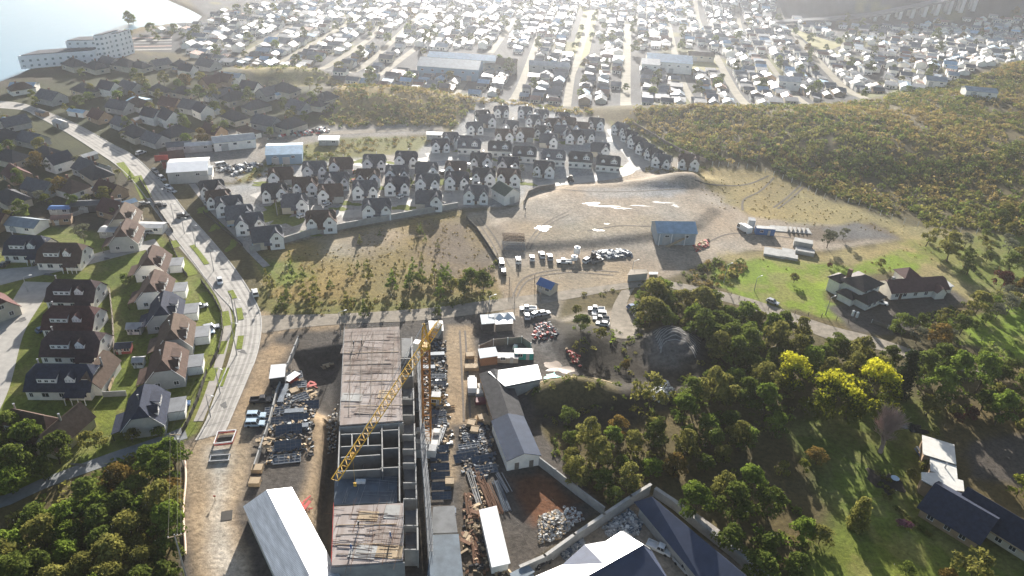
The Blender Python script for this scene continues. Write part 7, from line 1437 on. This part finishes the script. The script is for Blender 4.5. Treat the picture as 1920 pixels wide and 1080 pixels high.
# loader
def loader():
    r = empty('loader', (0, 0, 0)); b = MB(); b.box((0, 0, 1.0), (3.2, 1.6, .9)); b.build('body', M['fence_dark'], r); c = MB(); c.hexa([(-.6, -.7, 1.45), (.7, -.7, 1.45), (.7, .7, 1.45), (-.6, .7, 1.45)], [(-.5, -.62, 2.6), (.55, -.62, 2.6), (.55, .62, 2.6), (-.5, .62, 2.6)]); c.build('cab', M['glass'], r)
    for s in (-1, 1):
        a = MB(); a.tube((.8, s*.7, 1.5), (2.6, s*.7, .6), .12, 6); a.build('arm', M['fence_dark'], r)
        for x in (-1.1, 1.1): t = MB(); t.tube((x, s*.75, .6), (x, s*1.15, .6), .6, 12); t.build('wheel', M['tyre'], r)
    k = MB(); k.hexa([(2.4, -1.1, .1), (3.3, -1.1, .1), (3.3, 1.1, .1), (2.4, 1.1, .1)], [(2.4, -1.1, .9), (2.7, -1.1, .9), (2.7, 1.1, .9), (2.4, 1.1, .9)]); k.build('bucket', M['steel'], r); return r
o = loader(); mid_place(o, 1112, 482, .8, R(40)); tag(o, 'dark wheel loader among the vehicles on the gravel lot', 'loader')
o = copy_tree(o); mid_place(o, 1070, 336, .8, R(100)); tag(o, 'dark loader on the orange earth at the estate street corner', 'loader')
def tank(px, py, label, h=2.4, rad=1.1, m=None):
    r = empty('water_tank', (0, 0, 0)); b = MB(); b.tube((0, 0, .8), (0, 0, .8+h), rad, 16); b.tube((0, 0, .8+h+.003), (0, 0, 1.1+h), rad*.7, 16, 0, rad*.2); b.build('body', m or M['tarp'], r)
    for x, y in ((-.7, -.7), (.7, -.7), (.7, .7), (-.7, .7)): l = MB(); l.box((x, y, .4), (.16, .16, .8)); l.build('leg', M['steel'], r)
    mid_place(r, px, py, 1.8); tag(r, label, 'tank')
tank(1082, 470, 'tall white water tank at the edge of the gravel lot'); tank(1077, 482, 'shorter white water tank in front of the tall one', 1.4)
# -------- poles
def pole(bx, by, tx, ty, label, kind='lamp', group=None, rz=0.0, low=None):
    b = G(bx, by); d = raydir(tx, ty); t = b[1]/d[1]; h = CAMH+d[2]*t-b[2]; h = min(max(h, 4), 13); r = empty('street_lamp' if kind == 'lamp' else 'utility_pole', tuple(b), rz)
    p = MB(); p.tube((0, 0, 0), (0, 0, h), .13 if kind == 'lamp' else .17, 8, 0, .08 if kind == 'lamp' else .12); p.build('pole', M['conc'] if kind != 'lamp' else M['steel'], r)
    if kind == 'lamp': a = MB(); a.tube((0, 0, h), (1.6, 0, h+.25), .06, 6); a.build('arm', M['steel'], r); a = MB(); a.box((1.9, 0, h+.27), (.75, .26, .14)); a.build('lamp_head', M['trim'], r)
    else:
        a = MB(); a.box((0, 0, h-.5), (2.4, .14, .16)); a.build('crossarm', M['timber'], r)
        for x in (-1.05, 0.45, 1.05): a = MB(); a.tube((x, 0, h-.4), (x, 0, h-.15), .07, 6); a.build('insulator', M['trim'], r)
        if low: a = MB(); a.tube((.35, 0, h-2.6), (.35, 0, h-1.6), .3, 10); a.build('transformer', M['steel'], r)
    tag(r, label, 'street lamp' if kind == 'lamp' else 'utility pole', group); return r, h
PL = [(305, 391, 299, 354, 'lamp post at the grass corner beside the dark parked car'), (327, 417, 321, 382, 'thicker pole beside the flat white carport'), (346, 438, 340, 408, 'lamp post on the verge below the carport'), (367, 463, 361, 422, 'lamp post standing on the verge beside the wide road'), (401, 508, 396, 470, 'lamp post on the pavement beside the driving white car'),
      (446, 603, 436, 560, 'lamp post at the tip of the curved green verge'), (444, 665, 436, 605, 'lamp post beside the umber house drive fence'), (413, 738, 404, 690, 'lamp post on the pavement across from the site'), (395, 782, 389, 740, 'lamp post at the near end of the pavement'), (216, 471, 211, 448, 'lamp post on the dark lawn beside the corner gable house'), (53, 548, 50, 520, 'lamp post at the side street junction'), (917, 585, 915, 556, 'white lamp post at the corner of the dry field'),
      (639, 628, 636, 586, 'slim post behind the unfinished block'), (1357, 530, 1353, 496, 'slim pole on the bank above the dirt lane'), (1414, 545, 1413, 520, 'white post beside the green hedge above the lane'), (1548, 590, 1546, 558, 'pole on the cottage lawn edge'), (1185, 512, 1184, 490, 'thin pole beside the tan roofed cabin'), (520, 404, 515, 376, 'lamp post on the estate lawn')]
for i, (a, b, c, d_, lab) in enumerate(PL): pole(a, b, c, d_, lab, 'lamp', 'street lamps and posts', R(-20 if i < 9 else 30))
u1, h1 = pole(344, 876, 332, 812, 'utility pole with a white crossarm at the corner of the grey lane', 'utility', None, R(4), True)
u2, h2 = pole(352, 1092, 329, 972, 'utility pole with a crossarm nearest the bottom edge, beside the wood', 'utility', None, R(24))
u3, h3 = pole(502, 1175, 480, 1050, 'utility pole beyond the bottom edge beside the long hall', 'utility', None, R(24)) if False else (None, 0)
u4, h4 = pole(443, 612, 436, 552, 'utility pole beside the verge at the road bend', 'utility', None, R(-60))
def cable(a, b, sag, label, n=14):
    r = []; mb = MB(); a = np.array(a); b = np.array(b); p = None
    for i in range(n+1):
        t = i/n; q = a*(1-t)+b*t-np.array([0, 0, sag*4*t*(1-t)])
        if p is not None: mb.tube(p, q, .022, 3)
        p = q
    o = mb.build('power_cable', M['fence_dark']); tag(o, label, 'cable', 'power cables'); return o
A1, A2, A4 = np.array(u1.location), np.array(u2.location), np.array(u4.location)
for k, s in enumerate((-1.05, .45, 1.05)):
    cable(A1+[s, 0, h1-.15], A2+[s*.9, s*.4, h2-.15], .5, 'dark cable between the two utility poles beside the wood'); cable(A1+[s, 0, h1-.15], A4+[s*.5, -s*.8, h4-.15], .8, 'dark cable from the lane corner pole up along the roadside gardens')
cable(A2+[0, 0, h2-.15], P(375, 1200, 9), .4, 'dark cable leaving the nearest utility pole towards the bottom edge')
# bridge sign and gate of the site
def gate():
    r = empty('site_gate', tuple(G(985, 545))); O = np.array(r.location)
    for a, b in (((955, 535), (965, 568)), ((1002, 530), (1013, 565))):
        for p in (a, b): q = G(*p)-O; mb = MB(); mb.tube(q, q+[0, 0, 3.2], .1, 6); mb.build('post', M['fence_wood'], r)
        pa, pb = G(*a)-O, G(*b)-O; mb = MB()
        for z in (.4, 1.2, 2.0): mb.tube(pa+[0, 0, z], pb+[0, 0, z], .05, 5)
        mb.build('leaf', M['fence_wood'], r)
    tag(r, 'open timber framed site gate beside the guard hut', 'gate')
gate()
# -------- people on the deck and road
def person(px, py, z, rz, shirt, label, stride=.18):
    V = [(0, 0, .95), (0, 0, 1.15), (0, 0, 1.42), (0, 0, 1.54), (0, .02, 1.66), (0, .01, 1.76), (.10, 0, .90), (.11, stride*.5, .48), (.11, stride*.2, .06), (.11, stride*.2+.14, .03), (-.10, 0, .90), (-.11, -stride*.5, .48), (-.11, -stride*1.2, .06), (-.11, -stride*1.2+.14, .03), (.20, 0, 1.40), (.27, -.04, 1.12), (.26, .12, .90), (-.20, 0, 1.40), (-.27, .05, 1.12), (-.26, .18, .92)]
    E = [(0, 1), (1, 2), (2, 3), (3, 4), (4, 5), (0, 6), (6, 7), (7, 8), (8, 9), (0, 10), (10, 11), (11, 12), (12, 13), (2, 14), (14, 15), (15, 16), (2, 17), (17, 18), (18, 19)]
    RR = [.15, .15, .17, .06, .10, .09, .10, .07, .05, .05, .10, .07, .05, .05, .07, .05, .04, .07, .05, .04]
    me = bpy.data.meshes.new('body'); me.from_pydata(V, E, []); r = empty('person', (0, 0, 0)); o = bpy.data.objects.new('body', me); COL.objects.link(o); o.parent = r; mo = o.modifiers.new('skin', 'SKIN'); o.modifiers.new('sub', 'SUBSURF').render_levels = 1
    for i, q in enumerate(RR): me.skin_vertices[0].data[i].radius = (q, q*.8)
    me.skin_vertices[0].data[0].use_root = True; me.materials.append(shirt)
    h = MB(); h.tube((0, .02, 1.74), (0, .02, 1.86), .14, 10, 0, .07); h.build('helmet', M['tarp'], r)
    p = P(px, py, z+.9); r.location = (p[0], p[1], z); r.rotation_euler = (0, 0, rz); tag(r, label, 'person')
person(663, 645, 6.0, 1, M['wdark'], 'person in dark clothes standing on the rust coloured deck'); person(678, 642, 6.0, 2, M['fence_dark'], 'person in dark clothes with arms forward on the rust coloured deck'); person(658, 1026, 6.0, .4, M['bluep'], 'person in blue on the near timber deck'); person(732, 1003, 6.0, 2.2, M['bluep'], 'person in blue clothes at the right of the near deck')
person(672, 983, 6.0, 1.2, M['wdark'], 'person in dark clothes at the joint of the near deck'); person(972, 500, 0, .5, M['wdark'], 'person walking on the gravel lot beside the leftmost white car'); person(985, 393, hz(*G(985, 393)[:2]), .5, M['wdark'], 'person in grey at the edge of the levelled ground')
# garden furniture and small things
r = empty('trampoline', (0, 0, 0)); mb = MB(); mb.tube((0, 0, .8), (0, 0, .86), 1.3, 20); mb.build('mat', PAINT['pale'], r)
for k in range(4): l = MB(); l.tube((1.1*math.cos(k*1.57), 1.1*math.sin(k*1.57), 0), (1.1*math.cos(k*1.57), 1.1*math.sin(k*1.57), .8), .04, 5); l.build('leg', M['steel'], r)
mid_place(r, 1679, 895, .8, 0, .7); tag(r, 'round pale blue garden table on the shaded lawn', 'table')
r = empty('clothes_rack', (0, 0, 0)); mb = MB(); mb.box((0, 0, 1.1), (.5, 4.2, .08)); mb.build('rail', M['trim'], r); mb = MB(); mb.box((-.4, 0, .6), (.4, 4.0, .1)); mb.build('shelf', PAINT['blue'], r); mid_place(r, 1726, 850, .8); tag(r, 'blue and white slatted rack left of the bright metal roof', 'rack')
o = blob('pond', 1712, 803, 3.4, 1.6, mat('pond_water', (.02, .025, .03), .1, 0, .2, 1, .8), .08, 30, 5); tag(o, 'small dark pond on the shaded lawn beside the bare tree', 'pond')
o = blob('flower_bed', 1660, 905, 3.0, 4.0, mat('bed_soil', (.045, .035, .028), .95, 0, .3, 1), .05, 30, 7); tag(o, 'dark flower bed curving on the shaded lawn', 'flower bed')
for i, (x, y) in enumerate([(1757, 957), (1803, 985), (1871, 1010), (1885, 1015)]): mb = MB(); mb.hexa([(-.4, -.3, 0), (.4, -.3, 0), (.4, .3, 0), (-.4, .3, 0)], [(-.3, -.2, 1.2), (.3, -.2, 1.2), (.3, .2, 1.2), (-.3, .2, 1.2)]); o = mb.build('garden_chair', M['trim']); mid_place(o, x, y, .6, .5*i); tag(o, 'white garden seat beside the dark roofed house', 'chair', 'white garden seats')
o = blob('sheet', 1035, 708, 1.6, 2.6, M['teal'], .3, 22, 3); tag(o, 'turquoise sheet crumpled beside the white roofed workshop', 'sheet')
mb = MB(); a, b = G(1012, 685), G(1060, 702)
tag(blob('puddle', 1046, 690, 3.6, 2.4, mat('muddy_water', (.24, .165, .11), .25, 0, .1, .5, .6), .06, 30, 9), kind='structure')

# lawns, hedges and young trees between the estate houses
ml = mat('estate_lawn', (.14, .16, .03), .95, 0, .4, .8, .1, .5)
for i, (x, y, a, b_) in enumerate([(540, 345, 5, 3), (610, 352, 4, 2), (522, 395, 7, 9), (535, 410, 6, 6), (580, 438, 4, 2), (655, 382, 4, 2), (665, 336, 3, 2), (724, 352, 3, 3), (778, 345, 3, 3), (828, 340, 3, 3), (880, 335, 3, 2), (930, 338, 3, 2), (750, 390, 6, 2.5), (725, 305, 4, 2), (675, 303, 4, 2), (925, 300, 5, 2), (980, 300, 4, 2), (1030, 298, 3, 2), (500, 345, 7, 2), (1150, 312, 3, 3), (985, 345, 4, 2), (870, 285, 5, 2), (955, 262, 5, 2), (1005, 262, 4, 2), (1060, 268, 4, 2), (635, 392, 3, 2), (440, 455, 2, 5), (408, 425, 2, 4), (380, 395, 2, 3)]):
    tag(blob('lawn', x, y, a, b_, ml, .07, 20, i+60), kind='structure')
for i in range(46):
    x, y, rz, s = est_pts[i % len(est_pts)]; dx, dy = random.choice([(-24, 8), (26, 9), (22, -2), (-20, 16), (28, 16)])
    plant(random.choice(['shrub', 'sapling', 'shrub', 'loose']), x+dx*.9, y+dy+4, random.uniform(.3, .6), 'small garden bush between houses of the near estate', 'shrub', 'garden bushes of the near estate')
for i in range(14):
    x, y, rz, s = est_pts[(i*5+9) % len(est_pts)]; car('hatch' if i % 2 else 'suv', x+random.choice([-22, 24]), y+11, random.choice([15, 75, 20]), random.choice(['white', 'grey', 'black', 'silver', 'red']), 'small car parked between houses of the near estate', 'cars of the near estate')
# scaffold along the right side of the unfinished block
def scaffold():
    r = empty('scaffold', (0, 0, 0)); w = [P(x, y, 0) for x, y in ((782, 690), (786, 780), (790, 870), (797, 960), (803, 1060))]
    for lv, z in enumerate((0, 2, 4, 6)):
        mb = MB()
        for a, b in zip(w[:-1], w[1:]): mb.tube(a+[0, 0, z+.9], b+[0, 0, z+.9], .045, 4); mb.tube(a+[1.0, 0, z+.9], b+[1.0, 0, z+.9], .045, 4)
        mb.build('ledger', M['steel'], r)
        if lv: q = MB(); [q.hexa([tuple(a+[0, 0, z-.06]), tuple(a+[1, 0, z-.06]), tuple(b+[1, 0, z-.06]), tuple(b+[0, 0, z-.06])], [tuple(a+[0, 0, z]), tuple(a+[1, 0, z]), tuple(b+[1, 0, z]), tuple(b+[0, 0, z])]) for a, b in zip(w[:-1], w[1:])]; q.build('walkway', M['conc_dark'], r)
    for a, b in zip(w[:-1], w[1:]):
        for t in np.arange(0, 1, .2): c = a+(b-a)*t; mb = MB(); mb.tube(c, c+[0, 0, 7.4], .05, 4); mb.tube(c+[1, 0, 0], c+[1, 0, 7.4], .05, 4); mb.tube(c+[0, 0, .3], c+[1, 0, 2.2], .035, 3); mb.build('standard', M['steel'], r)
    tag(r, 'tube scaffold with timber walkways along the right side of the unfinished block', 'scaffold')
scaffold()
# ================================================================ the hazy air of the valley
def haze():
    mb = MB(); mb.box((0, 2400, 58), (7000, 5200, 128))
    m = bpy.data.materials.new('haze'); m.use_nodes = True; nt = m.node_tree
    nt.nodes.remove(nt.nodes['Principled BSDF']); v = nt.nodes.new('ShaderNodeVolumePrincipled')
    v.inputs['Color'].default_value = (.90, .93, 1.0, 1); v.inputs['Density'].default_value = HAZE_D; v.inputs['Anisotropy'].default_value = HAZE_G
    nt.links.new(v.outputs[0], nt.nodes['Material Output'].inputs['Volume'])
    tag(mb.build('haze', m), kind='stuff')
HAZE_D, HAZE_G = .00015, .76
haze()
